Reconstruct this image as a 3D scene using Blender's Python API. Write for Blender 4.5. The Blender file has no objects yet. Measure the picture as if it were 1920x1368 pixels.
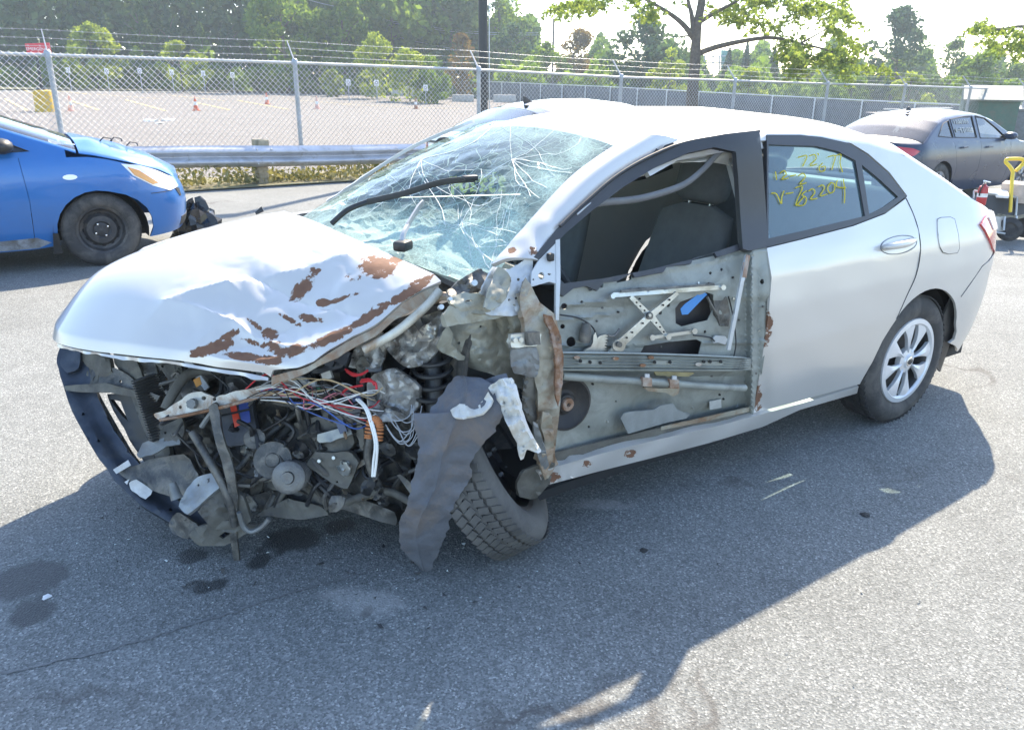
import bpy, bmesh, math, random
import numpy as np
from mathutils import Vector, Matrix, noise
from mathutils.geometry import delaunay_2d_cdt
R = math.radians
random.seed(7)
sc = bpy.context.scene
col = sc.collection
# ---------------------------------------------------------------- camera
CAM = np.array([3.562862, 2.737446, 1.560707]); YAW, PITCH, ROLL, FPX = -2.160452, -0.346853, 0.010573, 1465.87
FW = np.array([math.cos(YAW)*math.cos(PITCH), math.sin(YAW)*math.cos(PITCH), math.sin(PITCH)])
_r = np.cross(FW, [0, 0, 1]); _r /= np.linalg.norm(_r); _u = np.cross(_r, FW)
RT = _r*math.cos(ROLL)+_u*math.sin(ROLL); UP = -_r*math.sin(ROLL)+_u*math.cos(ROLL)
cam = bpy.data.cameras.new('camera'); camo = bpy.data.objects.new('camera', cam); col.objects.link(camo)
m3 = Matrix(((RT[0], UP[0], -FW[0]), (RT[1], UP[1], -FW[1]), (RT[2], UP[2], -FW[2])))
camo.matrix_world = Matrix.Translation(Vector(CAM)) @ m3.to_4x4()
cam.sensor_fit = 'HORIZONTAL'; cam.sensor_width = 36.0; cam.lens = FPX/1920*36.0
cam.clip_start = 0.05; cam.clip_end = 3000
sc.camera = camo
# ---------------------------------------------------------------- light
SUN = Vector((-0.86, -0.62, 1.0)).normalized()
SUN_EL = math.asin(SUN.z); SUN_AZ = math.atan2(SUN.y, SUN.x)
w = bpy.data.worlds.new('World'); sc.world = w; w.use_nodes = True
nt = w.node_tree; nt.nodes.clear()
sky = nt.nodes.new('ShaderNodeTexSky'); sky.sky_type = 'NISHITA'; sky.sun_disc = False
sky.sun_elevation = SUN_EL; sky.sun_rotation = math.pi/2-SUN_AZ
sky.air_density = 1.0; sky.dust_density = 0.7; sky.ozone_density = 1.2
bg = nt.nodes.new('ShaderNodeBackground'); bg.inputs['Strength'].default_value = 0.15
wo = nt.nodes.new('ShaderNodeOutputWorld')
nt.links.new(sky.outputs[0], bg.inputs[0]); nt.links.new(bg.outputs[0], wo.inputs[0])
sl = bpy.data.lights.new('sun', 'SUN'); sl.energy = 4.2; sl.angle = R(0.6); sl.color = (1.0, 0.865, 0.675)
so = bpy.data.objects.new('sun', sl); col.objects.link(so); so.rotation_euler = SUN.to_track_quat('Z', 'Y').to_euler()
sc.view_settings.view_transform = 'Standard'; sc.view_settings.look = 'None'
sc.view_settings.gamma = 1.0; sc.view_settings.use_curve_mapping = False
sc.view_settings.exposure = 1.8
sc.cycles.max_bounces = 5; sc.cycles.diffuse_bounces = 3; sc.cycles.glossy_bounces = 3; sc.cycles.transparent_max_bounces = 16
sc.cycles.use_denoising = True

# ---------------------------------------------------------------- helpers
def ray(px, py):
    return FW*FPX+RT*(px-960)-UP*(py-684)
def onp(px, py, axis, val):                      # pixel ray to an axis plane
    d = ray(px, py); return CAM+d*((val-CAM[axis])/d[axis])
def dep(px, py, t):                              # pixel ray at depth t
    return CAM+ray(px, py)/FPX*t
def ip(x, xs, ys): return float(np.interp(x, xs, ys))
def sstep(a, b, x):
    t = min(1, max(0, (x-a)/(b-a))); return t*t*(3-2*t)
def V(a): return Vector((float(a[0]), float(a[1]), float(a[2])))

def link(o, parent=None):
    col.objects.link(o)
    if parent is not None: o.parent = parent
    return o
def tag(o, label=None, cat=None, group=None, kind=None):
    if label: o['label'] = label
    if cat: o['category'] = cat
    if group: o['group'] = group
    if kind: o['kind'] = kind
    return o
def thing(name, label, cat, loc=(0, 0, 0), rz=0, group=None):
    o = bpy.data.objects.new(name, None); col.objects.link(o); o.location = loc; o.rotation_euler = (0, 0, rz)
    o.empty_display_size = .2
    return tag(o, label, cat, group)
def finish(name, bm, mat, parent=None, smooth=35, kind=None):
    me = bpy.data.meshes.new(name); bm.normal_update(); bm.to_mesh(me); bm.free()
    if smooth:
        me.shade_smooth()
        if smooth < 180: me.set_sharp_from_angle(angle=R(smooth))
    mats = mat if isinstance(mat, (list, tuple)) else [mat]
    for m in mats: me.materials.append(m)
    o = bpy.data.objects.new(name, me); link(o, parent)
    if kind: o['kind'] = kind
    return o
def frm(name, vs, fs, mat, parent=None, smooth=35, kind=None, mi=None):
    me = bpy.data.meshes.new(name); me.from_pydata([tuple(map(float, v)) for v in vs], [], fs); me.update()
    if smooth:
        me.shade_smooth()
        if smooth < 180: me.set_sharp_from_angle(angle=R(smooth))
    mats = mat if isinstance(mat, (list, tuple)) else [mat]
    for m in mats: me.materials.append(m)
    if mi is not None: me.polygons.foreach_set('material_index', mi)
    o = bpy.data.objects.new(name, me); link(o, parent)
    if kind: o['kind'] = kind
    return o
def copy_tree(o, parent=None):
    c = o.copy(); col.objects.link(c); c.parent = parent
    for ch in list(o.children): copy_tree(ch, c)
    return c
# bmesh shape adders
def a_box(bm, c, s, rot=None, bev=0):
    r = bmesh.ops.create_cube(bm, size=1)
    M = Matrix.Translation(Vector(c)) @ (rot.to_4x4() if rot is not None else Matrix()) @ Matrix.Diagonal((s[0], s[1], s[2], 1))
    bmesh.ops.transform(bm, matrix=M, verts=r['verts'])
    if bev:
        es = list({e for v in r['verts'] for e in v.link_edges})
        bmesh.ops.bevel(bm, geom=es, offset=bev, segments=2, affect='EDGES', profile=.5)
def a_tube(bm, pts, rad, seg=8, caps=True, flat=None):
    pts = [V(p) for p in pts]; n = len(pts); rings = []
    rads = rad if isinstance(rad, (list, tuple)) else [rad]*n
    prevN = None
    for i, p in enumerate(pts):
        t = (pts[min(i+1, n-1)]-pts[max(i-1, 0)])
        if t.length < 1e-9: t = Vector((0, 0, 1))
        t.normalize()
        if prevN is None:
            a = Vector((0, 0, 1)) if abs(t.z) < .9 else Vector((1, 0, 0)); nn = t.cross(a).normalized()
        else:
            nn = prevN-t*prevN.dot(t)
            nn = nn.normalized() if nn.length > 1e-6 else t.orthogonal().normalized()
        prevN = nn; b = t.cross(nn)
        f = flat or 1
        rings.append([bm.verts.new(p+(nn*math.cos(k*2*math.pi/seg)*f+b*math.sin(k*2*math.pi/seg))*rads[i]) for k in range(seg)])
    for i in range(n-1):
        for k in range(seg):
            bm.faces.new((rings[i][k], rings[i][(k+1) % seg], rings[i+1][(k+1) % seg], rings[i+1][k]))
    if caps:
        bm.faces.new(list(reversed(rings[0]))); bm.faces.new(rings[-1])
def a_lathe(bm, prof, seg=32, M=None, closed=False):       # prof (r, h) about local z
    M = M or Matrix(); rings = []
    for r, h in prof:
        rings.append([bm.verts.new(M @ Vector((r*math.cos(k*2*math.pi/seg), r*math.sin(k*2*math.pi/seg), h))) for k in range(seg)])
    m = len(prof)
    for i in range(m if closed else m-1):
        A, B = rings[i], rings[(i+1) % m]
        for k in range(seg):
            try: bm.faces.new((A[k], A[(k+1) % seg], B[(k+1) % seg], B[k]))
            except ValueError: pass
def frame_to(p, axis, roll=None):
    z = Vector(axis).normalized(); x = (Vector(roll) if roll else (Vector((0, 0, 1)) if abs(z.z) < .9 else Vector((1, 0, 0))))
    x = (x-z*x.dot(z)).normalized(); y = z.cross(x)
    return Matrix(((x.x, y.x, z.x, p[0]), (x.y, y.y, z.y, p[1]), (x.z, y.z, z.z, p[2]), (0, 0, 0, 1)))
def box_obj(name, c, s, mat, parent=None, rot=None, bev=.004):
    bm = bmesh.new(); a_box(bm, c, s, rot, bev); return finish(name, bm, mat, parent)
def tube_obj(name, pts, rad, mat, parent=None, seg=8, flat=None):
    bm = bmesh.new(); a_tube(bm, pts, rad, seg, True, flat); return finish(name, bm, mat, parent, 50)
def spline(pts, n=8, closed=False):
    pts = [np.array(p, float) for p in pts]; out = []; m = len(pts)
    for i in range(m if closed else m-1):
        if closed: a, b, c, d = pts[(i-1) % m], pts[i], pts[(i+1) % m], pts[(i+2) % m]
        else: a, b, c, d = pts[max(i-1, 0)], pts[i], pts[i+1], pts[min(i+2, m-1)]
        for k in range(n):
            t = k/n
            out.append(.5*((2*b)+(-a+c)*t+(2*a-5*b+4*c-d)*t*t+(-a+3*b-3*c+d)*t**3))
    if not closed: out.append(pts[-1])
    return out
def organic(pts, n=3, rag=1.2, seed=1):
    """ragged torn outline that keeps its corners"""
    rr = random.Random(seed); sm = spline(pts, n, True); m = len(pts); out = []
    for i in range(m):
        a = np.array(pts[i], float); b = np.array(pts[(i+1) % m], float)
        for k in range(n):
            q = .6*(a+(b-a)*k/n)+.4*sm[i*n+k]; out.append(tuple(float(c)+(rr.uniform(-rag, rag) if j < 2 else 0) for j, c in enumerate(q)))
    return out
def inside(pt, poly):
    x, y = pt; c = False; n = len(poly); j = n-1
    for i in range(n):
        xi, yi = poly[i]; xj, yj = poly[j]
        if (yi > y) != (yj > y) and x < (xj-xi)*(y-yi)/(yj-yi)+xi: c = not c
        j = i
    return c
def resample(poly, step):
    out = []; n = len(poly)
    for i in range(n):
        a = np.array(poly[i], float); b = np.array(poly[(i+1) % n], float); k = max(1, int(np.linalg.norm(b-a)/step))
        for j in range(k): out.append(a+(b-a)*j/k)
    return out
def cdt(outline, holes=(), step=8., jitter=.15, seed=1):
    """triangulate an outline with holes and interior points -> (verts2d, tris)"""
    rnd = random.Random(seed)
    loops = [resample(outline, step)]+[resample(h, step*.7) for h in holes]
    vs = []; es = []
    for lp in loops:
        b = len(vs); vs += [Vector((p[0], p[1])) for p in lp]; es += [(b+i, b+(i+1) % len(lp)) for i in range(len(lp))]
    arr = np.array([[v.x, v.y] for v in vs])
    x0, y0 = arr.min(0); x1, y1 = arr.max(0)
    y = y0+step*.5; row = 0
    while y < y1:
        x = x0+step*(.5 if row % 2 else 0)
        while x < x1:
            q = (x+rnd.uniform(-1, 1)*step*jitter, y+rnd.uniform(-1, 1)*step*jitter)
            if inside(q, outline) and not any(inside(q, h) for h in holes):
                if np.min((arr[:, 0]-q[0])**2+(arr[:, 1]-q[1])**2) > (.45*step)**2: vs.append(Vector(q))
            x += step
        y += step*.87; row += 1
    V2, E2, F2, *_ = delaunay_2d_cdt(vs, es, [], 0, 1e-6)
    tris = []
    for f in F2:
        c = sum((V2[i] for i in f), Vector((0, 0)))/len(f)
        if inside(c, outline) and not any(inside(c, h) for h in holes): tris.append(list(f))
    return V2, tris
def sheet(name, outline, holes, fn, step, thick, mat, parent=None, smooth=35, jitter=.15, toward=None, seed=1, mean=False):
    """outline in any 2-D space, fn maps 2-D -> 3-D; thick = sheet thickness away from `toward` (camera by default)"""
    V2, T = cdt(outline, holes, step, jitter, seed)
    P = [V(fn(v.x, v.y)) for v in V2]
    bm = bmesh.new(); bv = [bm.verts.new(p) for p in P]; fl = []
    for t in T:
        try: fl.append(bm.faces.new([bv[i] for i in t]))
        except ValueError: pass
    loose = [v for v in bv if not v.link_faces]
    bmesh.ops.delete(bm, geom=loose, context='VERTS')
    bm.normal_update()
    tgt = Vector(CAM) if toward is None else Vector(toward)
    s = sum((f.normal.dot(tgt-f.calc_center_median())*f.calc_area() for f in bm.faces))
    if s < 0: bmesh.ops.reverse_faces(bm, faces=bm.faces[:])
    if thick: thicken(bm, thick, mean)
    return finish(name, bm, mat, parent, smooth)
def thicken(bm, t, mean=False):
    bm.normal_update()
    mn = Vector((0, 0, 0))
    for f in bm.faces: mn += f.normal*f.calc_area()
    mn.normalize()
    vs = bm.verts[:]; fs = bm.faces[:]; be = [e for e in bm.edges if len(e.link_faces) == 1]
    mp = {v: bm.verts.new(v.co-(mn if mean else v.normal)*t) for v in vs}
    for e in be:
        f = e.link_faces[0]; a, b = e.verts
        lp = [l for l in f.loops if l.edge == e][0]
        a = lp.vert; b = lp.link_loop_next.vert
        try: bm.faces.new((b, a, mp[a], mp[b]))
        except ValueError: pass
    for f in fs:
        try: bm.faces.new([mp[v] for v in reversed(f.verts)])
        except ValueError: pass
def grid(name, fn, nu, nv, mat, parent=None, thick=0, smooth=35, flip=False, toward=None):
    bm = bmesh.new(); vs = [[bm.verts.new(V(fn(i/nu, j/nv))) for j in range(nv+1)] for i in range(nu+1)]
    for i in range(nu):
        for j in range(nv):
            q = (vs[i][j], vs[i+1][j], vs[i+1][j+1], vs[i][j+1])
            try: bm.faces.new(q)
            except ValueError: pass
    bm.normal_update()
    if toward is not None:
        s = sum((f.normal.dot(Vector(toward)-f.calc_center_median())*f.calc_area() for f in bm.faces))
        if s < 0: bmesh.ops.reverse_faces(bm, faces=bm.faces[:])
    elif flip: bmesh.ops.reverse_faces(bm, faces=bm.faces[:])
    if thick: thicken(bm, thick)
    return finish(name, bm, mat, parent, smooth)
def nz(p, s=1.0, seed=0.0): return noise.noise(Vector((p[0]*s+seed, p[1]*s-seed*.7, p[2]*s+seed*1.3)))

# ---------------------------------------------------------------- materials
MATS = {}
class NB:
    def __init__(s, name):
        s.m = bpy.data.materials.new(name); s.m.use_nodes = True; s.t = s.m.node_tree; s.t.nodes.clear()
        s.out = s.t.nodes.new('ShaderNodeOutputMaterial')
    def n(s, typ, **kw):
        nd = s.t.nodes.new('ShaderNode'+typ)
        for k, v in kw.items():
            if k.startswith('_'): setattr(nd, k[1:], v)
            else:
                key = int(k[1:]) if k[0] == 'i' and k[1:].isdigit() else k.replace('__', ' ')
                if isinstance(v, bpy.types.NodeSocket): s.t.links.new(v, nd.inputs[key])
                else: nd.inputs[key].default_value = v
        return nd
    def l(s, a, b): s.t.links.new(a, b)
    def co(s, kind='Object'): return s.n('TexCoord').outputs[kind]
    def noise(s, vec, scale, det=4, rough=.6, dist=0):
        return s.n('TexNoise', Vector=vec, Scale=scale, Detail=det, Roughness=rough, Distortion=dist).outputs['Fac']
    def ramp(s, fac, stops, interp='LINEAR'):
        r = s.n('ValToRGB', Fac=fac); e = r.color_ramp; e.interpolation = interp
        while len(e.elements) < len(stops): e.elements.new(.5)
        for el, (p, c) in zip(e.elements, stops):
            el.position = p; el.color = (c, c, c, 1) if isinstance(c, (int, float)) else (*c, 1)
        return r.outputs[0]
    def mixc(s, fac, a, b, mode='MIX'):
        m = s.t.nodes.new('ShaderNodeMix'); m.data_type = 'RGBA'; m.blend_type = mode
        for sock, v in ((m.inputs[0], fac), (m.inputs[6], a), (m.inputs[7], b)):
            if isinstance(v, bpy.types.NodeSocket): s.l(v, sock)
            elif isinstance(v, (int, float)): sock.default_value = v if sock == m.inputs[0] else (v, v, v, 1)
            else: sock.default_value = (*v, 1)
        return m.outputs[2]
    def math(s, op, a, b=None, c=None, clamp=False):
        m = s.n('Math'); m.operation = op; m.use_clamp = clamp
        for i, v in enumerate((a, b, c)):
            if v is None: continue
            if isinstance(v, bpy.types.NodeSocket): s.l(v, m.inputs[i])
            else: m.inputs[i].default_value = v
        return m.outputs[0]
    def bsdf(s, **kw):
        b = s.n('BsdfPrincipled', **kw); return b
    def bump(s, h, strength=.3, dist=.01):
        return s.n('Bump', Height=h, Strength=strength, Distance=dist).outputs[0]
    def end(s, shader):
        s.l(shader if isinstance(shader, bpy.types.NodeSocket) else shader.outputs[0], s.out.inputs[0]); return s.m
def c3(c): return (c[0], c[1], c[2], 1)
def mat(name, base, rough=.5, metal=0., var=.25, scale=12., bump=.0, bscale=60., coat=0., dirt=None, dirt_amt=.4, dirt_scale=5., spec=.5):
    if name in MATS: return MATS[name]
    b = NB(name); v = b.co()
    n1 = b.noise(v, scale, 5, .65)
    colr = b.mixc(b.ramp(n1, [(.3, 0.), (.7, 1.)]), tuple(x*(1-var) for x in base), tuple(min(1, x*(1+var*.6)) for x in base))
    if dirt is not None:
        n2 = b.noise(v, dirt_scale, 6, .7, .6)
        colr = b.mixc(b.ramp(n2, [(.62-dirt_amt*.35, 0.), (.72-dirt_amt*.15, 1.)]), colr, dirt)
    r = b.math('ADD', b.math('MULTIPLY', n1, .25), rough-.12, clamp=True)
    p = b.bsdf(Base__Color=colr, Roughness=r, Metallic=metal, Coat__Weight=coat, Coat__Roughness=.08)
    p.inputs['Specular IOR Level'].default_value = spec
    if bump:
        b.l(b.bump(b.noise(v, bscale, 5, .6), bump, .01), p.inputs['Normal'])
    MATS[name] = b.end(p); return MATS[name]
def glass(name, tint, refl=.9, rough=.02, body=0., bodycol=(.5, .6, .65)):
    if name in MATS: return MATS[name]
    b = NB(name)
    tr = b.n('BsdfTransparent', Color=c3(tint)); gl = b.n('BsdfGlossy', Color=(refl, refl, refl, 1), Roughness=rough)
    fr = b.n('Fresnel', IOR=1.52)
    base = tr.outputs[0]
    if body:
        df = b.n('BsdfDiffuse', Color=c3(bodycol)); base = b.n('MixShader', i0=body, i1=base, i2=df.outputs[0]).outputs[0]
    mx = b.n('MixShader', i0=b.math('MULTIPLY', fr.outputs[0], 1.6, clamp=True), i1=base, i2=gl.outputs[0])
    MATS[name] = b.end(mx); return MATS[name]
# ================================================================ SETTING
def gz(x, y):
    f = ip(-y, [0, 4, 10.5, 23, 60, 90], [.6, 1.2, .75, 1.25, .3, 0.])
    return -.02*max(0., -x-2.5)*f+.0115*min(45., max(0., -y-40.))
def gpt(px, py):                                  # pixel ray to the uneven ground
    z = 0.
    for _ in range(30):
        p = onp(px, py, 2, z); z = .5*z+.5*gz(p[0], p[1])
    return p
def m_asphalt():
    b = NB('asphalt'); v = b.co()
    vor = b.n('TexVoronoi', Vector=v, Scale=170.); 
    st = b.ramp(b.n('TexWhiteNoise', Vector=vor.outputs['Position']).outputs['Value'], [(0., (.126, .132, .130)), (.35, (.175, .184, .181)), (.7, (.222, .233, .229)), (.93, (.28, .29, .284)), (1., (.41, .42, .405))])
    big = b.noise(v, .55, 5, .6); mid = b.noise(v, 3.5, 5, .65)
    c = b.mixc(b.ramp(mid, [(.3, 0.), (.75, 1.)]), st, b.mixc(1., st, (.82, .82, .82), 'MULTIPLY'))
    c = b.mixc(b.ramp(big, [(.35, 0.), (.7, 1.)]), c, b.mixc(1., c, (.76, .76, .76), 'MULTIPLY'))
    # cracks, light and dark specks
    vm = b.n('Mapping', Vector=v, Scale=(1, 1, 0.)).outputs[0]
    wv = b.n('VectorMath', i0=vm, i1=b.n('TexNoise', Vector=vm, Scale=2.2, Detail=5.).outputs['Color']); wv.operation = 'ADD'
    ck = b.n('TexVoronoi', Vector=wv.outputs[0], Scale=.33, _feature='DISTANCE_TO_EDGE').outputs['Distance']
    ckm = b.math('MULTIPLY', b.ramp(ck, [(0., .75), (.012, 0.)]), b.ramp(b.noise(v, .9, 3), [(.52, 0.), (.62, 1.)]))
    c = b.mixc(ckm, c, (.075, .07, .066))
    att = b.n('Attribute', _attribute_name='stain')
    sm = b.math('ADD', att.outputs['Fac'], b.math('MULTIPLY', b.math('SUBTRACT', b.noise(v, 14., 5, .7), .5), .55))
    smk = b.ramp(sm, [(.42, 0.), (.60, 1.)])
    c = b.mixc(b.math('MULTIPLY', smk, .8), c, (.03, .031, .03))
    att2 = b.n('Attribute', _attribute_name='scuff')
    sc2 = b.ramp(b.math('ADD', att2.outputs['Fac'], b.math('MULTIPLY', b.math('SUBTRACT', b.noise(v, 22., 5, .8), .5), .9)), [(.45, 0.), (.8, 1.)])
    c = b.mixc(b.math('MULTIPLY', sc2, .4), c, (.42, .41, .39))
    rg = b.math('SUBTRACT', .92, b.math('MULTIPLY', smk, .45))
    p = b.bsdf(Base__Color=c, Roughness=rg)
    p.inputs['Specular IOR Level'].default_value = .35
    h = b.math('ADD', vor.outputs['Distance'], b.math('MULTIPLY', b.noise(v, 60., 4), .6))
    b.l(b.n('Bump', Height=h, Strength=.75, Distance=.006, Invert=None).outputs[0] if False else b.bump(h, .5, .005), p.inputs['Normal'])
    return b.end(p)
M_ASPH = m_asphalt()
xs = np.concatenate([np.arange(-140, -40, 5.), np.arange(-40, -4, 1.5), np.arange(-4, 1.2, .4), np.arange(1.2, 4.6, .05), np.arange(4.6, 9, .6), np.arange(9, 61, 8.)])
ys = np.concatenate([np.arange(-170, -40, 5.), np.arange(-40, -5, 1.5), np.arange(-5, -1.2, .4), np.arange(-1.2, 2.6, .05), np.arange(2.6, 6, .6), np.arange(6, 31, 6.)])
gv = [(x, y, gz(x, y)) for x in xs for y in ys]; ny = len(ys)
gf = [(i*ny+j, (i+1)*ny+j, (i+1)*ny+j+1, i*ny+j+1) for i in range(len(xs)-1) for j in range(ny-1)]
ground = tag(frm('ground', gv, gf, M_ASPH, None, 180), kind='structure')
# oil and coolant stains (their own shapes), white scrape marks
ST = [(550, 1010, .11, .05), (360, 1042, .06, .03), (485, 1052, .05, .03), (388, 1098, .085, .024), (55, 1085, .12, .07), (60, 1150, .07, .04), (640, 985, .06, .03), (690, 1150, .02, .02), (1622, 965, .012, .02), (1205, 1030, .012, .02), (1890, 830, .05, .03), (285, 1092, .02, .015)]
SC = [(1850, 716, .20, .02), (1740, 790, .14, .05), (700, 1130, .12, .05), (1130, 945, .16, .03), (640, 1115, .09, .03)]
def addattr(o, nm, spots):
    a = o.data.attributes.new(nm, 'FLOAT', 'POINT'); co = np.zeros(len(o.data.vertices)*3); o.data.vertices.foreach_get('co', co); co = co.reshape(-1, 3)
    val = np.zeros(len(co))
    e = np.array([-.831, .556]); f = np.array([-.556, -.831])
    for px, py, rl, rf in spots:
        g = onp(px, py, 2, 0.)[:2]; d = co[:, :2]-g
        val = np.maximum(val, np.clip(1.25-np.sqrt((d@e/rl)**2+(d@f/rf/1.6)**2)*.75, 0, 1))
    a.data.foreach_set('value', val)
addattr(ground, 'stain', ST); addattr(ground, 'scuff', SC)

M_GRASSB = mat('dry_grass_soil', (.23, .20, .11), .95, var=.5, scale=6, bump=.6, bscale=30, dirt=(.13, .15, .06), dirt_scale=3)
def strip(name, pts, m, dz=.03, n=40):            # ribbon of two rails following the ground
    A, B = pts; vs = []; fs = []
    for i in range(n+1):
        t = i/n
        for q in (A, B):
            x = q[0][0]+(q[1][0]-q[0][0])*t; y = q[0][1]+(q[1][1]-q[0][1])*t; vs.append((x, y, gz(x, y)+dz))
    fs = [(2*i, 2*i+1, 2*i+3, 2*i+2) for i in range(n)]
    return frm(name, vs, fs, m, None, 180)
verge = tag(strip('verge', (((14, -9.55), (-60, -9.55)), ((14, -11.1), (-60, -11.1))), M_GRASSB, .02, 60), kind='structure')
fl_v = []; fl_f = []; FXS = np.arange(40, -37.4, -3.); FYS = np.concatenate([np.arange(-11.1, -40, -2.4), np.arange(-40, -79, -3.)])
for x in FXS:
    for y in FYS: fl_v.append((x, y, gz(x, y)+.012))
nF = len(FYS); fl_f = [(i*nF+j, i*nF+j+1, (i+1)*nF+j+1, (i+1)*nF+j) for i in range(len(FXS)-1) for j in range(nF-1)]
far_lot = tag(frm('far_lot', fl_v, fl_f, mat('worn_asphalt', (.14, .128, .12), .95, var=.12, scale=1.2, bump=.3, bscale=30, dirt=(.118, .108, .102), dirt_amt=.3, dirt_scale=.25), None, 180), kind='structure')
# sealed crack across the near lot
ck = spline([onp(a, b_, 2, 0.) for a, b_ in [(-20, 1268), (120, 1238), (260, 1204), (330, 1180), (430, 1150), (520, 1118), (620, 1092), (720, 1062)]], 10); cv = []; rk = random.Random(4)
for i, q in enumerate(ck):
    h_ = .002+.003*rk.random(); o_ = rk.gauss(0, .004); cv += [(q[0]-.5*h_, q[1]+h_+o_, .004), (q[0]+.5*h_, q[1]-h_+o_, .004)]
tag(frm('pavement_crack', cv, [(2*i, 2*i+1, 2*i+3, 2*i+2) for i in range(len(ck)-1)], mat('crack_dark', (.165, .168, .168), .95, var=.4, scale=30), None, 180), kind='structure')
# forest floor beyond the far lot
vs = []; n = 40
FE = [(60, -84), (20, -82), (3, -80), (-14, -79), (-25, -72), (-34, -70), (-37.6, -62), (-37.8, -20), (-60, -20), (-140, -20)]
for i in range(len(FE)):
    x, y = FE[i]; vs.append((x, y, gz(x, y)+.12))
    x2, y2 = (x-35 if x < -25 else x*1.4, -165 if i < 8 else -160); vs.append((x2, y2, gz(x2, y2)+.12+.5))
ffl = tag(frm('forest_floor', vs, [(2*i, 2*i+1, 2*i+3, 2*i+2) for i in range(len(FE)-1)], mat('forest_soil', (.12, .12, .06), .95, var=.5, scale=.6, bump=.5, bscale=4), None, 180), kind='structure')

# --- foliage
def leafmat(name, c1, c2, trans=.45):
    if name in MATS: return MATS[name]
    b = NB(name); v = b.co(); n = b.noise(v, .9, 4, .6)
    gi = b.n('NewGeometry').outputs['Random Per Island']
    c = b.mixc(b.ramp(b.math('ADD', b.math('MULTIPLY', n, .6), b.math('MULTIPLY', gi, .45)), [(.25, 0.), (.75, 1.)]), c1, c2)
    d = b.n('BsdfDiffuse', Color=c); t = b.n('BsdfTranslucent', Color=b.mixc(1., c, (1.25, 1.2, .55), 'MULTIPLY'))
    mx = b.n('MixShader', i0=trans, i1=d.outputs[0], i2=t.outputs[0])
    MATS[name] = b.end(mx); return MATS[name]
LF_GREEN = leafmat('leaf_green', (.08, .15, .035), (.17, .25, .06), .5)
LF_LIME = leafmat('leaf_lime', (.16, .23, .05), (.30, .36, .08), .5)
LF_DARK = leafmat('leaf_dark', (.055, .11, .045), (.12, .19, .075), .5)
LF_BLUE = leafmat('leaf_bluegreen', (.04, .085, .055), (.085, .14, .08), .35)
LF_RUST = leafmat('leaf_rust', (.14, .09, .045), (.2, .15, .07))
LF_YEL = leafmat('leaf_yellowgreen', (.12, .19, .06), (.25, .31, .10), .5)
BARK = mat('bark', (.13, .105, .085), .95, var=.4, scale=9, bump=.8, bscale=25)
def leaf_mesh(name, cen, sz, mt, parent, seed, aspect=1.6, up=.3):
    r = np.random.default_rng(seed); n = len(cen)
    d = r.normal(size=(n, 3)); d /= np.linalg.norm(d, axis=1)[:, None]
    k = r.normal(size=(n, 3)); k[:, 2] += up; k -= d*(k*d).sum(1)[:, None]; k /= np.linalg.norm(k, axis=1)[:, None]+1e-9
    s = sz*(.6+.8*r.random(n))[:, None]
    a = cen-d*s*aspect*.5; b = cen+k*s*.5; c = cen+d*s*aspect*.5; e = cen-k*s*.5
    co = np.stack([a, b, c, e], 1).reshape(-1, 3)
    me = bpy.data.meshes.new(name); me.vertices.add(4*n); me.vertices.foreach_set('co', co.ravel())
    me.loops.add(4*n); me.loops.foreach_set('vertex_index', np.arange(4*n, dtype=np.int32))
    me.polygons.add(n); me.polygons.foreach_set('loop_start', np.arange(0, 4*n, 4, dtype=np.int32))
    me.update(calc_edges=True); me.materials.append(mt)
    o = bpy.data.objects.new(name, me); link(o, parent); return o
def clumps(r, h, rx, kind, n, base=.12):
    """leaf centres for a crown of height h and radius rx standing on z=0"""
    if kind == 'conifer':
        z = h*(base+(1-base)*r.random(n)**.85); lay = np.floor(z/(h*.055))
        fr = (z/(h*.055)-lay); rad = rx*(1-z/h)**.85*(1.08-.42*fr)*(.25+.75*r.random(n)**.5)
        a = r.random(n)*6.283; lob = 1+.22*np.sin(a*5+lay*2.1)
        return np.stack([rad*lob*np.cos(a), rad*lob*np.sin(a), z-.12*rad], 1)
    K = 46 if kind != 'bush' else 26
    th = r.random(K)*6.283; u = r.random(K)**.42; zz = r.random(K)
    prof = np.sin(np.clip(.12+zz*.9, 0, 1)*math.pi)**.62 if kind != 'column' else np.clip(1.15-zz**3, .2, 1)*.9
    c = np.stack([rx*u*prof*np.cos(th), rx*u*prof*np.sin(th), h*(base+(1-base)*zz*.94)], 1)
    w = (.16+.16*r.random(K))*min(rx, h*.4)
    k = r.integers(0, K, n)
    v = r.normal(size=(n, 3)); v /= np.linalg.norm(v, axis=1)[:, None]; v *= (w[k]*(.55+.5*r.random(n)**.6)*1.25)[:, None]
    v[:, 2] *= .75
    return c[k]+v
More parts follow.
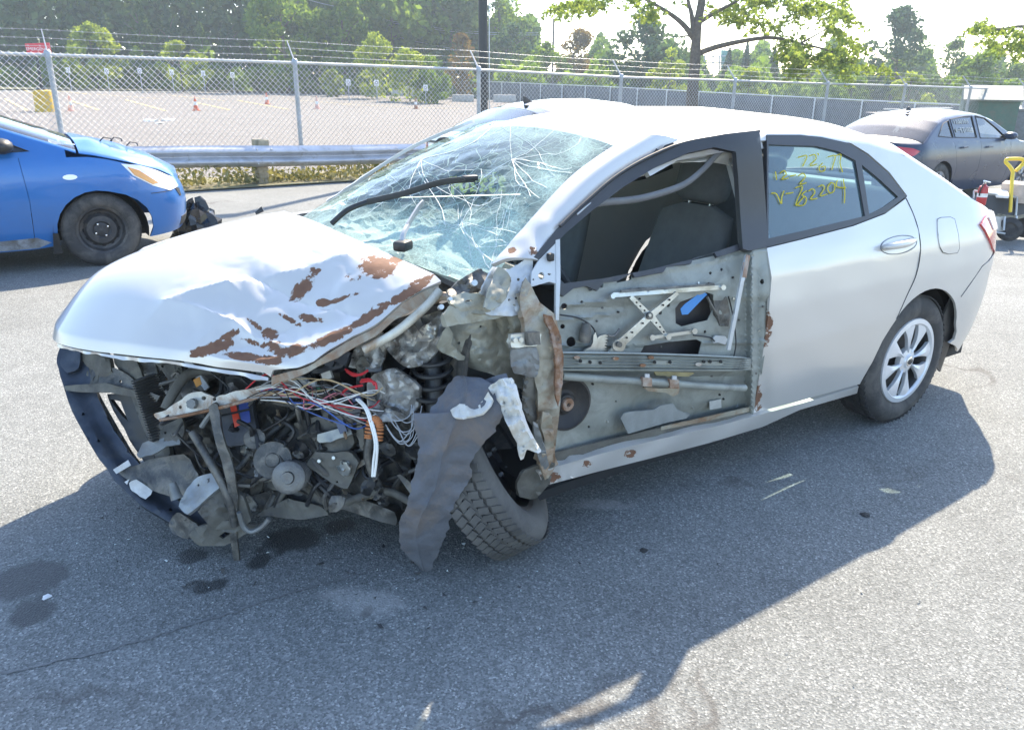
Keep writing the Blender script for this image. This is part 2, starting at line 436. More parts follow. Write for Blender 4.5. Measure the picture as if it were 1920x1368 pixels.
def tree(name, label, px, py_top, depth, width_px, kind, lm, seed, group=None, cat='tree', n=2600, base=.12, lsz=None, py_base=None):
    t = depth; dirn = ray(px, 160.)/FPX; 
    b = CAM+dirn*t; x, y = b[0], b[1]; z0 = gz(x, y)+.1
    top = dep(px, py_top, t)[2]; h = top-z0; rx = width_px*t/FPX*.5
    o = thing(name, label, cat, (x, y, z0), 0, group)
    r = np.random.default_rng(seed)
    leaf_mesh('crown', clumps(r, h, rx, kind, n, base), lsz or max(.16, rx*.085), lm, o, seed)
    bm = bmesh.new(); a_tube(bm, [(0, 0, -.2), (r.normal()*.02*h, 0, h*.4), (r.normal()*.03*h, r.normal()*.03*h, h*.85)], [max(.06, h*.017), max(.05, h*.012), .03], 7)
    for q in range(5):
        a = q*1.4+seed; zz = h*(.3+.1*q); a_tube(bm, [(0, 0, zz), (rx*.35*math.cos(a), rx*.35*math.sin(a), zz+h*.08), (rx*.7*math.cos(a), rx*.7*math.sin(a), zz+h*.16)], [h*.007+.02, h*.004+.015, .01], 5)
    finish('trunk', bm, BARK, o)
    return o
GT = 'trees beyond the far parking lot'
TREES = [
 ('rounded_tree', 'rounded yellow-green tree above the red emergency sign post', 185, 48, 74, 105, 'round', LF_LIME, 'bush'),
 ('conifer_tree', 'dark conifer just right of the rounded yellow-green tree', 212, 22, 80, 75, 'conifer', LF_BLUE, 0),
 ('conifer_tree', 'tall dark conifer between the two bright shrubs at the lot edge', 280, 6, 80, 95, 'conifer', LF_DARK, 0),
 ('conifer_tree', 'dark conifer rising behind the small lime shrub', 330, 14, 80, 80, 'conifer', LF_BLUE, 0),
 ('conifer_tree', 'slim dark conifer left of the tall columnar tree', 388, 46, 78, 60, 'conifer', LF_DARK, 0),
 ('conifer_tree', 'dark conifer beside the tall columnar tree', 436, 26, 80, 70, 'conifer', LF_BLUE, 0),
 ('columnar_tree', 'tall columnar green tree behind the second fence post', 540, -60, 76, 135, 'column', LF_GREEN, 0),
 ('leafy_tree', 'tall leafy tree just right of the columnar tree', 648, -40, 78, 120, 'column', LF_GREEN, 0),
 ('leafy_tree', 'big leafy tree behind the telegraph pole', 735, -70, 84, 190, 'round', LF_GREEN, 0),
 ('leafy_tree', 'tall green tree directly left of the black lamp post', 845, -60, 86, 150, 'round', LF_DARK, 0),
 ('shrub', 'small lime shrub in front of the dark conifers', 342, 76, 70, 95, 'bush', LF_LIME, 'bush'),
 ('shrub', 'vine covered shrub below the telegraph pole', 706, 62, 66, 85, 'column', LF_LIME, 'bush'),
 ('shrub', 'vine covered shrub with yellow top beside the concrete blocks', 768, 84, 62, 80, 'column', LF_LIME, 'bush'),
 ('shrub', 'dark round shrub growing over the concrete blocks', 808, 108, 60, 70, 'bush', LF_GREEN, 'bush'),
 ('shrub', 'low bright shrub behind the fourth traffic cone', 622, 128, 68, 46, 'bush', LF_LIME, 'bush'),
 ('shrub', 'rust coloured bare shrub beside the black lamp post', 866, 60, 72, 55, 'column', LF_RUST, 'bush'),
 ('leafy_tree', 'thin leafy tree just right of the black lamp post', 938, -45, 88, 95, 'round', LF_GREEN, 0),
 ('leafy_tree', 'dark medium tree right of the black lamp post', 962, 48, 80, 95, 'round', LF_BLUE, 0),
 ('shrub', 'green bush left of the rust tinged tree', 1022, 78, 78, 90, 'bush', LF_GREEN, 'bush'),
 ('leafy_tree', 'rust tinged rounded tree beside the distant pole', 1086, 58, 82, 92, 'round', LF_RUST, 0),
 ('leafy_tree', 'large blue-green tree behind the honey locust trunk', 1208, 14, 70, 150, 'round', LF_BLUE, 0),
 ('shrub', 'bright bush at the foot of the blue-green tree', 1254, 92, 62, 75, 'bush', LF_LIME, 'bush'),
 ('conifer_tree', 'dark conifer beside the billboard frame', 1362, 92, 82, 50, 'conifer', LF_BLUE, 0),
 ('conifer_tree', 'pointed conifer right of the billboard frame', 1394, 82, 82, 48, 'conifer', LF_BLUE, 0),
 ('shrub', 'lime bush in front of the pointed conifer', 1404, 128, 60, 60, 'bush', LF_LIME, 'bush'),
 ('conifer_tree', 'dark conifer under the honey locust branch', 1446, 92, 80, 58, 'conifer', LF_DARK, 0),
 ('conifer_tree', 'dark conifer behind the drooping yellow leaves', 1562, 104, 80, 66, 'conifer', LF_DARK, 0),
 ('shrub', 'green shrub below the drooping yellow leaves', 1600, 140, 62, 80, 'bush', LF_GREEN, 'bush'),
 ('leafy_tree', 'big dark blue-green tree against the white sky', 1672, 16, 72, 120, 'round', LF_BLUE, 0),
 ('shrub', 'round lime bush below the big dark tree', 1708, 134, 58, 80, 'bush', LF_LIME, 'bush'),
 ('leafy_tree', 'dark pointed tree right of the big dark tree', 1780, 72, 76, 90, 'round', LF_DARK, 0),
 ('leafy_tree', 'pale green tree behind the green dumpster', 1838, 98, 62, 110, 'round', LF_GREEN, 0),
 ('leafy_tree', 'dark tree beyond the dumpster at the picture edge', 1918, 78, 70, 90, 'round', LF_DARK, 0),
]
for i, (nm, lb, px, pt, dp, wd, kd, lm, ct) in enumerate(TREES):
    tree(nm, lb, px, pt, dp, wd, kd, lm, 100+i, GT, 'shrub' if ct == 'bush' else 'tree', n=3600 if wd > 100 else 2400, base=.02 if ct == 'bush' or kd == 'conifer' else .1)
# far wood that reads as one mass, and undergrowth
def mass(name, label, cat, spans, lm, n, seed, sz):
    r = np.random.default_rng(seed); out = []
    for (px0, px1, pt0, pt1, d, dd, k) in spans:
        m = int(n*k); u = r.random(m); px = px0+(px1-px0)*u; t = d+dd*(r.random(m)-.5)
        bx = CAM[None, :]+(FW*FPX+RT*(px[:, None]-960)-UP*(160.-684))/FPX*t[:, None]
        pt = pt0+(pt1-pt0)*u+24*np.sin(px/23.)+16*np.sin(px/9.7+2); top = (CAM[None, :]+(FW*FPX+RT*(px[:, None]-960)-UP*(pt[:, None]-684))/FPX*t[:, None])[:, 2]
        zz = r.random(m)**.8; z = -.3+(top+.3)*zz
        out.append(np.stack([bx[:, 0], bx[:, 1], z], 1))
    o = leaf_mesh(name, np.concatenate(out), sz, lm, None, seed); return tag(o, label, cat, kind='stuff')
mass('treeline', 'dense dark wood rising behind the far parking lot', 'wood', [(-90, 500, -50, -90, 92, 14, .5), (480, 905, -90, -60, 94, 14, .4), (900, 1010, 0, 70, 94, 10, .08), (1000, 1960, 105, 118, 92, 10, .3)], LF_DARK, 46000, 11, .55)
mass('undergrowth', 'mixed weeds and low shrubs along the edge of the far lot', 'undergrowth', [(-60, 470, 118, 126, 80, 8, .5), (440, 860, 140, 150, 80, 10, .3), (880, 1700, 132, 138, 76, 8, .45)], LF_GREEN, 17000, 12, .34)

# --- distant wooden poles and wires
WOODP = mat('old_pole_wood', (.2, .17, .14), .9, var=.4, scale=6)
def pole(label, px, pt, pb, d, rad, name='utility_pole'):
    a = dep(px, pb, d); b = dep(px, pt, d); o = thing(name, label, 'pole', (a[0], a[1], gz(a[0], a[1])))
    h = b[2]-o.location.z
    tube_obj('shaft', [(0, 0, -.1), (0, 0, h)], [rad*1.1, rad*.85], WOODP, o, 10)
    return o, b
po, ptop = pole('grey wooden utility pole standing in the wood', 684, 12, 75, 84, .16)
ca = dep(674, 22, 84)-np.array(po.location); cb = dep(696, 15, 84)-np.array(po.location)
tube_obj('crossarm', [ca, cb], .08, WOODP, po, 6)
pole('thin wooden pole beside the rust tinged tree', 1037, 36, 90, 86, .14)
WIREM = mat('cable_grey', (.35, .36, .37), .5, var=.1)
for k, (a, b, sag) in enumerate([((686, 30), (1010, 62), 10), ((686, 33), (1010, 66), 10), ((686, 52), (910, 100), 6), ((560, -6), (684, 18), 5)]):
    pts = [dep(a[0]+(b[0]-a[0])*t, a[1]+(b[1]-a[1])*t+sag*4*t*(1-t), 83) for t in np.linspace(0, 1, 12)]
    tag(tube_obj('power_cable', pts, .025, WIREM, None, 5), ['upper power cable running right from the utility pole', 'second power cable just below the upper one', 'low power cable dropping from the utility pole', 'power cable running left from the utility pole top'][k], 'cable', 'power cables on the utility pole')
# billboard frame
bb = thing('billboard', 'bare steel billboard frame with a green panel beyond the trees', 'billboard', V(dep(1350, 150, 90)))
o0 = np.array(bb.location)
STEEL_F = mat('far_steel', (.45, .45, .45), .6)
for px in (1321, 1337, 1349): tube_obj('upright', [dep(px, 160, 90)-o0, dep(px, 104, 90)-o0], .09, STEEL_F, bb, 6)
for py in (106, 118): tube_obj('beam', [dep(1320, py, 90)-o0, dep(1372, py-1, 90)-o0], .08, STEEL_F, bb, 6)
vs = [dep(1352, 94, 91)-o0, dep(1378, 95, 91)-o0, dep(1376, 130, 91)-o0, dep(1352, 130, 91)-o0]
sheet('panel', [(1352, 94), (1378, 95), (1376, 130), (1352, 130)], [], lambda a, b: dep(a, b, 91)-o0, 12, .1, mat('board_green', (.12, .3, .25), .6), bb)
# ================================================================ FENCES, RAILS, STREET FURNITURE
GALV = mat('galvanised_steel', (.5, .52, .54), .5, .6, var=.2, scale=8)
GALV_D = mat('galvanised_weathered', (.4, .42, .45), .55, .5, var=.25, scale=5)
FY = -10.55
def ftop(x): return ip(-x, [-12, -2.5, 1, 4.5, 8, 11.5, 15, 18.5, 22, 40], [1.93, 1.85, 1.82, 1.77, 1.68, 1.645, 1.6, 1.575, 1.53, 1.3])
fence = thing('chain_link_fence', 'tall chain-link fence with barbed wire behind the guardrail', 'fence', (0, 0, 0))
pxs = [9.5, 6.0, 2.48, -1.02, -4.51, -8.01, -11.51, -15.01, -18.5, -22.0, -25.5, -29., -32.5]
for i, x in enumerate(pxs):
    zt = ftop(x); zb = gz(x, FY)-.05
    bm = bmesh.new(); a_tube(bm, [(x, FY, zb), (x, FY, zt+.02)], .038, 12)
    a_lathe(bm, [(.0, .05), (.03, .045), (.048, .02), (.048, -.05), (.038, -.05)], 12, Matrix.Translation((x, FY, zt+.02)))
    p = finish('post', bm, GALV_D, fence, 50)
    bm = bmesh.new(); a_tube(bm, [(x, FY+.01, zt+.0), (x, FY-.30, zt+.34)], [.022, .016], 6, True, .45); finish('barbed_wire_arm', bm, GALV_D, p, 50)
for a, b in zip(pxs[:-1], pxs[1:]):
    tube_obj('top_rail', [(a, FY, ftop(a)), (b, FY, ftop(b))], .022, GALV, fence, 8)
bm = bmesh.new()
def prism(bm, a, b, r):
    a_tube(bm, [a, b], r, 3, False)
H = 1.8; dx = .088; x = 10.6; W_ = 0.0034
while x > -34:
    for s in (1, -1):
        x2 = x+s*H
        za, zb = ftop(x)+.035, ftop(x2)-H
        if s == 1: prism(bm, (x, FY+.045, za), (x2, FY+.04, zb), W_)
        else: prism(bm, (x, FY+.045, za), (x2, FY+.05, zb), W_)
    x -= dx
tag(finish('wire_mesh', bm, GALV, fence, 180), kind='stuff')
bm = bmesh.new()
for k, t in enumerate((.3, .62, .95)):
    for a, b in zip(pxs[:-1], pxs[1:]):
        pts = [(a+(b-a)*u, FY-.30*t, ftop(a)+(ftop(b)-ftop(a))*u+.34*t+.015-.06*u*(1-u)) for u in np.linspace(0, 1, 7)]
        a_tube(bm, pts, .0021, 4, False)
        n = int(abs(b-a)/.14)
        for q in range(n):
            u = (q+.5)/n; xx = a+(b-a)*u; zz = ftop(a)+(ftop(b)-ftop(a))*u+.34*t+.015-.06*u*(1-u); yy = FY-.30*t
            a_tube(bm, [(xx-.012, yy, zz-.016), (xx+.012, yy, zz+.016)], .0017, 3, False); a_tube(bm, [(xx+.01, yy+.012, zz-.012), (xx-.01, yy-.012, zz+.014)], .0017, 3, False)
tag(finish('barbed_wire', bm, GALV, fence, 180), kind='stuff')
# ---- guardrail
GY = -9.80
def gtop(x): return .605+.024*x if x > -3 else .533+.018*(x+3)
rail = thing('guardrail', 'galvanised W-beam guardrail on wooden posts before the fence', 'guardrail', (0, 0, 0))
prof = [(0, .0), (.014, -.012), (.055, -.045), (.078, -.075), (.078, -.095), (.05, -.125), (.012, -.155), (.012, -.165), (.05, -.195), (.078, -.225), (.078, -.245), (.055, -.275), (.014, -.305), (.0, -.315)]
RM = mat('guardrail_steel', (.46, .48, .52), .5, .55, var=.25, scale=3, dirt=(.3, .29, .28), dirt_amt=.25)
gx = [8.2, 3.7, -.15, -3.95, -7.75, -11.55, -15.3]
def beam(a, b, dy, m):
    def fn(u, v):
        x = a+(b-a)*u; i = v*(len(prof)-1); k = min(int(i), len(prof)-2); f = i-k
        o = prof[k][0]*(1-f)+prof[k+1][0]*f; z = prof[k][1]*(1-f)+prof[k+1][1]*f
        return (x, GY+dy+o+.006*math.sin(x*2.3), gtop(x)+z+.006*math.sin(x*1.7))
    return grid('rail_beam', fn, 10, 52, m, rail, .004, 60, toward=(0, 5, .4))
for i in range(len(gx)-1):
    bo = beam(gx[i]+.16, gx[i+1]-.1, .0 if i % 2 else .005, RM)
PW = mat('grey_post_wood', (.34, .29, .2), .9, var=.35, scale=14, bump=.5, bscale=40)
for x in gx:
    zt = gtop(x)+.085
    p = box_obj('post', (x, GY-.19, (zt+gz(x, GY))/2-.1), (.17, .19, zt-gz(x, GY)+.2), PW, rail, None, .012)
    box_obj('spacer_block', (x-.03, GY-.05, gtop(x)-.1), (.15, .1, .36), PW, p, None, .01)
    bm = bmesh.new()
    for dx_ in (-.11, .11):
        for dz_ in (-.055, -.26):
            a_lathe(bm, [(0, .012), (.012, .01), (.015, 0)], 8, frame_to((x+dx_, GY+.07, gtop(x)+dz_), (0, 1, 0)))
    finish('bolt', bm, GALV, p)
# weeds along the verge
r = np.random.default_rng(5); n = 9000
u = r.random(n); cx = 6-30*u; cy = -9.75-.55*r.random(n)+.12*np.sin(cx*3)
hh = (.05+.24*r.random(n)**2)*(.6+.6*(np.sin(cx*2.1)*.5+.5))
cen = np.stack([cx, cy, np.array([gz(a, b) for a, b in zip(cx, cy)])+.02+hh], 1)
tag(leaf_mesh('weeds', cen, .05, leafmat('leaf_dry', (.17, .17, .07), (.34, .30, .16), .3), None, 6, 1.9, 0.2), 'dry yellow-green weeds growing under the guardrail', 'weeds', kind='stuff')
bm = bmesh.new()
for k in range(60):
    x = 5-22*random.random(); y = -9.9-.3*random.random(); h = .15+.5*random.random()**3; z = gz(x, y)
    a_tube(bm, [(x, y, z), (x+random.gauss(0, .05), y, z+h*.6), (x+random.gauss(0, .12), y, z+h)], [.004, .003, .0015], 4, False)
tag(finish('dry_stalks', bm, mat('dry_stalk', (.3, .24, .12), .9), None), 'thin dry weed stalks standing along the guardrail', 'weeds', kind='stuff')

# ---- black lamp post behind the fence
BLK = mat('black_paint_metal', (.03, .032, .036), .45, .2, var=.2)
q = onp(906, 200, 1, -11.7); lx, ly = q[0], q[1]
lp = thing('lamp_post', 'thick black lamp post rising out of the picture behind the fence', 'lamp post', (lx, ly, gz(lx, ly)))
tube_obj('shaft', [(0, 0, 0), (0, 0, 7.5)], [.098, .085], BLK, lp, 16)
bm = bmesh.new(); a_lathe(bm, [(.0, .5), (.12, .5), (.125, .48), (.125, 0), (.16, 0), (.16, -.02)], 16, Matrix.Translation((0, 0, .02))); finish('base_cover', bm, BLK, lp)
tube_obj('conduit', [(-.10, .08, 0), (-.10, .07, 3.2)], .012, GALV, lp, 6)
bm = bmesh.new(); a_box(bm, (.5, 0, 7.45), (1.0, .28, .12), None, .03); finish('lamp_head', bm, BLK, lp)
box_obj('junction_box', (-.13, .1, .42), (.1, .08, .26), mat('grey_box', (.6, .6, .6), .6), lp)

# ---- traffic cones
def cone(label, px, py, body, hgt=.72):
    p = gpt(px, py); o = thing('traffic_cone', label, 'traffic cone', V(p), 0, 'traffic cones in the far lot')
    bm = bmesh.new(); a_box(bm, (0, 0, .02), (.37, .37, .04), None, .01); finish('base', bm, body, o)
    k = hgt
    bm = bmesh.new(); a_lathe(bm, [(.145, .04), (.10, .36*k), (.055, .82*k), (.032, .98*k), (.0, k)], 20); finish('cone_body', bm, body, o)
    bm = bmesh.new(); a_lathe(bm, [(.100, .40*k), (.078, .64*k), (.079, .64*k), (.102, .40*k)], 20); finish('reflective_band', bm, mat('cone_white', (.75, .73, .7), .4), o)
    return o
OR = mat('cone_orange', (.62, .12, .04), .5, var=.2); PK = mat('cone_faded_pink', (.7, .38, .3), .6, var=.2); DO = mat('cone_dirty_orange', (.33, .13, .06), .7, var=.3)
cone('faded pink traffic cone beside the yellow concrete block', 134, 209, PK)
cone('orange traffic cone alone between two yellow parking lines', 368, 208, OR)
cone('orange traffic cone standing farthest back in the lot', 501, 196, OR)
cone('pale orange traffic cone just right of the second fence post', 595, 205, PK)
cone('dirty dark orange traffic cone in front of the concrete blocks', 780, 205, DO)
# ---- yellow block with a red sign
p = gpt(86, 210); yb = thing('sign_base', 'yellow concrete block carrying a black post and a red sign', 'sign', V(p), R(-25))
bm = bmesh.new(); a_tube(bm, [(0, 0, 0), (0, 0, .93), (0, 0, .98)], [.43, .40, .35], 20); finish('block', bm, mat('yellow_paint_concrete', (.6, .38, .04), .7, var=.25, dirt=(.4, .3, .15), dirt_amt=.2), yb)
tube_obj('post', [(0, 0, .95), (-.05, 0, 2.8)], .07, BLK, yb, 10)
bm = bmesh.new(); a_lathe(bm, [(.0, .12), (.2, .1), (.24, .0)], 14, Matrix.Translation((0, 0, .97))); finish('post_foot', bm, BLK, yb)
box_obj('sign_plate', (-.2, .07, 2.75), (1.05, .03, .5), mat('sign_red', (.6, .05, .06), .5, var=.1), yb, Matrix.Rotation(R(3), 3, 'Y'))
def text_obj(name, s, size, M, m, parent):
    cu = bpy.data.curves.new(name, 'FONT'); cu.body = s; cu.size = size; cu.align_x = 'CENTER'; cu.align_y = 'CENTER'; cu.extrude = .002
    t_ = bpy.data.objects.new(name+'_src', cu); col.objects.link(t_); cu.materials.append(m)
    me = bpy.data.meshes.new_from_object(t_.evaluated_get(bpy.context.evaluated_depsgraph_get())); bpy.data.objects.remove(t_)
    o = bpy.data.objects.new(name, me); link(o, parent); o.matrix_local = M; return tag(o, kind='stuff')
text_obj('lettering', 'EMERGENCY', .18, Matrix.Translation((-.2, .092, 2.74)) @ Matrix.Rotation(R(180), 4, 'Z') @ Matrix.Rotation(R(90), 4, 'X'), mat('sign_white', (.8, .8, .8), .5), yb)
tag(strip('asphalt_patch_bar', (((p[0]+1.6, p[1]), (p[0]+.3, p[1])), ((p[0]+1.6, p[1]-.18), (p[0]+.3, p[1]-.18))), mat('dark_strip', (.06, .055, .05), .9), .03, 3), kind='structure')
# ---- painted parking lines in the far lot
YL = mat('line_yellow', (.62, .5, .2), .8, var=.3, scale=3)
WL = mat('line_white', (.62, .6, .57), .8, var=.3, scale=3)
def gline(px0, py0, px1, py1, wd, m, name='parking_line'):
    a = gpt(px0, py0); b = gpt(px1, py1); d = np.array([b[0]-a[0], b[1]-a[1]]); nn = np.array([-d[1], d[0]])/np.linalg.norm(d)*wd/2
    o = strip(name, (((a[0]+nn[0], a[1]+nn[1]), (b[0]+nn[0], b[1]+nn[1])), ((a[0]-nn[0], a[1]-nn[1]), (b[0]-nn[0], b[1]-nn[1]))), m, .028, 12); tag(o, kind='structure')
for a in [(10, 186, 50, 208, .14), (134, 190, 184, 207, .14), (236, 188, 312, 209, .14), (366, 193, 430, 207, .14), (445, 189, 540, 206, .14), (18, 163, 62, 176, .14), (96, 170, 170, 178, .14), (180, 178, 300, 186, .12), (320, 180, 420, 190, .12), (540, 188, 660, 196, .12), (640, 197, 860, 205, .12)]:
    gline(a[0], a[1], a[2], a[3], a[4], YL)
# ---- small white signs along the lot edge
SP = [(128, 132, 152), (200, 134, 155), (262, 133, 155), (322, 136, 158), (381, 138, 160), (436, 141, 162), (653, 155, 174), (706, 156, 176), (798, 165, 184)]
LBS = ['nearest the red sign post', 'under the rounded yellow-green tree', 'below the tall dark conifer', 'below the small lime shrub', 'left of the slim conifer', 'beside the dark hedge gap', 'left of the vine covered shrub', 'below the telegraph pole', 'in front of the concrete blocks']
DKL = mat('sign_dark', (.08, .08, .09), .6)
for i, (px, py, pb) in enumerate(SP):
    d = 66 if i < 6 else 58
    c = dep(px, py, d); z0 = gz(c[0], c[1]); o = thing('parking_sign', 'small white bay sign on a thin post '+LBS[i], 'sign', (c[0], c[1], z0), R(-30), 'small white bay signs')
    tube_obj('post', [(0, 0, -.2), (0, 0, c[2]-z0)], .03, GALV_D, o, 6)
    box_obj('plate', (0, .04, c[2]-z0), (.34, .02, .44), mat('plate_white', (.72, .72, .72), .5), o, None, .003)
    bm = bmesh.new(); a_lathe(bm, [(.07, 0), (.11, 0), (.11, .004), (.07, .004)], 14, frame_to((0, .052, c[2]-z0+.02), (0, 1, 0)), True); a_box(bm, (0, .053, c[2]-z0-.16), (.2, .004, .04)); finish('symbol', bm, DKL, o)
# kerb and concrete blocks
CONC = mat('concrete', (.42, .41, .39), .9, var=.2, scale=4, bump=.3, bscale=30, dirt=(.28, .27, .25), dirt_amt=.3)
def cblock(label, px, py, w, h, dpt, rz, nm='concrete_block'):
    p = gpt(px, py); o = thing(nm, label, 'concrete block', V(p), rz)
    box_obj('block_body', (0, 0, h/2), (w, dpt, h), CONC, o, None, .04)
    if w > 1:
        for k in (-.25, .25): box_obj('lifting_lug', (w*k, 0, h+.03), (.18, .18, .07), CONC, o, None, .02)
    return o
cblock('low concrete block left of the vine covered shrub', 745, 180, 1.1, .55, .8, R(-30))
cblock('tall grey concrete block below the dark round shrub', 778, 186, 1.5, 1.0, .8, R(-35))
cblock('small concrete block right of the tall grey one', 798, 187, .8, .7, .8, R(-30))
cblock('long concrete block beside the third fence post', 868, 191, 1.8, .55, .8, R(-30))
cblock('concrete block just right of the black lamp post', 946, 192, 1.9, .6, .8, R(-30))
cblock('wide concrete block in front of the screened fence', 1508, 232, 1.9, .6, .8, R(-80))
cblock('concrete block partly hidden behind the dark sedan roof', 1588, 236, 1.2, .6, .8, R(-80))
# ---- screened fence
SX = -37.0
sf = thing('screened_fence', 'low fence with grey screening fabric beyond the lot', 'fence', (0, 0, 0))
WP = mat('pale_pipe', (.68, .69, .7), .5, .3, var=.1)
def stop_(y):  # top line measured on the photograph
    return ip(-y, [10, 23, 33, 45, 60, 72], [.62, .8, 1.02, 1.3, 1.55, 1.7])
ysf = list(np.arange(-12, -72, -3.0))
SCR = mat('screen_fabric', (.13, .14, .155), .85, var=.25, scale=1.2)
for i, y in enumerate(ysf):
    zt = stop_(y); tube_obj('post', [(SX, y, zt-1.9), (SX, y, zt+.02)], .045, WP, sf, 8)
    if i < len(ysf)-1:
        y2 = ysf[i+1]; tube_obj('top_rail', [(SX, y, zt), (SX, y2, stop_(y2))], .035, WP, sf, 6)
        def fn(u, v, y=y, y2=y2):
            yy = y+(y2-y)*u; return (SX-.05+.05*math.sin(u*9+y)*(1-v)*.6, yy, stop_(yy)-.06-1.8*(1-v))
        grid('screen_panel', fn, 8, 4, SCR, sf, .01, 180, toward=(0, 0, 1))
# ---- dumpster, skip, blocks at right
def hull(name, px_pts, d, thick, m, parent, step=20):
    o0 = np.array(parent.location); return sheet(name, px_pts, [], lambda a, b: dep(a, b, d)-o0, step, thick, m, parent)
DG = mat('dumpster_green', (.075, .14, .115), .6, .1, var=.25, scale=3, dirt=(.12, .13, .11), dirt_amt=.35)
q = dep(1843, 250, 25.); du = thing('dumpster', 'tall dark green dumpster with a pale sloping lid behind the fence', 'dumpster', (q[0], q[1], gz(q[0], q[1])), R(32))
def prismx(name, prof, y0, y1, m, parent, bev=0):
    bm = bmesh.new(); A = [bm.verts.new((p[0], y0, p[1])) for p in prof]; B = [bm.verts.new((p[0], y1, p[1])) for p in prof]; n = len(prof)
    bm.faces.new(A); bm.faces.new(list(reversed(B)))
    for i in range(n): bm.faces.new((A[i], B[i], B[(i+1) % n], A[(i+1) % n]))
    bmesh.ops.recalc_face_normals(bm, faces=bm.faces[:])
    if bev: bmesh.ops.bevel(bm, geom=bm.edges[:], offset=bev, segments=2, affect='EDGES')
    return finish(name, bm, m, parent)
zt = dep(1843, 160, 25.)[2]-du.location.z
prismx('body', [(-.85, 0), (.75, 0), (.75, zt-.42), (.2, zt-.06), (-.85, zt-.06)], -.75, .75, DG, du, .02)
prismx('lid', [(.2, zt-.05), (.24, zt-.0), (.95, zt-.42), (.9, zt-.47)], -.8, .8, mat('pale_lid', (.22, .26, .26), .6, .1, var=.3), du, .008)
prismx('rear_lid', [(-.9, zt-.055), (-.9, zt+.02), (.22, zt+.02), (.19, zt-.055)], -.8, .8, DG, du, .008)
for k in (-.5, 0, .5): box_obj('side_rib', (-.05, .76, zt*.45), (.07, .05, zt*.8), DG, du)
q = dep(1737, 232, 30.); sk = thing('roll_off_skip', 'long dark low skip heaped with pale boards behind the fence', 'skip', (q[0], q[1], gz(q[0], q[1])), R(150))
SKM = mat('skip_dark', (.1, .1, .115), .7, .1, var=.3)
box_obj('skip_body', (0, 0, .5), (4.2, 1.6, 1.1), SKM, sk, None, .03)
for k in range(6): box_obj('skip_rib', (-1.8+k*.72, -.83, .5), (.08, .08, 1.0), SKM, sk)
for k in range(7):
    box_obj('board', (random.uniform(-1.2, 1.2), random.uniform(-.4, .4), 1.07+.03*k), (random.uniform(1.2, 2.4), .24, .03), mat('pale_board', (.62, .6, .56), .8), sk, Matrix.Rotation(random.uniform(-.2, .2), 3, 'Z'))
q = gpt(1895, 262)
o = cblock('pale concrete block standing on a slab beside the dumpster', 1895, 256, .55, .75, .5, R(20)); 
o2 = thing('grey_skip', 'dark grey skip with a white rim right of the dumpster', 'skip', V(dep(1935, 215, 26.)), R(30)); o2.location.z = gz(o2.location.x, o2.location.y)
box_obj('skip_body', (0, 0, .6), (2.2, 1.4, 1.2), mat('skip_grey', (.22, .23, .25), .6), o2, None, .03)
box_obj('skip_rim', (0, 0, 1.24), (2.26, 1.46, .07), mat('rim_grey', (.3, .3, .31), .6), o2)
o3 = thing('low_wall', 'low pale concrete slab wall behind the dark sedan bonnet', 'wall', V(gpt(1900, 275)), R(-5)); box_obj('slab', (0, 0, .2), (5.5, .5, .42), CONC, o3, None, .03)

# ---- honey locust in front of the screened fence
def branchy(o, bm, pts, r0, r1, seg=7):
    P = spline(pts, 5); n = len(P)
    a_tube(bm, P, [r0+(r1-r0)*i/(n-1) for i in range(n)], seg); return P
def locust(label, trunk, limbs, sprays, d, seed, base_px):
    q = dep(base_px[0], base_px[1], d); o = thing('honey_locust', label, 'tree', (q[0], q[1], gz(q[0], q[1])))
    o0 = np.array(o.location); rr = np.random.default_rng(seed)
    def P(a): return dep(a[0], a[1], d+(a[2] if len(a) > 2 else 0))-o0
    bm = bmesh.new(); b0 = P(trunk[0]); 
    branchy(o, bm, [np.array([b0[0], b0[1], -.1])]+[P(a) for a in trunk], .19, .10, 12)
    for lm in limbs: branchy(o, bm, [P(a[:3] if len(a) > 2 else a) for a in lm['p']], lm['r'][0], lm['r'][1])
    C = []
    for (x0, y0, x1, y1, wpx, n, dd) in sprays:
        k = max(2, int(n/72))
        for _ in range(k):
            u = rr.random(); cx = x0+(x1-x0)*u+rr.normal()*wpx*.45; cy = y0+(y1-y0)*u+rr.normal()*wpx*.4
            dz = dd+rr.normal()*.9; c = dep(cx, cy, d+dz)-o0
            # feathery leaf: leaflets along drooping stalks
            for s in range(3):
                an = rr.random()*6.28; L = .22+.25*rr.random(); dv = np.array([math.cos(an), math.sin(an), -.35-.5*rr.random()])*L
                a_tube(bm, [c, c+dv], .003, 3, False)
                tt = rr.random(14)[:, None]; C.append(c+dv*tt+rr.normal(size=(14, 3))*.035)
    finish('trunk', bm, BARK, o)
    C = np.concatenate(C); leaf_mesh('crown', C, .062, LF_YEL, o, seed, 2.0, 0)
    return o
D = 22.
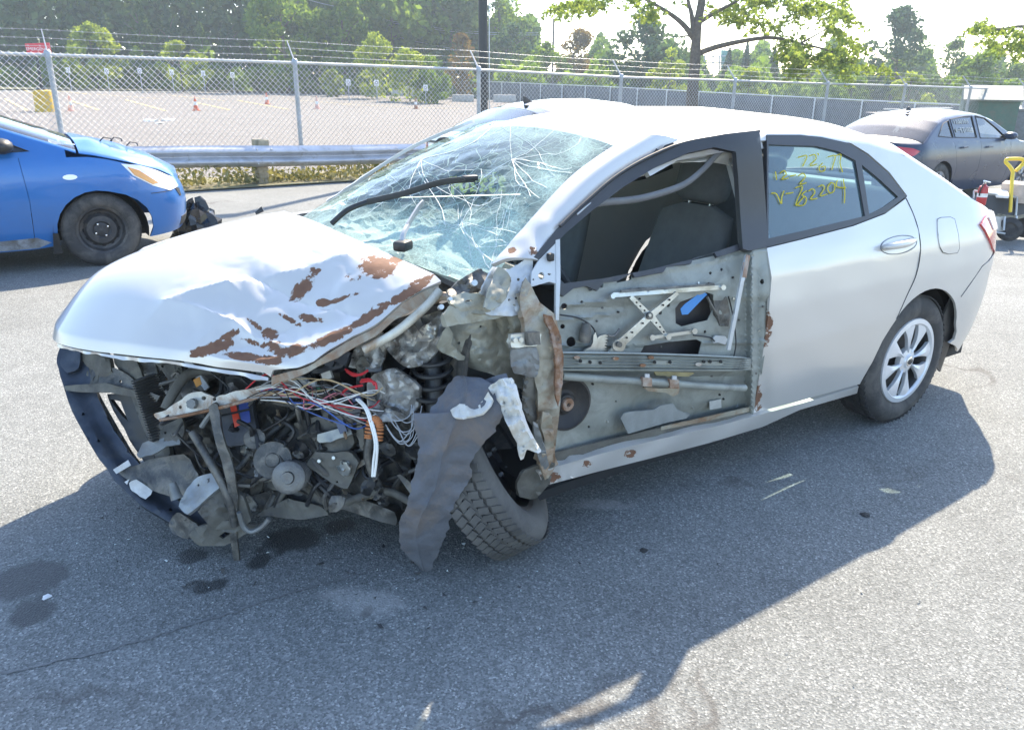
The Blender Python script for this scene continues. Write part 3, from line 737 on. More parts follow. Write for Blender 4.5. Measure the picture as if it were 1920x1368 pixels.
locust('honey locust tree with feathery yellow-green leaves behind the fence', [(1297, 205), (1299, 165), (1303, 120), (1305, 80), (1308, 45), (1316, 0), (1322, -70)],
 [{'p': [(1306, 102), (1345, 88), (1400, 76), (1448, 71), (1500, 82), (1555, 96), (1610, 125)], 'r': (.085, .012)},
  {'p': [(1301, 72), (1280, 45), (1250, 22), (1215, 2), (1180, -12)], 'r': (.09, .02)},
  {'p': [(1300, 66), (1297, 30), (1290, 0), (1280, -60)], 'r': (.085, .03)},
  {'p': [(1309, 44), (1345, 22), (1385, 0), (1420, -30)], 'r': (.07, .02)},
  {'p': [(1296, 68), (1275, 70), (1262, 88)], 'r': (.03, .006)},
  {'p': [(1500, 82), (1540, 60), (1580, 30)], 'r': (.03, .006)}],
 [(1210, -10, 1035, 18, 16, 2200, -.5), (1400, -5, 1600, 22, 34, 5200, 0), (1340, 20, 1470, 45, 24, 2400, .5), (1470, 90, 1640, 130, 30, 4200, -.3), (1470, 60, 1500, 130, 22, 2600, 0), (1540, 40, 1610, 85, 20, 1500, .3), (1200, 30, 1230, 10, 16, 700, 0), (1060, 5, 1130, 0, 12, 600, .2), (1150, -60, 1500, -60, 60, 5000, 0)], D, 33, (1297, 205))
locust('second honey locust whose yellow-green branch enters at the picture edge', [(2010, 215), (2005, 120), (2003, 50), (2000, -60)],
 [{'p': [(2004, 90), (1960, 62), (1915, 50), (1870, 55), (1820, 46)], 'r': (.07, .01)}], [(1990, 60, 1815, 48, 14, 2200, 0), (1960, 85, 1850, 78, 16, 1500, .3), (2010, -40, 2060, 80, 70, 5000, 0)], 20., 35, (2010, 215))
# ================================================================ OTHER CARS
RUB = mat('tyre_rubber', (.035, .035, .037), .8, var=.3, scale=20, dirt=(.085, .08, .075), dirt_amt=.45, dirt_scale=6)
RUBD = mat('tyre_rubber_dusty', (.085, .083, .08), .85, var=.3, scale=20, dirt=(.12, .115, .105), dirt_amt=.5, dirt_scale=4)
BLKP = mat('black_plastic', (.022, .023, .025), .5, var=.3, scale=20)
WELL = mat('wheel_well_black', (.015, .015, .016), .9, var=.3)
STW = mat('dark_steel_wheel', (.05, .052, .058), .55, .5, var=.3, scale=15, dirt=(.12, .11, .1), dirt_amt=.35)
CHR = mat('bright_metal', (.7, .7, .7), .25, .9, var=.05)
SILVER_PLASTIC = mat('wheel_cover_silver', (.6, .61, .63), .35, .35, var=.06)
LENS_R = mat('tail_lens_red', (.45, .015, .02), .12, var=.1, coat=1)
LENS_C = mat('lens_clear', (.78, .8, .82), .1, var=.08, coat=1)
LENS_A = mat('lens_amber', (.7, .28, .03), .15, var=.1, coat=1)
G_TINT = glass('glass_tinted', (.28, .33, .36), .9)
G_CLEAR = glass('glass_clear', (.62, .74, .74), .9)
DARKIN = mat('interior_dark', (.06, .06, .062), .85, var=.3)
def paint(name, base, metal=.3, rough=.3, dirt=None, amt=.2, coat=.7):
    return mat(name, base, rough, metal, var=.05, scale=3, coat=coat, dirt=dirt, dirt_amt=amt, dirt_scale=1.3)
def tyre_mesh(bm, R_, w, rim, seg=56, tread=True, M=None):
    M = M or Matrix(); h = w/2
    prof = [(rim, -h*.72), (rim+.012, -h*.86), ((rim+R_)/2-.01, -h*1.0), (R_-.03, -h*.95), (R_-.012, -h*.80)]
    n = 5
    for k in range(n):                # tread ribs with grooves
        a = -h*.74+(2*h*.74)*k/n; b = -h*.74+(2*h*.74)*(k+1)/n
        prof += [(R_-.001, a+.002), (R_, b-.010)]
        if k < n-1: prof += [(R_-.008, b-.008), (R_-.008, b-.001)]
    prof += [(R_-.012, h*.80), (R_-.03, h*.95), ((rim+R_)/2-.01, h*1.0), (rim+.012, h*.86), (rim, h*.72)]
    a_lathe(bm, prof, seg, M)
def tread_blocks(bm, R_, w, M, n=64):
    for row in range(4):
        y = (row-1.5)*w*.21
        for k in range(n):
            a = (k+.5*(row % 2))*2*math.pi/n
            c = Vector((math.cos(a)*(R_+.001), math.sin(a)*(R_+.001), y)); q = Matrix.Rotation(a, 3, 'Z') @ Matrix.Rotation(.35*(1 if row < 2 else -1), 3, 'X')
            r = bmesh.ops.create_cube(bm, size=1)
            bmesh.ops.transform(bm, matrix=M @ Matrix.Translation(c) @ q.to_4x4() @ Matrix.Diagonal((.0045, R_*2*math.pi/n*.78, w*.17, 1)), verts=r['verts'])
def wheel(parent, pos, sgn, R_=.315, w=.19, style='steel', rub=None, tilt=None):
    """wheel whose outer face looks along +y*sgn"""
    M = Matrix.Translation(pos) @ (tilt.to_4x4() if tilt is not None else Matrix()) @ Matrix.Rotation(R(-90*sgn), 4, 'X')
    o = bpy.data.objects.new('wheel', None); link(o, parent); o.matrix_local = M
    rim = R_*.63
    bm = bmesh.new(); tyre_mesh(bm, R_, w, rim)
    tread_blocks(bm, R_, w, Matrix()); finish('tyre', bm, rub or RUB, o, 40)
    h = w/2
    if style == 'steel':
        bm = bmesh.new(); a_lathe(bm, [(rim+.012, h*.72), (rim+.004, h*.80), (rim-.012, h*.72), (rim-.03, h*.25), (rim*.72, h*.12), (rim*.60, h*.42), (rim*.38, h*.46), (rim*.3, h*.3), (rim*.24, h*.36), (.0, h*.36)], 40)
        finish('rim', bm, STW, o, 40)
        for k in range(12):
            a = k*2*math.pi/12; bm = bmesh.new(); a_lathe(bm, [(0, 0), (.017, 0), (.017, -.01), (0, -.01)], 10, Matrix.Translation((math.cos(a)*rim*.70, math.sin(a)*rim*.70, h*.17)))
            finish('vent_hole', bm, WELL, o)
        for k in range(4):
            a = k*math.pi/2+.5; bm = bmesh.new(); a_lathe(bm, [(0, .018), (.008, .016), (.011, 0)], 6, Matrix.Translation((math.cos(a)*.057, math.sin(a)*.057, h*.45))); finish('lug_nut', bm, CHR, o)
    elif style == 'cover':
        bm = bmesh.new(); a_lathe(bm, [(rim+.012, h*.62), (rim+.008, h*.80), (rim-.02, h*.84), (rim-.03, h*.70), (rim-.03, h*.3), (0, h*.3)], 48); finish('rim', bm, BLKP, o, 40)
        bm = bmesh.new()
        a_lathe(bm, [(rim+.014, h*.78), (rim+.010, h*.93), (rim-.012, h*.97), (rim-.022, h*.86), (rim-.02, h*.76)], 64, None, True)
        a_lathe(bm, [(0, h*.98), (.03, h*.97), (.036, h*.9), (.06, h*.84), (.062, h*.6)], 40)
        # eight paired, twisted spokes
        for k in range(8):
            a = k*2*math.pi/8+.2; wid = .60 if k % 2 else .52; tw = .10 if k % 2 else -.04
            n = 8; L = []; Rr = []
            for i in range(n+1):
                u = i/n; rr = .045+(rim-.062)*u; ww = wid*(.30+.62*u**1.4)*.5; aa = a+tw*u
                z = h*(.88+.10*math.sin(u*math.pi)*.6+.02*u)
                L.append((rr, aa-ww*(1 if u > .0 else .8), z)); Rr.append((rr, aa+ww, z))
            rows = []
            for (r1, a1, z1), (r2, a2, z2) in zip(L, Rr):
                am = (a1+a2)/2
                rows.append([bm.verts.new((r1*math.cos(a1), r1*math.sin(a1), z1-.020)), bm.verts.new((r1*math.cos(a1), r1*math.sin(a1), z1-.004)), bm.verts.new((r1*math.cos(am), r1*math.sin(am), z1+.003)), bm.verts.new((r2*math.cos(a2), r2*math.sin(a2), z2-.004)), bm.verts.new((r2*math.cos(a2), r2*math.sin(a2), z2-.020))])
            for i in range(n):
                for j in range(4): bm.faces.new((rows[i][j], rows[i+1][j], rows[i+1][j+1], rows[i][j+1]))
        bmesh.ops.recalc_face_normals(bm, faces=bm.faces[:])
        finish('wheel_cover', bm, SILVER_PLASTIC, o, 30)
        bm = bmesh.new(); a_lathe(bm, [(.0, .0025), (.021, .002), (.024, 0)], 24, Matrix.Translation((0, 0, h*.985))); 
        finish('centre_cap', bm, CHR, o)
        bm = bmesh.new()
        for (rx_, ry_) in ((.019, .0125), (.007, .0115), (.0135, .005)):
            oy = .004 if ry_ == .005 else 0
            a_tube(bm, [(rx_*math.cos(t), ry_*math.sin(t)+oy, h*.985+.004) for t in np.linspace(0, 2*math.pi, 21)], .0013, 4, False)
        finish('emblem', bm, BLKP, o)
    else:
        bm = bmesh.new(); a_lathe(bm, [(rim+.012, h*.72), (rim+.0, h*.85), (rim-.02, h*.8), (rim-.03, h*.3), (0, h*.3)], 40)
        for k in range(5):
            a = k*2*math.pi/5
            for d_ in (-.14, .14):
                a_tube(bm, [(.04*math.cos(a), .04*math.sin(a), h*.75), ((rim-.015)*math.cos(a+d_), (rim-.015)*math.sin(a+d_), h*.78)], [.022, .014], 6)
        finish('rim', bm, mat('alloy_grey', (.3, .3, .31), .35, .7), o, 40)
    return o
class Body:
    """closed car body surface; x forward from the rear axle, y left, z up"""
    def __init__(s, wb, xr, xf, hw, top, belt, sill=.19, x0r=-.35, x0f=None, m=2.6, tumble=.48):
        s.wb, s.hw, s.top, s.belt, s.sill, s.m, s.tumble = wb, hw, top, belt, sill, m, tumble
        s.xr, s.xf = xr, xf; s.x0r = x0r; s.x0f = x0f if x0f is not None else wb+.25
    def half(s, z):
        k = s.hw/.875
        b = ip(z, [0, .17, .25, .40, .58, .75, .88, .95], [.78, .80, .825, .855, .875, .872, .855, .83])
        if z > .95: b = .83-s.tumble*(z-.95)
        return b*k
    def F(s, t, z):
        """t = x in the middle; past x0r / x0f it runs round the rounded ends to the centre line"""
        Y = s.half(z); xr = ip(z, *s.xr); xf = ip(z, *s.xf)
        if t < s.x0r:
            th = min(1, (s.x0r-t)/1.0)*math.pi/2; return (s.x0r-(s.x0r-xr)*math.sin(th)**(2/s.m), Y*math.cos(th)**(2/s.m), z)
        if t > s.x0f:
            th = min(1, (t-s.x0f)/1.0)*math.pi/2; return (s.x0f+(xf-s.x0f)*math.sin(th)**(2/s.m), Y*math.cos(th)**(2/s.m), z)
        return (t, Y, z)
    def tz(s, x): return ip(x, *s.top)
    def bz(s, x): return ip(x, *s.belt)
    def yatx(s, x, z):
        Y = s.half(z); xr = ip(z, *s.xr); xf = ip(z, *s.xf)
        if x < s.x0r:
            q = min(1, (s.x0r-x)/max(1e-6, s.x0r-xr)); return Y*max(0, 1-q**s.m)**(1/s.m)
        if x > s.x0f:
            q = min(1, (x-s.x0f)/max(1e-6, xf-s.x0f)); return Y*max(0, 1-q**s.m)**(1/s.m)
        return Y
    def U(s, x, t, z0=None, drop=.11):
        """upper skin: t 0 at the shoulder (left), 1 at the centre line"""
        z0 = s.tz(x) if z0 is None else z0; z1 = z0-drop; y1 = s.yatx(x, z1)
        cx, cz = y1-.05, z0-.014
        y = (1-t)**2*y1+2*t*(1-t)*cx; z = (1-t)**2*z1+2*t*(1-t)*cz+t*t*z0
        return (x, y, z)
def arch(cx, cz, r, z0, n=14):
    a0 = math.asin((z0-cz)/r); return [(cx+r*math.cos(math.pi-a0-(math.pi-2*a0)*i/n), cz+r*math.sin(math.pi-a0-(math.pi-2*a0)*i/n)) for i in range(n+1)]
def mir(f): 
    def g(a, b):
        p = f(a, b); return (p[0], -p[1], p[2])
    return g
def make_car(root, B, P, cfg):
    """sedan or hatchback from a Body: every panel its own part"""
    wb = B.wb; ra = cfg.get('arch', .345); wz = cfg.get('wz', .315)
    tr, tf = B.x0r-1.0, B.x0f+1.0
    dsh = cfg['shoulder']     # z of the shoulder line along x
    def shz(t):
        x = B.F(t, .6)[0]; return ip(x, *dsh)
    s0 = B.sill
    seams = cfg['seams']      # x of [rear door rear, B pillar, front door front]
    FAR = (0, 50, 1)
    for side in (1, -1):
        f = (lambda a, b: B.F(a, b)) if side == 1 else mir(lambda a, b: B.F(a, b))
        tw = (0, 60*side, .5)
        # quarter panel with rear bumper half, doors, front wing with bumper half
        g = .004
        def top(a, b, n): return [(t, shz(t)) for t in np.linspace(a, b, n)]
        xd = seams[0]
        q = [(tr, s0+.06)]+[(t, s0+.04) for t in (tr+.4, tr+.7, -ra-.08)]+arch(0, wz, ra, s0+.02)+[(ra+.03, s0), (xd-.0, s0+.02), (xd-.01-.25, .75), (xd-.3-g, shz(xd-.3))]
        q = [(tr, s0+.06), (tr+.5, s0+.03)]+arch(0, wz, ra, s0+.02)+[(xd-g, s0+.0), (xd-g, .55), (xd-.14-g, shz(xd-.14))]+top(xd-.16, tr, 24)
        sheet('rear_quarter', q, [], f, .06, .012, P, root, 40, toward=tw)
        d1 = [(xd, s0), (seams[1]-g, s0), (seams[1]-g, shz(seams[1]))]+top(seams[1]-.02, xd-.14, 6)+[(xd, .55)]
        sheet('door', d1, [], f, .08, .012, P, root, 40, toward=tw)
        d2 = [(seams[1], s0), (seams[2]-g, s0), (seams[2]-g+.02, .6), (seams[2]-g, shz(seams[2]))]+top(seams[2]-.02, seams[1], 8)
        sheet('door', d2, [], f, .08, .012, P, root, 40, toward=tw)
        w2 = [(seams[2], s0)]+arch(wb, wz, ra, s0+.02)+[(tf-.5, s0+.03), (tf, s0+.05)]+top(tf, seams[2], 24)+[(seams[2]+.02, .6)]
        sheet('front_wing', w2, [], f, .06, .012, P, root, 40, toward=tw)
        # wheel-well liners
        for cx in (0, wb):
            bm = bmesh.new(); M = Matrix.Translation((cx, side*(B.hw-.05), wz)) @ Matrix.Rotation(R(90*side), 4, 'X')
            a_lathe(bm, [(ra+.03, -.03), (ra+.03, .32), (0, .33)], 28, M); bmesh.ops.delete(bm, geom=[v for v in bm.verts if v.co.z < .2], context='VERTS'); finish('wheel_liner', bm, WELL, root)
        # door handles
        for hx in (xd+.14-.1, seams[1]+.14):
            z = ip(hx, *dsh)-.10; y = B.half(z); bm = bmesh.new(); a_tube(bm, [(hx, side*(y-.005), z), (hx+.03, side*(y+.028), z+.006), (hx+.16, side*(y+.03), z+.012), (hx+.2, side*(y-.005), z+.014)], [.012, .016, .017, .01], 8, True, .7); finish('door_handle', bm, cfg.get('handle', P), root)
        # greenhouse side with windows
        gx0, gx1 = cfg['green']
        up = [(x, B.tz(x)-.11) for x in np.linspace(gx0, gx1, 26)]
        lo = [(x, ip(x, *dsh)) for x in np.linspace(gx1, gx0, 20)]
        yf = lambda a, b: (a, side*B.yatx(a, b), b)
        sheet('pillar_frame', up+lo, cfg['windows'], yf, .05, .02, P, root, 40, toward=tw)
        for wnd in cfg['windows']:
            sheet('side_window', wnd, [], lambda a, b: (a, side*(B.yatx(a, b)-.008), b), .12, 0, cfg['glass'], root, 40, toward=tw)
            bm = bmesh.new(); pts = [V(yf(a, b)) for a, b in wnd]; a_tube(bm, pts+[pts[0]], .009, 5, False); finish('window_seal', bm, BLKP, root)
        mp = cfg['mirror']; z = mp[1]; y = side*(B.half(z)+.09)
        bm = bmesh.new(); a_lathe(bm, [(.0, -.075), (.06, -.07), (.085, -.03), (.088, .01), (.07, .05), (.035, .075), (0, .08)], 16, frame_to((mp[0], y, z), (1, 0, .0)) @ Matrix.Diagonal((.72, 1.25, 1, 1))); 
        mo = finish('wing_mirror', bm, cfg.get('mirror_mat', P), root)
        tube_obj('mirror_arm', [(mp[0]-.02, side*(B.half(z)-.03), z-.05), (mp[0], y, z-.02)], .022, BLKP, mo)
    def upper(name, xa, xb, ta, m, thick=.012, t1=1.0, n=22):
        def fn(u, v):
            x = xa+(xb-xa)*u; t = ta+(t1-ta)*v; return x, t
        def full(u, v):
            x = xa+(xb-xa)*u; vv = 2*v-1; t = 1-(1-ta)*abs(vv); p = B.U(x, t); return (p[0], p[1]*(1 if vv > 0 else -1) if abs(vv) > 1e-9 else 0., p[2])
        return grid(name, full, n, 26, m, root, thick, 50, toward=(0, 0, 60))
    X = cfg['upper']
    for nm, xa, xb, ta, mk in X:
        upper(nm, xa, xb, ta, cfg['glass'] if mk == 'glass' else (cfg.get('front_glass', cfg['glass']) if mk == 'wglass' else P), 0 if 'glass' in mk else .012)
        if 'glass' in mk:
            for sd in (1, -1): grid('pillar_skin', lambda u, v, sd=sd, xa=xa, xb=xb, ta=ta: (lambda p: (p[0], sd*p[1], p[2]))(B.U(xa+(xb-xa)*u, ta*v)), 12, 4, P, root, .012, 50, toward=(0, 0, 60))
    # floor so that nothing shows through, seats
    box_obj('floor_pan', ((B.x0r+B.x0f)/2, 0, .26), (wb+.9, B.hw*1.6, .06), WELL, root)
    for cx in (0, wb):
        for side in (1, -1): wheel(root, (cx, side*(B.hw-.115), wz-.0), side, wz+.003, .19, cfg.get('wheel', 'steel'))
def seats(root, xs, hw, zt=1.2, m=None):
    for x in xs:
        for s in (-1, 1):
            bm = bmesh.new(); a_box(bm, (x-.12, s*hw*.42, .78), (.14, .46, .62), Matrix.Rotation(R(-14), 3, 'Y'), .05); a_box(bm, (x+.15, s*hw*.42, .50), (.5, .48, .16), None, .05)
            o = finish('seat', bm, m or DARKIN, root); bm = bmesh.new(); a_box(bm, (x-.22, s*hw*.42, zt), (.09, .26, .17), Matrix.Rotation(R(-10), 3, 'Y'), .035); finish('headrest', bm, m or DARKIN, o)

# ---------------- blue hatchback
BLUE = paint('blue_paint', (.014, .13, .40), .25, .35, dirt=(.03, .13, .35), amt=.25)
bl = thing('blue_hatchback', 'blue hatchback with buckled bonnet and black steel wheels', 'car', (2.76+2.6, -5.73, 0), math.pi)
Bb = Body(2.6, ([.2, .5, .9, 1.2], [-.55, -.62, -.6, -.5]), ([.15, .3, .5, .62, .8, .95], [3.34, 3.43, 3.45, 3.42, 3.33, 3.2]), .855,
    ([-.6, -.45, -.2, .2, .8, 1.3, 1.6, 2.0, 2.5, 2.62, 2.9, 3.15, 3.32, 3.42], [1.0, 1.25, 1.46, 1.52, 1.535, 1.50, 1.42, 1.26, 1.075, 1.055, .985, .90, .80, .74]),
    None, m=2.5, x0f=2.72, x0r=-.3, tumble=.40)
shb = ([-.6, 0, 1, 2.0, 2.6, 2.9, 3.1, 3.3, 3.4], [.98, .97, .93, .945, .93, .87, .79, .72, .68])
make_car(bl, Bb, BLUE, dict(shoulder=shb, seams=(.45, 1.05, 2.08), green=(-.42, 2.42), glass=G_TINT, front_glass=G_CLEAR, wz=.31, arch=.345, mirror=(1.98, 1.04), mirror_mat=BLKP, wheel='steel',
    windows=[[(-.1, 1.03), (.42, 1.01), (.42, 1.36), (.1, 1.36)], [(.5, 1.01), (1.02, .99), (1.02, 1.38), (.5, 1.375)], [(1.12, .99), (1.72, .985), (1.74, 1.20), (1.5, 1.30), (1.12, 1.375)], [(1.78, .985), (2.16, .99), (1.78, 1.17)]],
    upper=[('tailgate', -.58, -.3, .0, 'p'), ('roof', -.3, 1.42, .0, 'p'), ('windscreen', 1.42, 2.5, .12, 'wglass'), ('bonnet', 2.52, 3.41, .0, 'p')]))
for ch in list(bl.children):                       # buckled bonnet with a raised fold by the windscreen
    if ch.name.split('.')[0] == 'bonnet':
        for v in ch.data.vertices:
            x, y = v.co.x, v.co.y; k = math.exp(-((x-2.62)/.12)**2); e_ = max(0., 1-(abs(y)/.72)**4); v.co.z += e_*(.022*k*(.6+.4*math.sin(y*7))+.014*math.sin(x*11+y*5)*math.exp(-((x-2.75)/.2)**2)+.02*math.exp(-((x-2.66)/.1)**2-((y+.5)/.16)**2))
seats(bl, (.4, 1.35), .85)
def fpatch(B, name, outline, off, m, root, step=.05, side=-1, thick=.01):
    def f(a, b):
        p = B.F(a, b); e = 1e-3; pa = np.array(B.F(a+e, b)); pb = np.array(B.F(a, b+e)); p0 = np.array(p); n = np.cross(pa-p0, pb-p0); n /= np.linalg.norm(n)+1e-12
        if n[1] < 0 and abs(n[1]) > .05: n = -n
        elif n[0] < 0 and abs(n[1]) <= .05 and p[0] > 1: n = -n
        q = p0+n*off; return (q[0], side*q[1], q[2])
    return sheet(name, outline, [], f, step, thick, m, root, 50, toward=(5 if outline[0][0] > 1 else -5, side*40, 1))
for sd in (-1, 1):
    hl = fpatch(Bb, 'headlight', [(2.80, .865), (2.95, .845), (3.1, .79), (3.3, .70), (3.33, .62), (3.16, .60), (3.0, .66), (2.86, .76)], .006, LENS_C, bl, .04, sd)
    fpatch(Bb, 'turn_signal', [(2.83, .845), (2.93, .79), (3.02, .70), (2.98, .685), (2.86, .765)], .018, LENS_A, hl, .04, sd) if False else None
    o = fpatch(Bb, 'turn_signal', [(2.84, .835), (2.92, .80), (3.06, .68), (3.0, .672), (2.87, .765)], .013, LENS_A, bl, .04, sd)
    fpatch(Bb, 'side_marker', [(2.42+.055*math.cos(t), .775+.022*math.sin(t)) for t in np.linspace(0, 2*math.pi, 16, endpoint=False)], .008, LENS_C, bl, .03, sd)
    fpatch(Bb, 'bumper_cut', [(2.96, .60), (2.965, .6), (3.2, .60), (3.2, .594), (2.96, .594)], .003, BLKP, bl, .04, sd)
    fpatch(Bb, 'fog_lamp_recess', [(3.25, .62), (3.34, .60), (3.33, .53), (3.3, .53)], .004, BLKP, bl, .04, sd)
    fpatch(Bb, 'lower_grille', [(3.3, .34), (3.72, .36), (3.72, .26), (3.3, .26)], .004, BLKP, bl, .05, sd)
    fpatch(Bb, 'mud_flap', [(2.22, .32), (2.26, .32), (2.27, .14), (2.2, .14)], .02, BLKP, bl, .05, sd)
    fpatch(Bb, 'sill_scrape', [(.5, .30), (1.2, .27), (2.1, .29), (2.2, .24), (2.1, .2), (.5, .2)], .004, mat('scraped_sill', (.22, .24, .27), .7, var=.5, scale=9, dirt=(.1, .09, .08)), bl, .08, sd)
# wiper remains and small debris on the bonnet
for k, (x, y, z) in enumerate([(2.74, -.42, 1.06), (2.84, -.30, 1.05), (2.98, -.22, 1.0)]):
    tube_obj('wiper_fragment', [(x, y, z-.03), (x+.03, y-.03, z+.005), (x+.09, y, z-.01), (x+.10, y+.03, z-.035)], .006, BLKP, bl, 6)
# ---------------- dark sedan
DARK = paint('charcoal_paint', (.012, .026, .06), .0, .3, coat=.25)
gzd = -.19
ds = thing('dark_sedan', 'dark charcoal sedan with pale chalk writing on its rear door window', 'car', (-8.95, -4.85, gzd-.03), math.pi+R(1))
sedan_top = ([-.98, -.9, -.6, -.55, -.3, 0., .3, .7, 1.1, 1.5, 1.75, 2.1, 2.5, 2.7, 3.0, 3.3, 3.5, 3.6], [.98, 1.04, 1.06, 1.07, 1.21, 1.345, 1.415, 1.45, 1.455, 1.42, 1.35, 1.19, 1.01, .985, .95, .87, .78, .7])
Bd = Body(2.75, ([.2, .4, .6, .8, 1.0], [-.85, -.98, -1.02, -.99, -.93]), ([.15, .35, .6, .8, .95], [3.55, 3.68, 3.68, 3.55, 3.4]), .89, (sedan_top[0], [z*.985 for z in sedan_top[1]]), None, x0f=2.9, x0r=-.4, tumble=.5)
shd = ([-1.05, -.6, 0, 1.2, 2.2, 2.8, 3.2, 3.5, 3.7], [.93, .96, .985, .96, .92, .89, .83, .74, .68])
CH = mat('chalk_grey', (.6, .6, .56), .9)
make_car(ds, Bd, DARK, dict(shoulder=shd, seams=(.42, 1.12, 2.12), green=(-.62, 2.4), glass=G_TINT, front_glass=G_CLEAR, wz=.325, arch=.37, mirror=(1.98, 1.02), wheel='alloy',
    windows=[[(-.12, 1.06), (.3, 1.03), (.3, 1.28), (.12, 1.24)], [(.36, 1.03), (1.02, 1.01), (1.06, 1.34), (.8, 1.335), (.36, 1.295)], [(1.13, 1.0), (2.0, .975), (1.75, 1.14), (1.45, 1.30), (1.17, 1.34)]],
    upper=[('boot_lid', -.93, -.57, .0, 'p'), ('rear_window', -.55, .16, .16, 'glass'), ('roof', .16, 1.55, .0, 'p'), ('windscreen', 1.55, 2.48, .12, 'wglass'), ('bonnet', 2.5, 3.55, .0, 'p')]))
seats(ds, (.35, 1.4), .86)
for sd in (-1, 1):
    fpatch(Bd, 'tail_light', [(-.62, .86), (-.75, .9), (-1.0, .92), (-1.1, .88), (-1.1, .76), (-.9, .76), (-.7, .80)], .006, LENS_R, ds, .05, sd)
    fpatch(Bd, 'headlight', [(3.05, .79), (3.3, .76), (3.55, .68), (3.5, .6), (3.2, .66)], .006, LENS_C, ds, .05, sd)
bm = bmesh.new(); a_lathe(bm, [(.0, .06), (.02, .055), (.045, .0)], 10, Matrix.Translation((.3, 0, 1.41)) @ Matrix.Diagonal((1.8, .6, 1, 1))); finish('roof_antenna', bm, BLKP, ds)
STROKES = {'0': [[(.5, 1), (.15, .8), (.1, .35), (.4, 0), (.8, .2), (.85, .7), (.5, 1)]], '1': [[(.45, 1), (.5, 0)]], '2': [[(.1, .75), (.4, 1), (.75, .75), (.5, .4), (.1, .08), (.45, .12), (.9, 0)]],
 '3': [[(.15, .95), (.7, .9), (.4, .6), (.8, .35), (.5, .02), (.1, .1)]], '4': [[(.25, 1), (.1, .45), (.85, .5)], [(.7, 1), (.75, -.35)]], '5': [[(.85, 1), (.3, .95), (.25, .55), (.75, .5), (.7, .05), (.15, .0)]],
 '6': [[(.8, 1), (.25, .6), (.15, .15), (.55, 0), (.8, .3), (.3, .45)]], '7': [[(.05, .95), (.9, 1), (.75, .6), (.85, 0), (.9, -.35)]], 'V': [[(.0, .9), (.3, .0), (.75, 1.05)]], 'Y': [[(.05, 1), (.3, .55), (.7, .5)], [(.75, 1), (.6, 0), (.4, -.3)]], '-': [[(.1, .5), (.9, .45)]], 'Z': [[(.05, .9), (.75, 1), (.2, .05), (.85, .1)]], 'S': [[(.8, .9), (.3, .95), (.3, .6), (.7, .4), (.5, .0), (.1, .1)]],
 'T': [[(0, 1), (1, .95)], [(.5, 1), (.5, 0)]], 'C': [[(.85, .9), (.3, 1), (.1, .4), (.4, 0), (.85, .1)]], 'O': [[(.5, 1), (.1, .7), (.2, .1), (.7, .05), (.85, .7), (.5, 1)]], 'R': [[(.15, 0), (.2, 1), (.8, .85), (.7, .5), (.2, .48)], [(.4, .48), (.9, 0)]], 'L': [[(.2, 1), (.2, .02), (.85, .05)]], 'A': [[(.05, 0), (.45, 1), (.9, 0)], [(.2, .4), (.75, .4)]], "'": [[(.5, 1.05), (.55, .85)]], ' ': []}
def ribbon(bm, pts, rad):
    pts = [V(p) for p in pts]; prev = None
    for i, p in enumerate(pts):
        t = (pts[min(i+1, len(pts)-1)]-pts[max(i-1, 0)]).normalized(); n = t.cross(Vector((0, 1, 0))).normalized()*rad
        cur = (bm.verts.new(p+n), bm.verts.new(p-n))
        if prev: bm.faces.new((prev[0], prev[1], cur[1], cur[0]))
        prev = cur
def scrawl(name, s, fn, w, h, gap, rad, m, parent, jit=.06, seed=1, flat=False):
    """handwriting: strokes laid on a surface by fn(u, v)"""
    rr = random.Random(seed); bm = bmesh.new(); u = 0
    for chh in s:
        dy = rr.uniform(-jit, jit)*h
        for st in STROKES.get(chh, []):
            P = spline([(u+a*w, b*h+dy+rr.uniform(-.02, .02)*h) for a, b in st], 5)
            (ribbon(bm, [fn(q[0], q[1]) for q in P], rad) if flat else a_tube(bm, [fn(q[0], q[1]) for q in P], rad, 5, True))
        u += w*gap
    return tag(finish(name, bm, m, parent, 60), kind='stuff')
scrawl('chalk_writing', '232303', lambda u, v: (1.0-.56*1+u*1.0, -(Bd.yatx(1.0, 1.22+v)+.004), 1.24+v), .07, .06, 1.3, .006, CH, ds, seed=2) if False else None
for row, (txt, zb) in enumerate((('1200303', 1.23), ('V-471002', 1.11))):
    scrawl('chalk_writing', txt, lambda u, v, zb=zb: (.96-u, -(Bd.yatx(.7, zb+v)+.003), zb+v) if False else (.44+u, -(Bd.yatx(.7, zb+v)+.003), zb+v), .05, .055, 1.35, .005, CH, ds, seed=row+2)
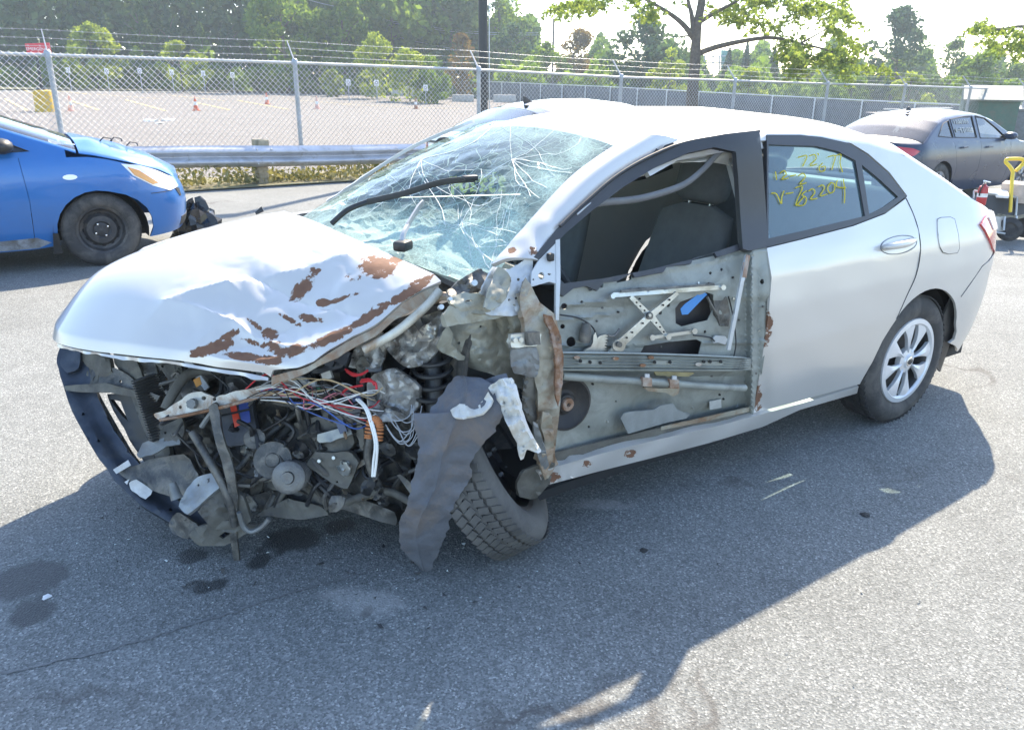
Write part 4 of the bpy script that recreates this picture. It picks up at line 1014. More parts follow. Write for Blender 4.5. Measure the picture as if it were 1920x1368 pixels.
# ---------------- white sedan hidden behind the wreck
WHITE = paint('white_paint', (.78, .79, .8), .0, .3)
ws = thing('white_sedan', 'white sedan parked behind the wreck with a black shark-fin aerial', 'car', (-1.95, -5.6, -.04), math.pi)
Bw = Body(2.7, ([.2, .4, .6, .8, 1.0], [-.85, -.95, -.98, -.95, -.9]), ([.15, .35, .6, .8, .95], [3.5, 3.6, 3.6, 3.5, 3.35]), .88, (sedan_top[0], [z*.972 for z in sedan_top[1]]), None, x0f=2.85, x0r=-.4, tumble=.5)
make_car(ws, Bw, WHITE, dict(shoulder=([-1.05, -.6, 0, 1.2, 2.2, 2.8, 3.2, 3.5, 3.7], [.92, .95, .96, .93, .90, .87, .81, .72, .66]), seams=(.42, 1.12, 2.12), green=(-.62, 2.4), glass=G_CLEAR, wz=.315, arch=.36, mirror=(1.98, 1.0), wheel='alloy',
    windows=[[(-.12, 1.03), (.3, 1.0), (.3, 1.24), (.12, 1.20)], [(.36, 1.0), (1.02, .98), (1.06, 1.30), (.8, 1.295), (.36, 1.255)], [(1.13, .97), (2.0, .95), (1.75, 1.10), (1.45, 1.26), (1.17, 1.30)]],
    upper=[('boot_lid', -.92, -.57, .0, 'p'), ('rear_window', -.55, .16, .16, 'glass'), ('roof', .16, 1.55, .0, 'p'), ('windscreen', 1.55, 2.48, .12, 'wglass'), ('bonnet', 2.5, 3.45, .0, 'p')]))
seats(ws, (.35, 1.4), .86, m=mat('grey_cloth', (.3, .3, .3), .9))
for sd in (-1, 1):
    fpatch(Bw, 'tail_light', [(-.62, .84), (-.75, .88), (-1.0, .90), (-1.1, .86), (-1.1, .74), (-.9, .74), (-.7, .78)], .006, LENS_R, ws, .05, sd)
    fpatch(Bw, 'boot_edge', [(-.7, .905), (-1.4, .94), (-1.4, .91), (-.9, .895)], .012, BLKP, ws, .05, sd)
bm = bmesh.new()
fin = [(-.09, 0), (-.08, .02), (.0, .035), (.055, .075), (.085, .08), (.08, .0)]
A = [bm.verts.new((.28-p[0], -.014, 1.355+p[1])) for p in fin]; Bq = [bm.verts.new((.28-p[0], .014, 1.355+p[1])) for p in fin]
bm.faces.new(A); bm.faces.new(list(reversed(Bq)))
for i in range(6): bm.faces.new((A[i], Bq[i], Bq[(i+1) % 6], A[(i+1) % 6]))
bmesh.ops.recalc_face_normals(bm, faces=bm.faces[:]); finish('roof_antenna', bm, BLKP, ws)
# ================================================================ THE WRECKED SEDAN
wr = thing('wrecked_sedan', 'silver sedan with smashed front, missing front door skin and rusty bonnet', 'car', (0, 0, 0))
BC = Body(2.7, ([.2, .35, .5, .7, .9, 1.0], [-.85, -.97, -1.0, -1.0, -.98, -.93]), ([.15, .35, .6, .8, .95], [3.5, 3.6, 3.6, 3.5, 3.35]), .875,
    ([-.98, -.9, -.6, -.52, -.25, .05, .3, .7, 1.1, 1.4, 1.66], [.985, 1.045, 1.08, 1.095, 1.235, 1.375, 1.43, 1.462, 1.466, 1.44, 1.385]), None, m=2.6, x0r=-.35, x0f=2.85, tumble=.5)
_hz = ([0, .17, .25, .40, .58, .75, .88, .95], [.78, .80, .825, .855, .875, .872, .855, .83])
def _half(z):
    if z > .95: return .83-.5*(z-.95)
    X, Y = _hz
    if z <= 0: return .78
    for i in range(7):
        if z <= X[i+1]: return Y[i]+(Y[i+1]-Y[i])*(z-X[i])/(X[i+1]-X[i])
    return .83
_c = [float(v) for v in CAM]; _fw = [float(v) for v in FW]; _rt = [float(v) for v in RT]; _up = [float(v) for v in UP]
def S(px, py, off=0.):                            # pixel ray to the left body side
    a, b = px-960, py-684
    dx = _fw[0]*FPX+_rt[0]*a-_up[0]*b; dy = _fw[1]*FPX+_rt[1]*a-_up[1]*b; dz = _fw[2]*FPX+_rt[2]*a-_up[2]*b
    y = .8
    for _ in range(30):
        t = (y-_c[1])/dy; x = _c[0]+dx*t; z = _c[2]+dz*t
        yn = (_half(z) if -.35 <= x <= 2.85 else BC.yatx(x, z))+off
        if abs(yn-y) < 1e-6: break
        y = .55*y+.45*yn
    t = (y-_c[1])/dy
    return np.array([_c[0]+dx*t, y, _c[2]+dz*t])
def Sxz(px, py):
    q = S(px, py); return (q[0], q[2])
SIL = paint('silver_paint', (.55, .53, .50), .3, .36, dirt=(.50, .49, .475), amt=.3, coat=.55)
def m_silver_worn(name, rust=True):
    b = NB(name); v = b.co()
    base = (.55, .53, .50)
    att = b.n('Attribute', _attribute_name='rust').outputs['Fac']
    nn = b.math('ADD', b.math('MULTIPLY', b.math('SUBTRACT', b.noise(v, 13., 7, .72, .8), .5), 2.2), b.math('MULTIPLY', b.math('SUBTRACT', b.noise(v, 55., 5, .75), .5), 1.1))
    mk = b.math('MULTIPLY', b.math('ADD', b.math('MULTIPLY', att, 1.15), nn), b.ramp(att, [(.05, 0.), (.22, 1.)]))
    m1 = b.ramp(mk, [(.34, 0.), (.36, 1.)]); halo = b.ramp(mk, [(.18, 0.), (.34, 1.)])
    rc = b.mixc(b.noise(v, 30., 5, .7), (.085, .042, .026), (.21, .105, .06))
    c = b.mixc(b.math('MULTIPLY', halo, .35), base, (.42, .37, .3)); c = b.mixc(m1, c, rc)
    p = b.bsdf(Base__Color=c, Metallic=b.math('MULTIPLY', b.math('SUBTRACT', 1., m1), .35), Roughness=b.math('ADD', b.math('MULTIPLY', m1, .5), .34), Coat__Weight=b.math('MULTIPLY', b.math('SUBTRACT', 1., m1), .7), Coat__Roughness=.08)
    b.l(b.bump(b.math('ADD', b.math('MULTIPLY', m1, -.6), b.math('MULTIPLY', b.noise(v, 60., 4), b.math('ADD', b.math('MULTIPLY', m1, .5), .01))), .35, .004), p.inputs['Normal'])
    return b.end(p)
SILR = m_silver_worn('silver_paint_rusting')
PRIM = mat('door_primer', (.275, .29, .265), .55, .15, var=.2, scale=5, bump=.15, bscale=22, dirt=(.17, .175, .16), dirt_amt=.42, dirt_scale=5)
PRIM2 = mat('apron_primer', (.31, .305, .25), .5, .2, var=.3, scale=9, bump=.25, bscale=14, dirt=(.2, .18, .13), dirt_amt=.4, dirt_scale=6)
PALE = mat('pale_primed_steel', (.5, .515, .52), .5, .2, var=.12, scale=6, dirt=(.42, .41, .38), dirt_amt=.25)
STEEL = mat('zinc_steel', (.55, .56, .53), .38, .8, var=.2, scale=12, dirt=(.3, .29, .25), dirt_amt=.35)
GREASE = mat('greasy_metal', (.085, .085, .082), .5, .3, var=.5, scale=9, bump=.5, bscale=25, dirt=(.19, .175, .15), dirt_amt=.45, dirt_scale=11)
GUNK = mat('grimy_beige', (.135, .13, .112), .7, .15, var=.4, scale=8, bump=.4, bscale=22, dirt=(.08, .075, .07), dirt_amt=.4)
RUST = mat('rusty_steel', (.25, .13, .07), .8, .2, var=.5, scale=14, bump=.5, bscale=40, dirt=(.42, .38, .33), dirt_amt=.5, dirt_scale=7)
RUSTP = mat('rust_stained_primer', (.34, .315, .25), .6, .2, var=.3, scale=9, bump=.3, bscale=30, dirt=(.22, .12, .06), dirt_amt=.55, dirt_scale=7)
SOOT = mat('sooty_aluminium', (.5, .5, .48), .5, .5, var=.35, scale=9, bump=.6, bscale=25, dirt=(.07, .06, .05), dirt_amt=.55, dirt_scale=9)
NAVY = mat('beam_black_blue', (.035, .045, .065), .42, .3, var=.3, scale=10, dirt=(.07, .075, .085), dirt_amt=.3)
LINER = mat('liner_felt', (.115, .122, .14), .85, .0, var=.25, scale=9, bump=.6, bscale=35, dirt=(.16, .14, .13), dirt_amt=.4, dirt_scale=5)
CLOTH = mat('torn_white_cloth', (.60, .585, .54), .9, var=.15, scale=10, bump=.5, bscale=30, dirt=(.5, .45, .38), dirt_amt=.3)
SEATM = mat('seat_cloth_grey', (.125, .13, .135), .9, var=.15, scale=20, bump=.2, bscale=200)
G_REAR = glass('glass_rear_teal', (.56, .76, .78), .9, .01, .16, (.26, .44, .48))
FRAME_B = mat('frame_satin_black', (.03, .031, .035), .45, var=.2)
DULL = mat('dull_grey_metal', (.19, .2, .2), .5, .3, var=.3, scale=12, bump=.3, bscale=30, dirt=(.15, .14, .13), dirt_amt=.4, dirt_scale=8)
_b = NB('yellow_marker'); _d = _b.n('BsdfDiffuse', Color=(.80, .72, .14, 1)); _t = _b.n('BsdfTranslucent', Color=(.95, .86, .16, 1)); YEL = _b.end(_b.n('MixShader', i0=.85, i1=_d.outputs[0], i2=_t.outputs[0]))
G = .6  # px half-gap between panels

def side_sheet(name, px, m, off=0., thick=.01, step=14, holes=(), smooth=45, parent=None, seed=1, rel=None, jitter=.15):
    def fn(a, b):
        o = off+(rel(a, b) if rel else 0.); return S(a, b, o)
    return sheet(name, px, list(holes), fn, step, thick, m, parent or wr, smooth, jitter, seed=seed)
# ---- rear door
SEAM = [(1699, 372), (1712, 400), (1722, 432), (1726, 470), (1718, 515), (1700, 555), (1681, 598)]
ARCHF = [(1670, 614), (1655, 638), (1646, 657), (1636, 678), (1622, 702), (1612, 720)]
door_px = [(1438, 465), (1447, 520), (1441, 590), (1428, 680), (1413, 774), (1500, 751), (1590, 726), (1612, 720)]+ARCHF[::-1][1:]+SEAM[::-1]+[(1660, 401), (1600, 424), (1500, 450)]
def drel(a, b):     # shut-line dent and creased edge next to the missing door
    return -.02*math.exp(-((a-1425)/16.)**2)*sstep(560, 640, b)+.0015*math.sin(a*.05)*math.sin(b*.04)
rd = side_sheet('rear_door', door_px, SILR, 0, .012, 11, rel=drel, smooth=50)
def paint_attr(o, spots, nm='rust'):
    a = o.data.attributes.new(nm, 'FLOAT', 'POINT'); n = len(o.data.vertices); co = np.zeros(n*3); o.data.vertices.foreach_get('co', co); co = co.reshape(-1, 3)
    d = co-CAM; z = d@FW; u = 960+FPX*(d@RT)/z; v = 684-FPX*(d@UP)/z; val = np.zeros(n)
    for s in spots:
        px, py, rx, ry = s[:4]; k = s[4] if len(s) > 4 else 1.; an = math.radians(s[5] if len(s) > 5 else 0)
        du = (u-px)*math.cos(an)+(v-py)*math.sin(an); dv = -(u-px)*math.sin(an)+(v-py)*math.cos(an)
        val = np.maximum(val, k*np.clip(1.15-.85*np.sqrt((du/rx)**2+(dv/ry)**2), 0, 1))
    a.data.foreach_set('value', val)
paint_attr(rd, [(1441, 605, 10, 30, .62), (1436, 640, 8, 18, .55), (1420, 745, 8, 30, .6)])
bm = bmesh.new(); a_tube(bm, spline([S(a, b, .0005) for a, b in SEAM], 4), .0022, 5, False); finish('shut_line', bm, FRAME_B, rd)
# handle in its cup
bm = bmesh.new()
cup = [S(1685+34*math.cos(t), 459+17*math.sin(t)-5*math.cos(t), .001) for t in np.linspace(0, 2*math.pi, 24)]
a_tube(bm, cup, .002, 5, False); finish('handle_recess_shade', bm, mat('handle_shadow', (.2, .21, .23), .5, .3), rd)  # dark ring paints the shade at the rim of the cup
hp = [(1656, 464, .003), (1668, 462, .03), (1690, 459, .038), (1706, 455, .036), (1716, 449, .008)]
tube_obj('door_handle', spline([S(*h) for h in hp], 4), [.010+.006*math.sin(i/16*math.pi) for i in range(17)], SIL, rd, 10)
# ---- rear side glass and black frame
WO = [(1438, 253), (1500, 253), (1540, 257), (1590, 268), (1625, 290), (1665, 325), (1699, 368), (1660, 399), (1600, 422), (1500, 448), (1438, 463)]
WI1 = [(1441, 271), (1530, 274), (1572, 284), (1604, 301), (1622, 405), (1500, 434), (1441, 447)]
WI2 = [(1616, 309), (1650, 337), (1684, 369), (1658, 388), (1630, 402)]
side_sheet('window_frame', WO, FRAME_B, .004, .018, 12, [WI1, WI2])
rg = side_sheet('side_window', WI1, G_REAR, -.004, 0, 40)
side_sheet('quarter_window', WI2, G_REAR, -.004, 0, 40)
# yellow marker numbers on the rear door glass (pixel strokes laid on the pane)
WR = [[(1454, 322), (1456, 337)], [(1463, 325), (1470, 320), (1474, 327), (1466, 336), (1478, 334)], [(1482, 330), (1492, 328)], [(1497, 330), (1505, 325), (1510, 332), (1500, 345), (1512, 343)],
 [(1497, 295), (1513, 292), (1505, 312)], [(1518, 292), (1527, 290), (1530, 298), (1519, 310), (1532, 308)], [(1542, 306), (1536, 314), (1538, 321), (1546, 320), (1547, 312), (1540, 313)], [(1553, 294), (1566, 292), (1562, 310), (1560, 318)], [(1567, 292), (1577, 290), (1575, 305), (1580, 323)],
 [(1533, 287), (1535, 291)],
 [(1447, 362), (1456, 364), (1465, 382), (1466, 370), (1470, 358)], [(1474, 363), (1487, 361)], [(1492, 352), (1505, 350), (1496, 372), (1493, 385), (1508, 368)], [(1512, 358), (1504, 365), (1512, 372), (1508, 384), (1496, 385)], [(1517, 358), (1524, 354), (1528, 361), (1520, 373), (1532, 372)], [(1535, 350), (1542, 347), (1546, 353), (1538, 367), (1551, 364)], [(1558, 342), (1552, 352), (1556, 362), (1564, 358), (1565, 346), (1558, 342)], [(1570, 338), (1569, 350), (1586, 352)], [(1581, 336), (1584, 360), (1583, 381)]]
bm = bmesh.new()
for st in WR: a_tube(bm, spline([S(a, b, .002) for a, b in st], 4), .0022, 5)
tag(finish('marker_writing', bm, YEL, rg), kind='stuff')
# ---- quarter panel with pillar and roof rail
def F(t, z): return BC.F(t, z)
seamxz = [Sxz(*q) for q in SEAM]
ar = arch(-.02, .325, .352, .36, 22); ar = [q for q in ar if not (q[0] > .2 and q[1] < .585)]
arq = list(reversed(ar))                      # front to rear over the top
winxz = [Sxz(*q) for q in [(1438, 251), (1500, 251), (1541, 255), (1592, 266), (1628, 288), (1668, 323), (1701, 367)]]
upx = [(x, BC.tz(x)-.11) for x in np.linspace(-.60, 1.0, 26)]
def sh_t(t): x = F(t, .9)[0]; return BC.tz(x)-.11
qout = seamxz+arq+[(-.36, .66), (-.42, .735), (-.55, .77), (-.9, .785), (-1.35, .79)]+[(t, min(.93, sh_t(t))) for t in np.linspace(-1.35, -.62, 10)]+upx+winxz
def dent(t, z): return F(t, z)
q_ = sheet('quarter_panel', qout, [], F, .035, .012, SIL, wr, 50, toward=(0, 60, .5))
qout_r = [(.36, .22)]+[a for a in arq if True]+qout[len(seamxz)+len(arq):]
sheet('quarter_panel', [(a, b) for a, b in qout], [], mir(F), .05, .012, SIL, wr, 50, toward=(0, -60, .5))
# fuel door with its shut line
fx = [(1758, 411), (1764, 408), (1782, 407), (1790, 411), (1797, 440), (1799, 466), (1795, 474), (1778, 476), (1768, 473), (1763, 464), (1759, 440)]
side_sheet('fuel_door', fx, SIL, .0035, .004, 10, parent=q_)
bm = bmesh.new(); P = [S(a, b, .0025) for a, b in fx]; a_tube(bm, P+[P[0]], .0018, 5, False); finish('fuel_door_gap', bm, FRAME_B, q_)
# bumper
arb = [q for q in ar if q[0] < -.25 and q[1] < .62]
bout = [(-.352, .345)]+[q for q in sorted([a for a in ar if a[0] < -.28], key=lambda a: a[1]) if q[1] < .6]+[(-.355, .654), (-.42, .729), (-.55, .764), (-.9, .779), (-1.35, .784), (-1.35, .27), (-.9, .25), (-.5, .26)]
for sd in (1, -1):
    def bf(t, z, sd=sd):
        p = F(t, z); k = .012*math.exp(-((z-.74)/.05)**2)*sstep(-.38, -.6, t); return (p[0]-k, sd*(p[1]+k*.3), p[2])
    sheet('rear_bumper', bout, [], bf, .045, .012, SIL, wr, 50, toward=(-3, 40*sd, .5))
bm = bmesh.new(); a_tube(bm, [F(t, z) for t, z in [(-.31, .60), (-.36, .657), (-.42, .732), (-.55, .767), (-.8, .778)]], .0028, 5, False); finish('bumper_seam', bm, FRAME_B, wr)
for sd in (1, -1):
    tl = fpatch(BC, 'tail_light', [(-.39, .935), (-.46, .965), (-.60, .975), (-.82, .955), (-.92, .93), (-.92, .86), (-.78, .83), (-.62, .765), (-.52, .80), (-.44, .87)], .010, LENS_R, wr, .035, sd, .02)
    fpatch(BC, 'clear_lens', [(-.47, .955), (-.60, .968), (-.78, .95), (-.82, .90), (-.62, .885), (-.50, .895)], .016, LENS_C, tl, .03, sd, .006)
# mud flap and liner
side_sheet('mud_flap', [(1797, 596), (1790, 618), (1776, 660), (1763, 697), (1757, 690), (1760, 640), (1770, 590), (1783, 560)], BLKP, -.03, .01, 10)
for sd in (1, -1):
    bm = bmesh.new(); a_lathe(bm, [(.362, .04), (.362, .30), (0, .31)], 32, Matrix.Translation((-.02, sd*.84, .33)) @ Matrix.Rotation(R(90*sd), 4, 'X'))
    bmesh.ops.delete(bm, geom=[v for v in bm.verts if v.co.z < .2], context='VERTS')
    finish('wheel_liner', bm, WELL, wr)
wheel(wr, (0, .755, .317), 1, .317, .195, 'cover', RUB); wheel(wr, (0, -.755, .317), -1, .317, .195, 'cover', RUB)
# ---- sill and hanging plastic
sill_px = [(1010, 884), (1120, 852), (1223, 826), (1330, 802), (1411, 781), (1500, 757), (1610, 724), (1607, 737), (1500, 768), (1430, 800), (1330, 830), (1223, 858), (1120, 884), (1018, 911)]
sl_ = side_sheet('sill', sill_px, SILR, .0, .03, 9, rel=lambda a, b: .004*math.sin(a*.07+b*.1)+.006*math.exp(-((a-1050)/40)**2)*math.sin(a*.3))
paint_attr(sl_, [(1030, 895, 25, 14, .55), (1180, 850, 20, 8, .5), (1100, 870, 14, 8, .5)])
side_sheet('sill_trim', [(1004, 926), (1060, 905), (1160, 872), (1260, 848), (1360, 812), (1405, 806), (1330, 836), (1223, 866), (1120, 900), (1012, 938)], BLKP, -.012, .012, 12)
# mirrored right flank
for nm, o2 in (('rear_door', [(.38, .27), (1.11, .25), (1.12, .98), (.55, 1.01), (.31, 1.04), (.13, 1.09), (.02, .95), (.06, .75), (.2, .585), (.3, .46)]), ('front_door', [(1.125, .25), (2.12, .27), (2.2, .6), (2.18, 1.02), (1.125, .98)]),
               ('sill', [(.35, .2), (2.2, .22), (2.2, .3), (.37, .26)])):
    sheet(nm, o2, [], mir(lambda a, b: (a, BC.yatx(a, b), b)), .07, .02, SIL, wr, 50, toward=(0, -60, .5))
WR_ = [Sxz(*q) for q in WO]; WRi = [[Sxz(*q) for q in WI1], [Sxz(*q) for q in WI2]]
fw_o = [(1.12, .985), (2.18, 1.03), (2.05, 1.13), (1.91, 1.205), (1.75, 1.275), (1.55, 1.335), (1.36, 1.365), (1.0, 1.38)]; fw_i = [(1.17, 1.0), (2.03, 1.04), (1.88, 1.165), (1.7, 1.255), (1.5, 1.31), (1.2, 1.345)]
yfm = mir(lambda a, b: (a, BC.yatx(a, b)-.035, b))
sheet('window_frame', WR_, WRi, yfm, .05, .018, FRAME_B, wr, 45, toward=(0, -60, 1)); sheet('window_frame', fw_o, [fw_i], yfm, .05, .018, FRAME_B, wr, 45, toward=(0, -60, 1))
for wv in WRi+[fw_i]: sheet('side_window', wv, [], mir(lambda a, b: (a, BC.yatx(a, b)-.04, b)), .2, 0, glass('glass_right', (.85, .92, .91), .9), wr, 45, toward=(0, -60, 1))
wing = [(2.2, .25)]+arch(2.7, .317, .36, .3)+[(3.08, .42), (3.14, .6), (3.24, .72), (3.3, .76), (3.05, .9), (2.8, .95), (2.45, .985), (2.2, 1.0)]
sheet('front_wing', wing, [], mir(lambda a, b: (a, BC.yatx(a, b)-.05*sstep(2.6, 3.4, a), b)), .05, .012, SIL, wr, 50, toward=(0, -60, .5))
wheel(wr, (2.7, -.755, .317), -1, .317, .195, 'cover', RUB)
bm = bmesh.new(); a_lathe(bm, [(.365, -.04), (.365, .26), (0, .27)], 28, Matrix.Translation((2.7, -.84, .33)) @ Matrix.Rotation(R(-90), 4, 'X')); bmesh.ops.delete(bm, geom=[v for v in bm.verts if v.co.z < .2], context='VERTS'); finish('wheel_liner', bm, WELL, wr)
# ---- roof, rear window, boot lid
def upC(name, xa, xb, ta, m, thick=.012, tb=1.0, n=26, both=True):
    def full(u, v):
        x = xa+(xb-xa)*u; vv = 2*v-1; t = tb-(tb-ta)*abs(vv); p = BC.U(x, t); return (p[0], p[1]*(1 if vv >= 0 else -1), p[2])
    return grid(name, full, n, 40, m, wr, thick, 60, toward=(0, 0, 60))
upC('roof', .05, 1.64, 0., SIL, .014)
def half_skin(name, xa, xb, ta, tb, m):
    for sd in (1, -1): grid(name, lambda u, v, sd=sd: (lambda p: (p[0], sd*p[1], p[2]))(BC.U(xa+(xb-xa)*u, ta+(tb-ta)*v)), 18, 8, m, wr, .012, 60, toward=(0, 0, 60))
half_skin('pillar_skin', -.53, .048, 0., .30, SIL)
rw = upC('rear_window', -.53, .05, .30, glass('glass_back', (.55, .72, .74), .9), 0)
half_skin('quarter_shoulder', -.93, -.532, 0., .16, SIL)
upC('boot_lid', -.95, -.535, .165, SIL, .012)
grid('boot_face', lambda u, v: (-.985+.03*v-.02*(2*u-1)**2*0+.12*abs(2*u-1)**3, (2*u-1)*.62, .79+.17*v), 20, 6, SIL, wr, .01, 60, toward=(-40, 0, 1))
# ---- roof rail over the door
rr_o = [(x, BC.tz(x)-.108) for x in np.linspace(.97, 1.62, 12)]+[(1.60, 1.255), (1.45, 1.30), (1.2, 1.32), (.97, 1.325)]
for sd in (1, -1): sheet('roof_rail', rr_o, [], lambda a, b, sd=sd: (a, sd*(BC.yatx(a, b)-.012), b), .04, .02, SIL, wr, 50, toward=(0, 60*sd, 1))
# ---- pillars beside the windscreen
Ai = [onp(1166, 264, 1, .575), onp(1113, 298, 1, .60), onp(1057, 343, 1, .63), onp(973, 436, 1, .685), onp(921, 497, 1, .715)]
Ao = [S(1275, 262, -.008), S(1196, 308, -.008), S(1132, 358, -.008), S(1052, 438, -.008), S(1008, 490, -.004)]
sAi, sAo = spline(Ai, 8), spline(Ao, 8); nA = len(sAi)-1
def apil(u, v):
    i = u*nA; k = min(int(i), nA-1); f = i-k; a = sAi[k]*(1-f)+sAi[k+1]*f; b = sAo[k]*(1-f)+sAo[k+1]*f
    p = a*(1-v)+b*v; bulge = .028*math.sin(v*math.pi); nrm = np.array([.35, .55, .75])
    cr = .010*nz(p, 16, 3)*sstep(.55, .95, u); return p+nrm*(bulge+cr)
ap = grid('windscreen_pillar', apil, 40, 12, SILR, wr, .014, 45, toward=(5, 9, 6))
paint_attr(ap, [(1000, 470, 14, 10, .55), (960, 470, 10, 8, .5)])
grid('windscreen_pillar', lambda u, v: (lambda q: (q[0], -q[1], q[2]))(apil(min(u, .98), .12+v*.3)-np.array([0, .012, 0])), 30, 8, SIL, wr, .014, 45, toward=(5, -9, 6))
# ---- windscreen
TL, TR_, BL, BR = onp(1164, 266, 1, .57), onp(898, 231, 1, -.585), onp(912, 508, 1, .715), onp(566, 407, 1, -.72)
nW = np.cross(TR_-TL, BL-TL); nW /= np.linalg.norm(nW); nW = nW if nW[2] > 0 else -nW
def WSP(u, v, off=0.):        # u 0 left .. 1 right, v 0 top .. 1 bottom
    p = (TL*(1-u)+TR_*u)*(1-v)+(BL*(1-u)+BR*u)*v; b = 4*u*(1-u)*(.045+.055*v)+.02*math.sin(v*math.pi)
    return p+nW*(b+off)
def WUV(px, py):              # invert by search
    best = (.5, .5)
    for it in range(40):
        u, v = best; p = WSP(u, v); e = 1e-4
        def pr(p): d = p-CAM; z = d@FW; return np.array([960+FPX*(d@RT)/z, 684-FPX*(d@UP)/z])
        p0 = pr(p); J = np.stack([(pr(WSP(u+e, v))-p0)/e, (pr(WSP(u, v+e))-p0)/e], 1)
        d = np.linalg.lstsq(J, np.array([px, py])-p0, rcond=None)[0]; best = (u+d[0], v+d[1])
    return best
def WS(px, py, off=0.): return WSP(*WUV(px, py), off)
def m_shatter():
    b = NB('shattered_glass'); v = b.co()
    att = b.n('Attribute', _attribute_name='craze_glare').outputs['Fac']
    vo = b.n('TexVoronoi', Vector=v, Scale=62., _feature='DISTANCE_TO_EDGE').outputs['Distance']
    vo2 = b.n('TexVoronoi', Vector=v, Scale=150., _feature='DISTANCE_TO_EDGE').outputs['Distance']
    wob = b.n('VectorMath', i0=v, i1=b.n('VectorMath', i0=b.n('TexNoise', Vector=v, Scale=6., Detail=3.).outputs['Color'], i1=(.08, .08, .08), _operation='MULTIPLY').outputs[0]); wob.operation = 'ADD'
    vb = b.n('TexVoronoi', Vector=wob.outputs[0], Scale=9., _feature='DISTANCE_TO_EDGE').outputs['Distance']; vb2 = b.n('TexVoronoi', Vector=wob.outputs[0], Scale=22., _feature='DISTANCE_TO_EDGE').outputs['Distance']
    lb = b.math('MULTIPLY', b.ramp(vb, [(0., 1.), (.022, 0.)]), b.ramp(b.noise(v, 3.2, 3), [(.33, 0.), (.48, 1.)])); lb2 = b.math('MULTIPLY', b.ramp(vb2, [(0., 1.), (.045, 0.)]), b.ramp(b.noise(v, 5., 3), [(.38, 0.), (.52, 1.)]))
    l1 = b.ramp(vo, [(0., 1.), (.10, 0.)]); l2 = b.ramp(vo2, [(0., 1.), (.16, 0.)])
    nn = b.noise(v, 7., 5, .65)
    a1 = b.ramp(b.math('ADD', att, b.math('SUBTRACT', b.math('MULTIPLY', nn, .9), .45)), [(.3, 0.), (.75, 1.)])
    a2 = b.ramp(b.math('ADD', att, b.math('SUBTRACT', b.math('MULTIPLY', nn, .9), .45)), [(.55, 0.), (1.0, 1.)])
    w_ = b.math('ADD', b.math('MULTIPLY', l1, b.math('MULTIPLY', a1, .75)), b.math('MULTIPLY', a2, b.math('ADD', b.math('MULTIPLY', l2, .45), .42)), clamp=True)
    w_ = b.math('MAXIMUM', w_, b.math('MULTIPLY', b.math('MAXIMUM', lb, b.math('MULTIPLY', lb2, .8)), .75))
    tr = b.n('BsdfTransparent', Color=(.68, .88, .85, 1)); gl = b.n('BsdfGlossy', Color=(.95, .97, .97, 1), Roughness=.04)
    wd = b.n('BsdfDiffuse', Color=(.60, .80, .75, 1)); wt = b.n('BsdfTranslucent', Color=(.66, .90, .84, 1)); ws_ = b.n('MixShader', i0=.5, i1=wd.outputs[0], i2=wt.outputs[0])
    bp = b.bump(b.math('ADD', b.math('MULTIPLY', l1, a1), b.math('MULTIPLY', nn, .15)), .5, .006)
    b.l(bp, gl.inputs['Normal'])
    fr = b.n('Fresnel', IOR=1.55)
    m1 = b.n('MixShader', i0=b.math('MULTIPLY', fr.outputs[0], .8, clamp=True), i1=tr.outputs[0], i2=gl.outputs[0])
    glare_film = b.n('MixShader', i0=b.math('ADD', b.math('MULTIPLY', nn, .20), b.math('MULTIPLY', att, .5), clamp=True), i1=m1.outputs[0], i2=ws_.outputs[0])  # pale film paints sky reflection and glare over the glass
    return b.end(b.n('MixShader', i0=w_, i1=glare_film.outputs[0], i2=ws_.outputs[0]))
SHG = m_shatter()
imp = [(.30, .80), (.12, .95), (.42, .93)]
def wfac(u, v):
    dn = min(math.hypot((u-a)*1.3, v-b_) for a, b_ in imp); am = .0015+.011*sstep(.7, .05, dn)
    p = WSP(u, v, -.06*math.exp(-(dn/.25)**2)); k = nz(p, 31, 5.)*.6+nz(p, 13, 9.); return p+nW*am*k
wsc = sheet('windscreen', [(0.005, 0.01), (.995, .01), (.995, 1.03), (.75, 1.16), (.3, 1.16), (.005, 1.03)], [], wfac, .021, 0, SHG, wr, 9, .38, seed=4)
uvn = []
a_ = wsc.data.attributes.new('craze_glare', 'FLOAT', 'POINT'); vals = []
for v in wsc.data.vertices:
    d = np.array(v.co)-CAM; z = d@FW; px = 960+FPX*(d@RT)/z; py = 684-FPX*(d@UP)/z
    k = 0.
    for (cx, cy, rx, ry, am) in [(880, 465, 150, 75, 1.15), (700, 440, 160, 52, 1.05), (620, 415, 80, 30, .7), (960, 420, 50, 90, .8), (1030, 345, 60, 80, .8), (1085, 285, 45, 40, .75), (980, 330, 70, 50, .5), (1000, 252, 110, 16, .62), (830, 430, 160, 40, .62), (560+40, 395, 60, 30, .28), (870, 520, 60, 30, 1.)]:  # whitened areas: dense crazing plus sun glare put into the colour
        k = max(k, am*(1.15-.8*math.hypot((px-cx)/rx, (py-cy)/ry)))
    vals.append(max(0, min(1.1, k)))
a_.data.foreach_set('value', vals)
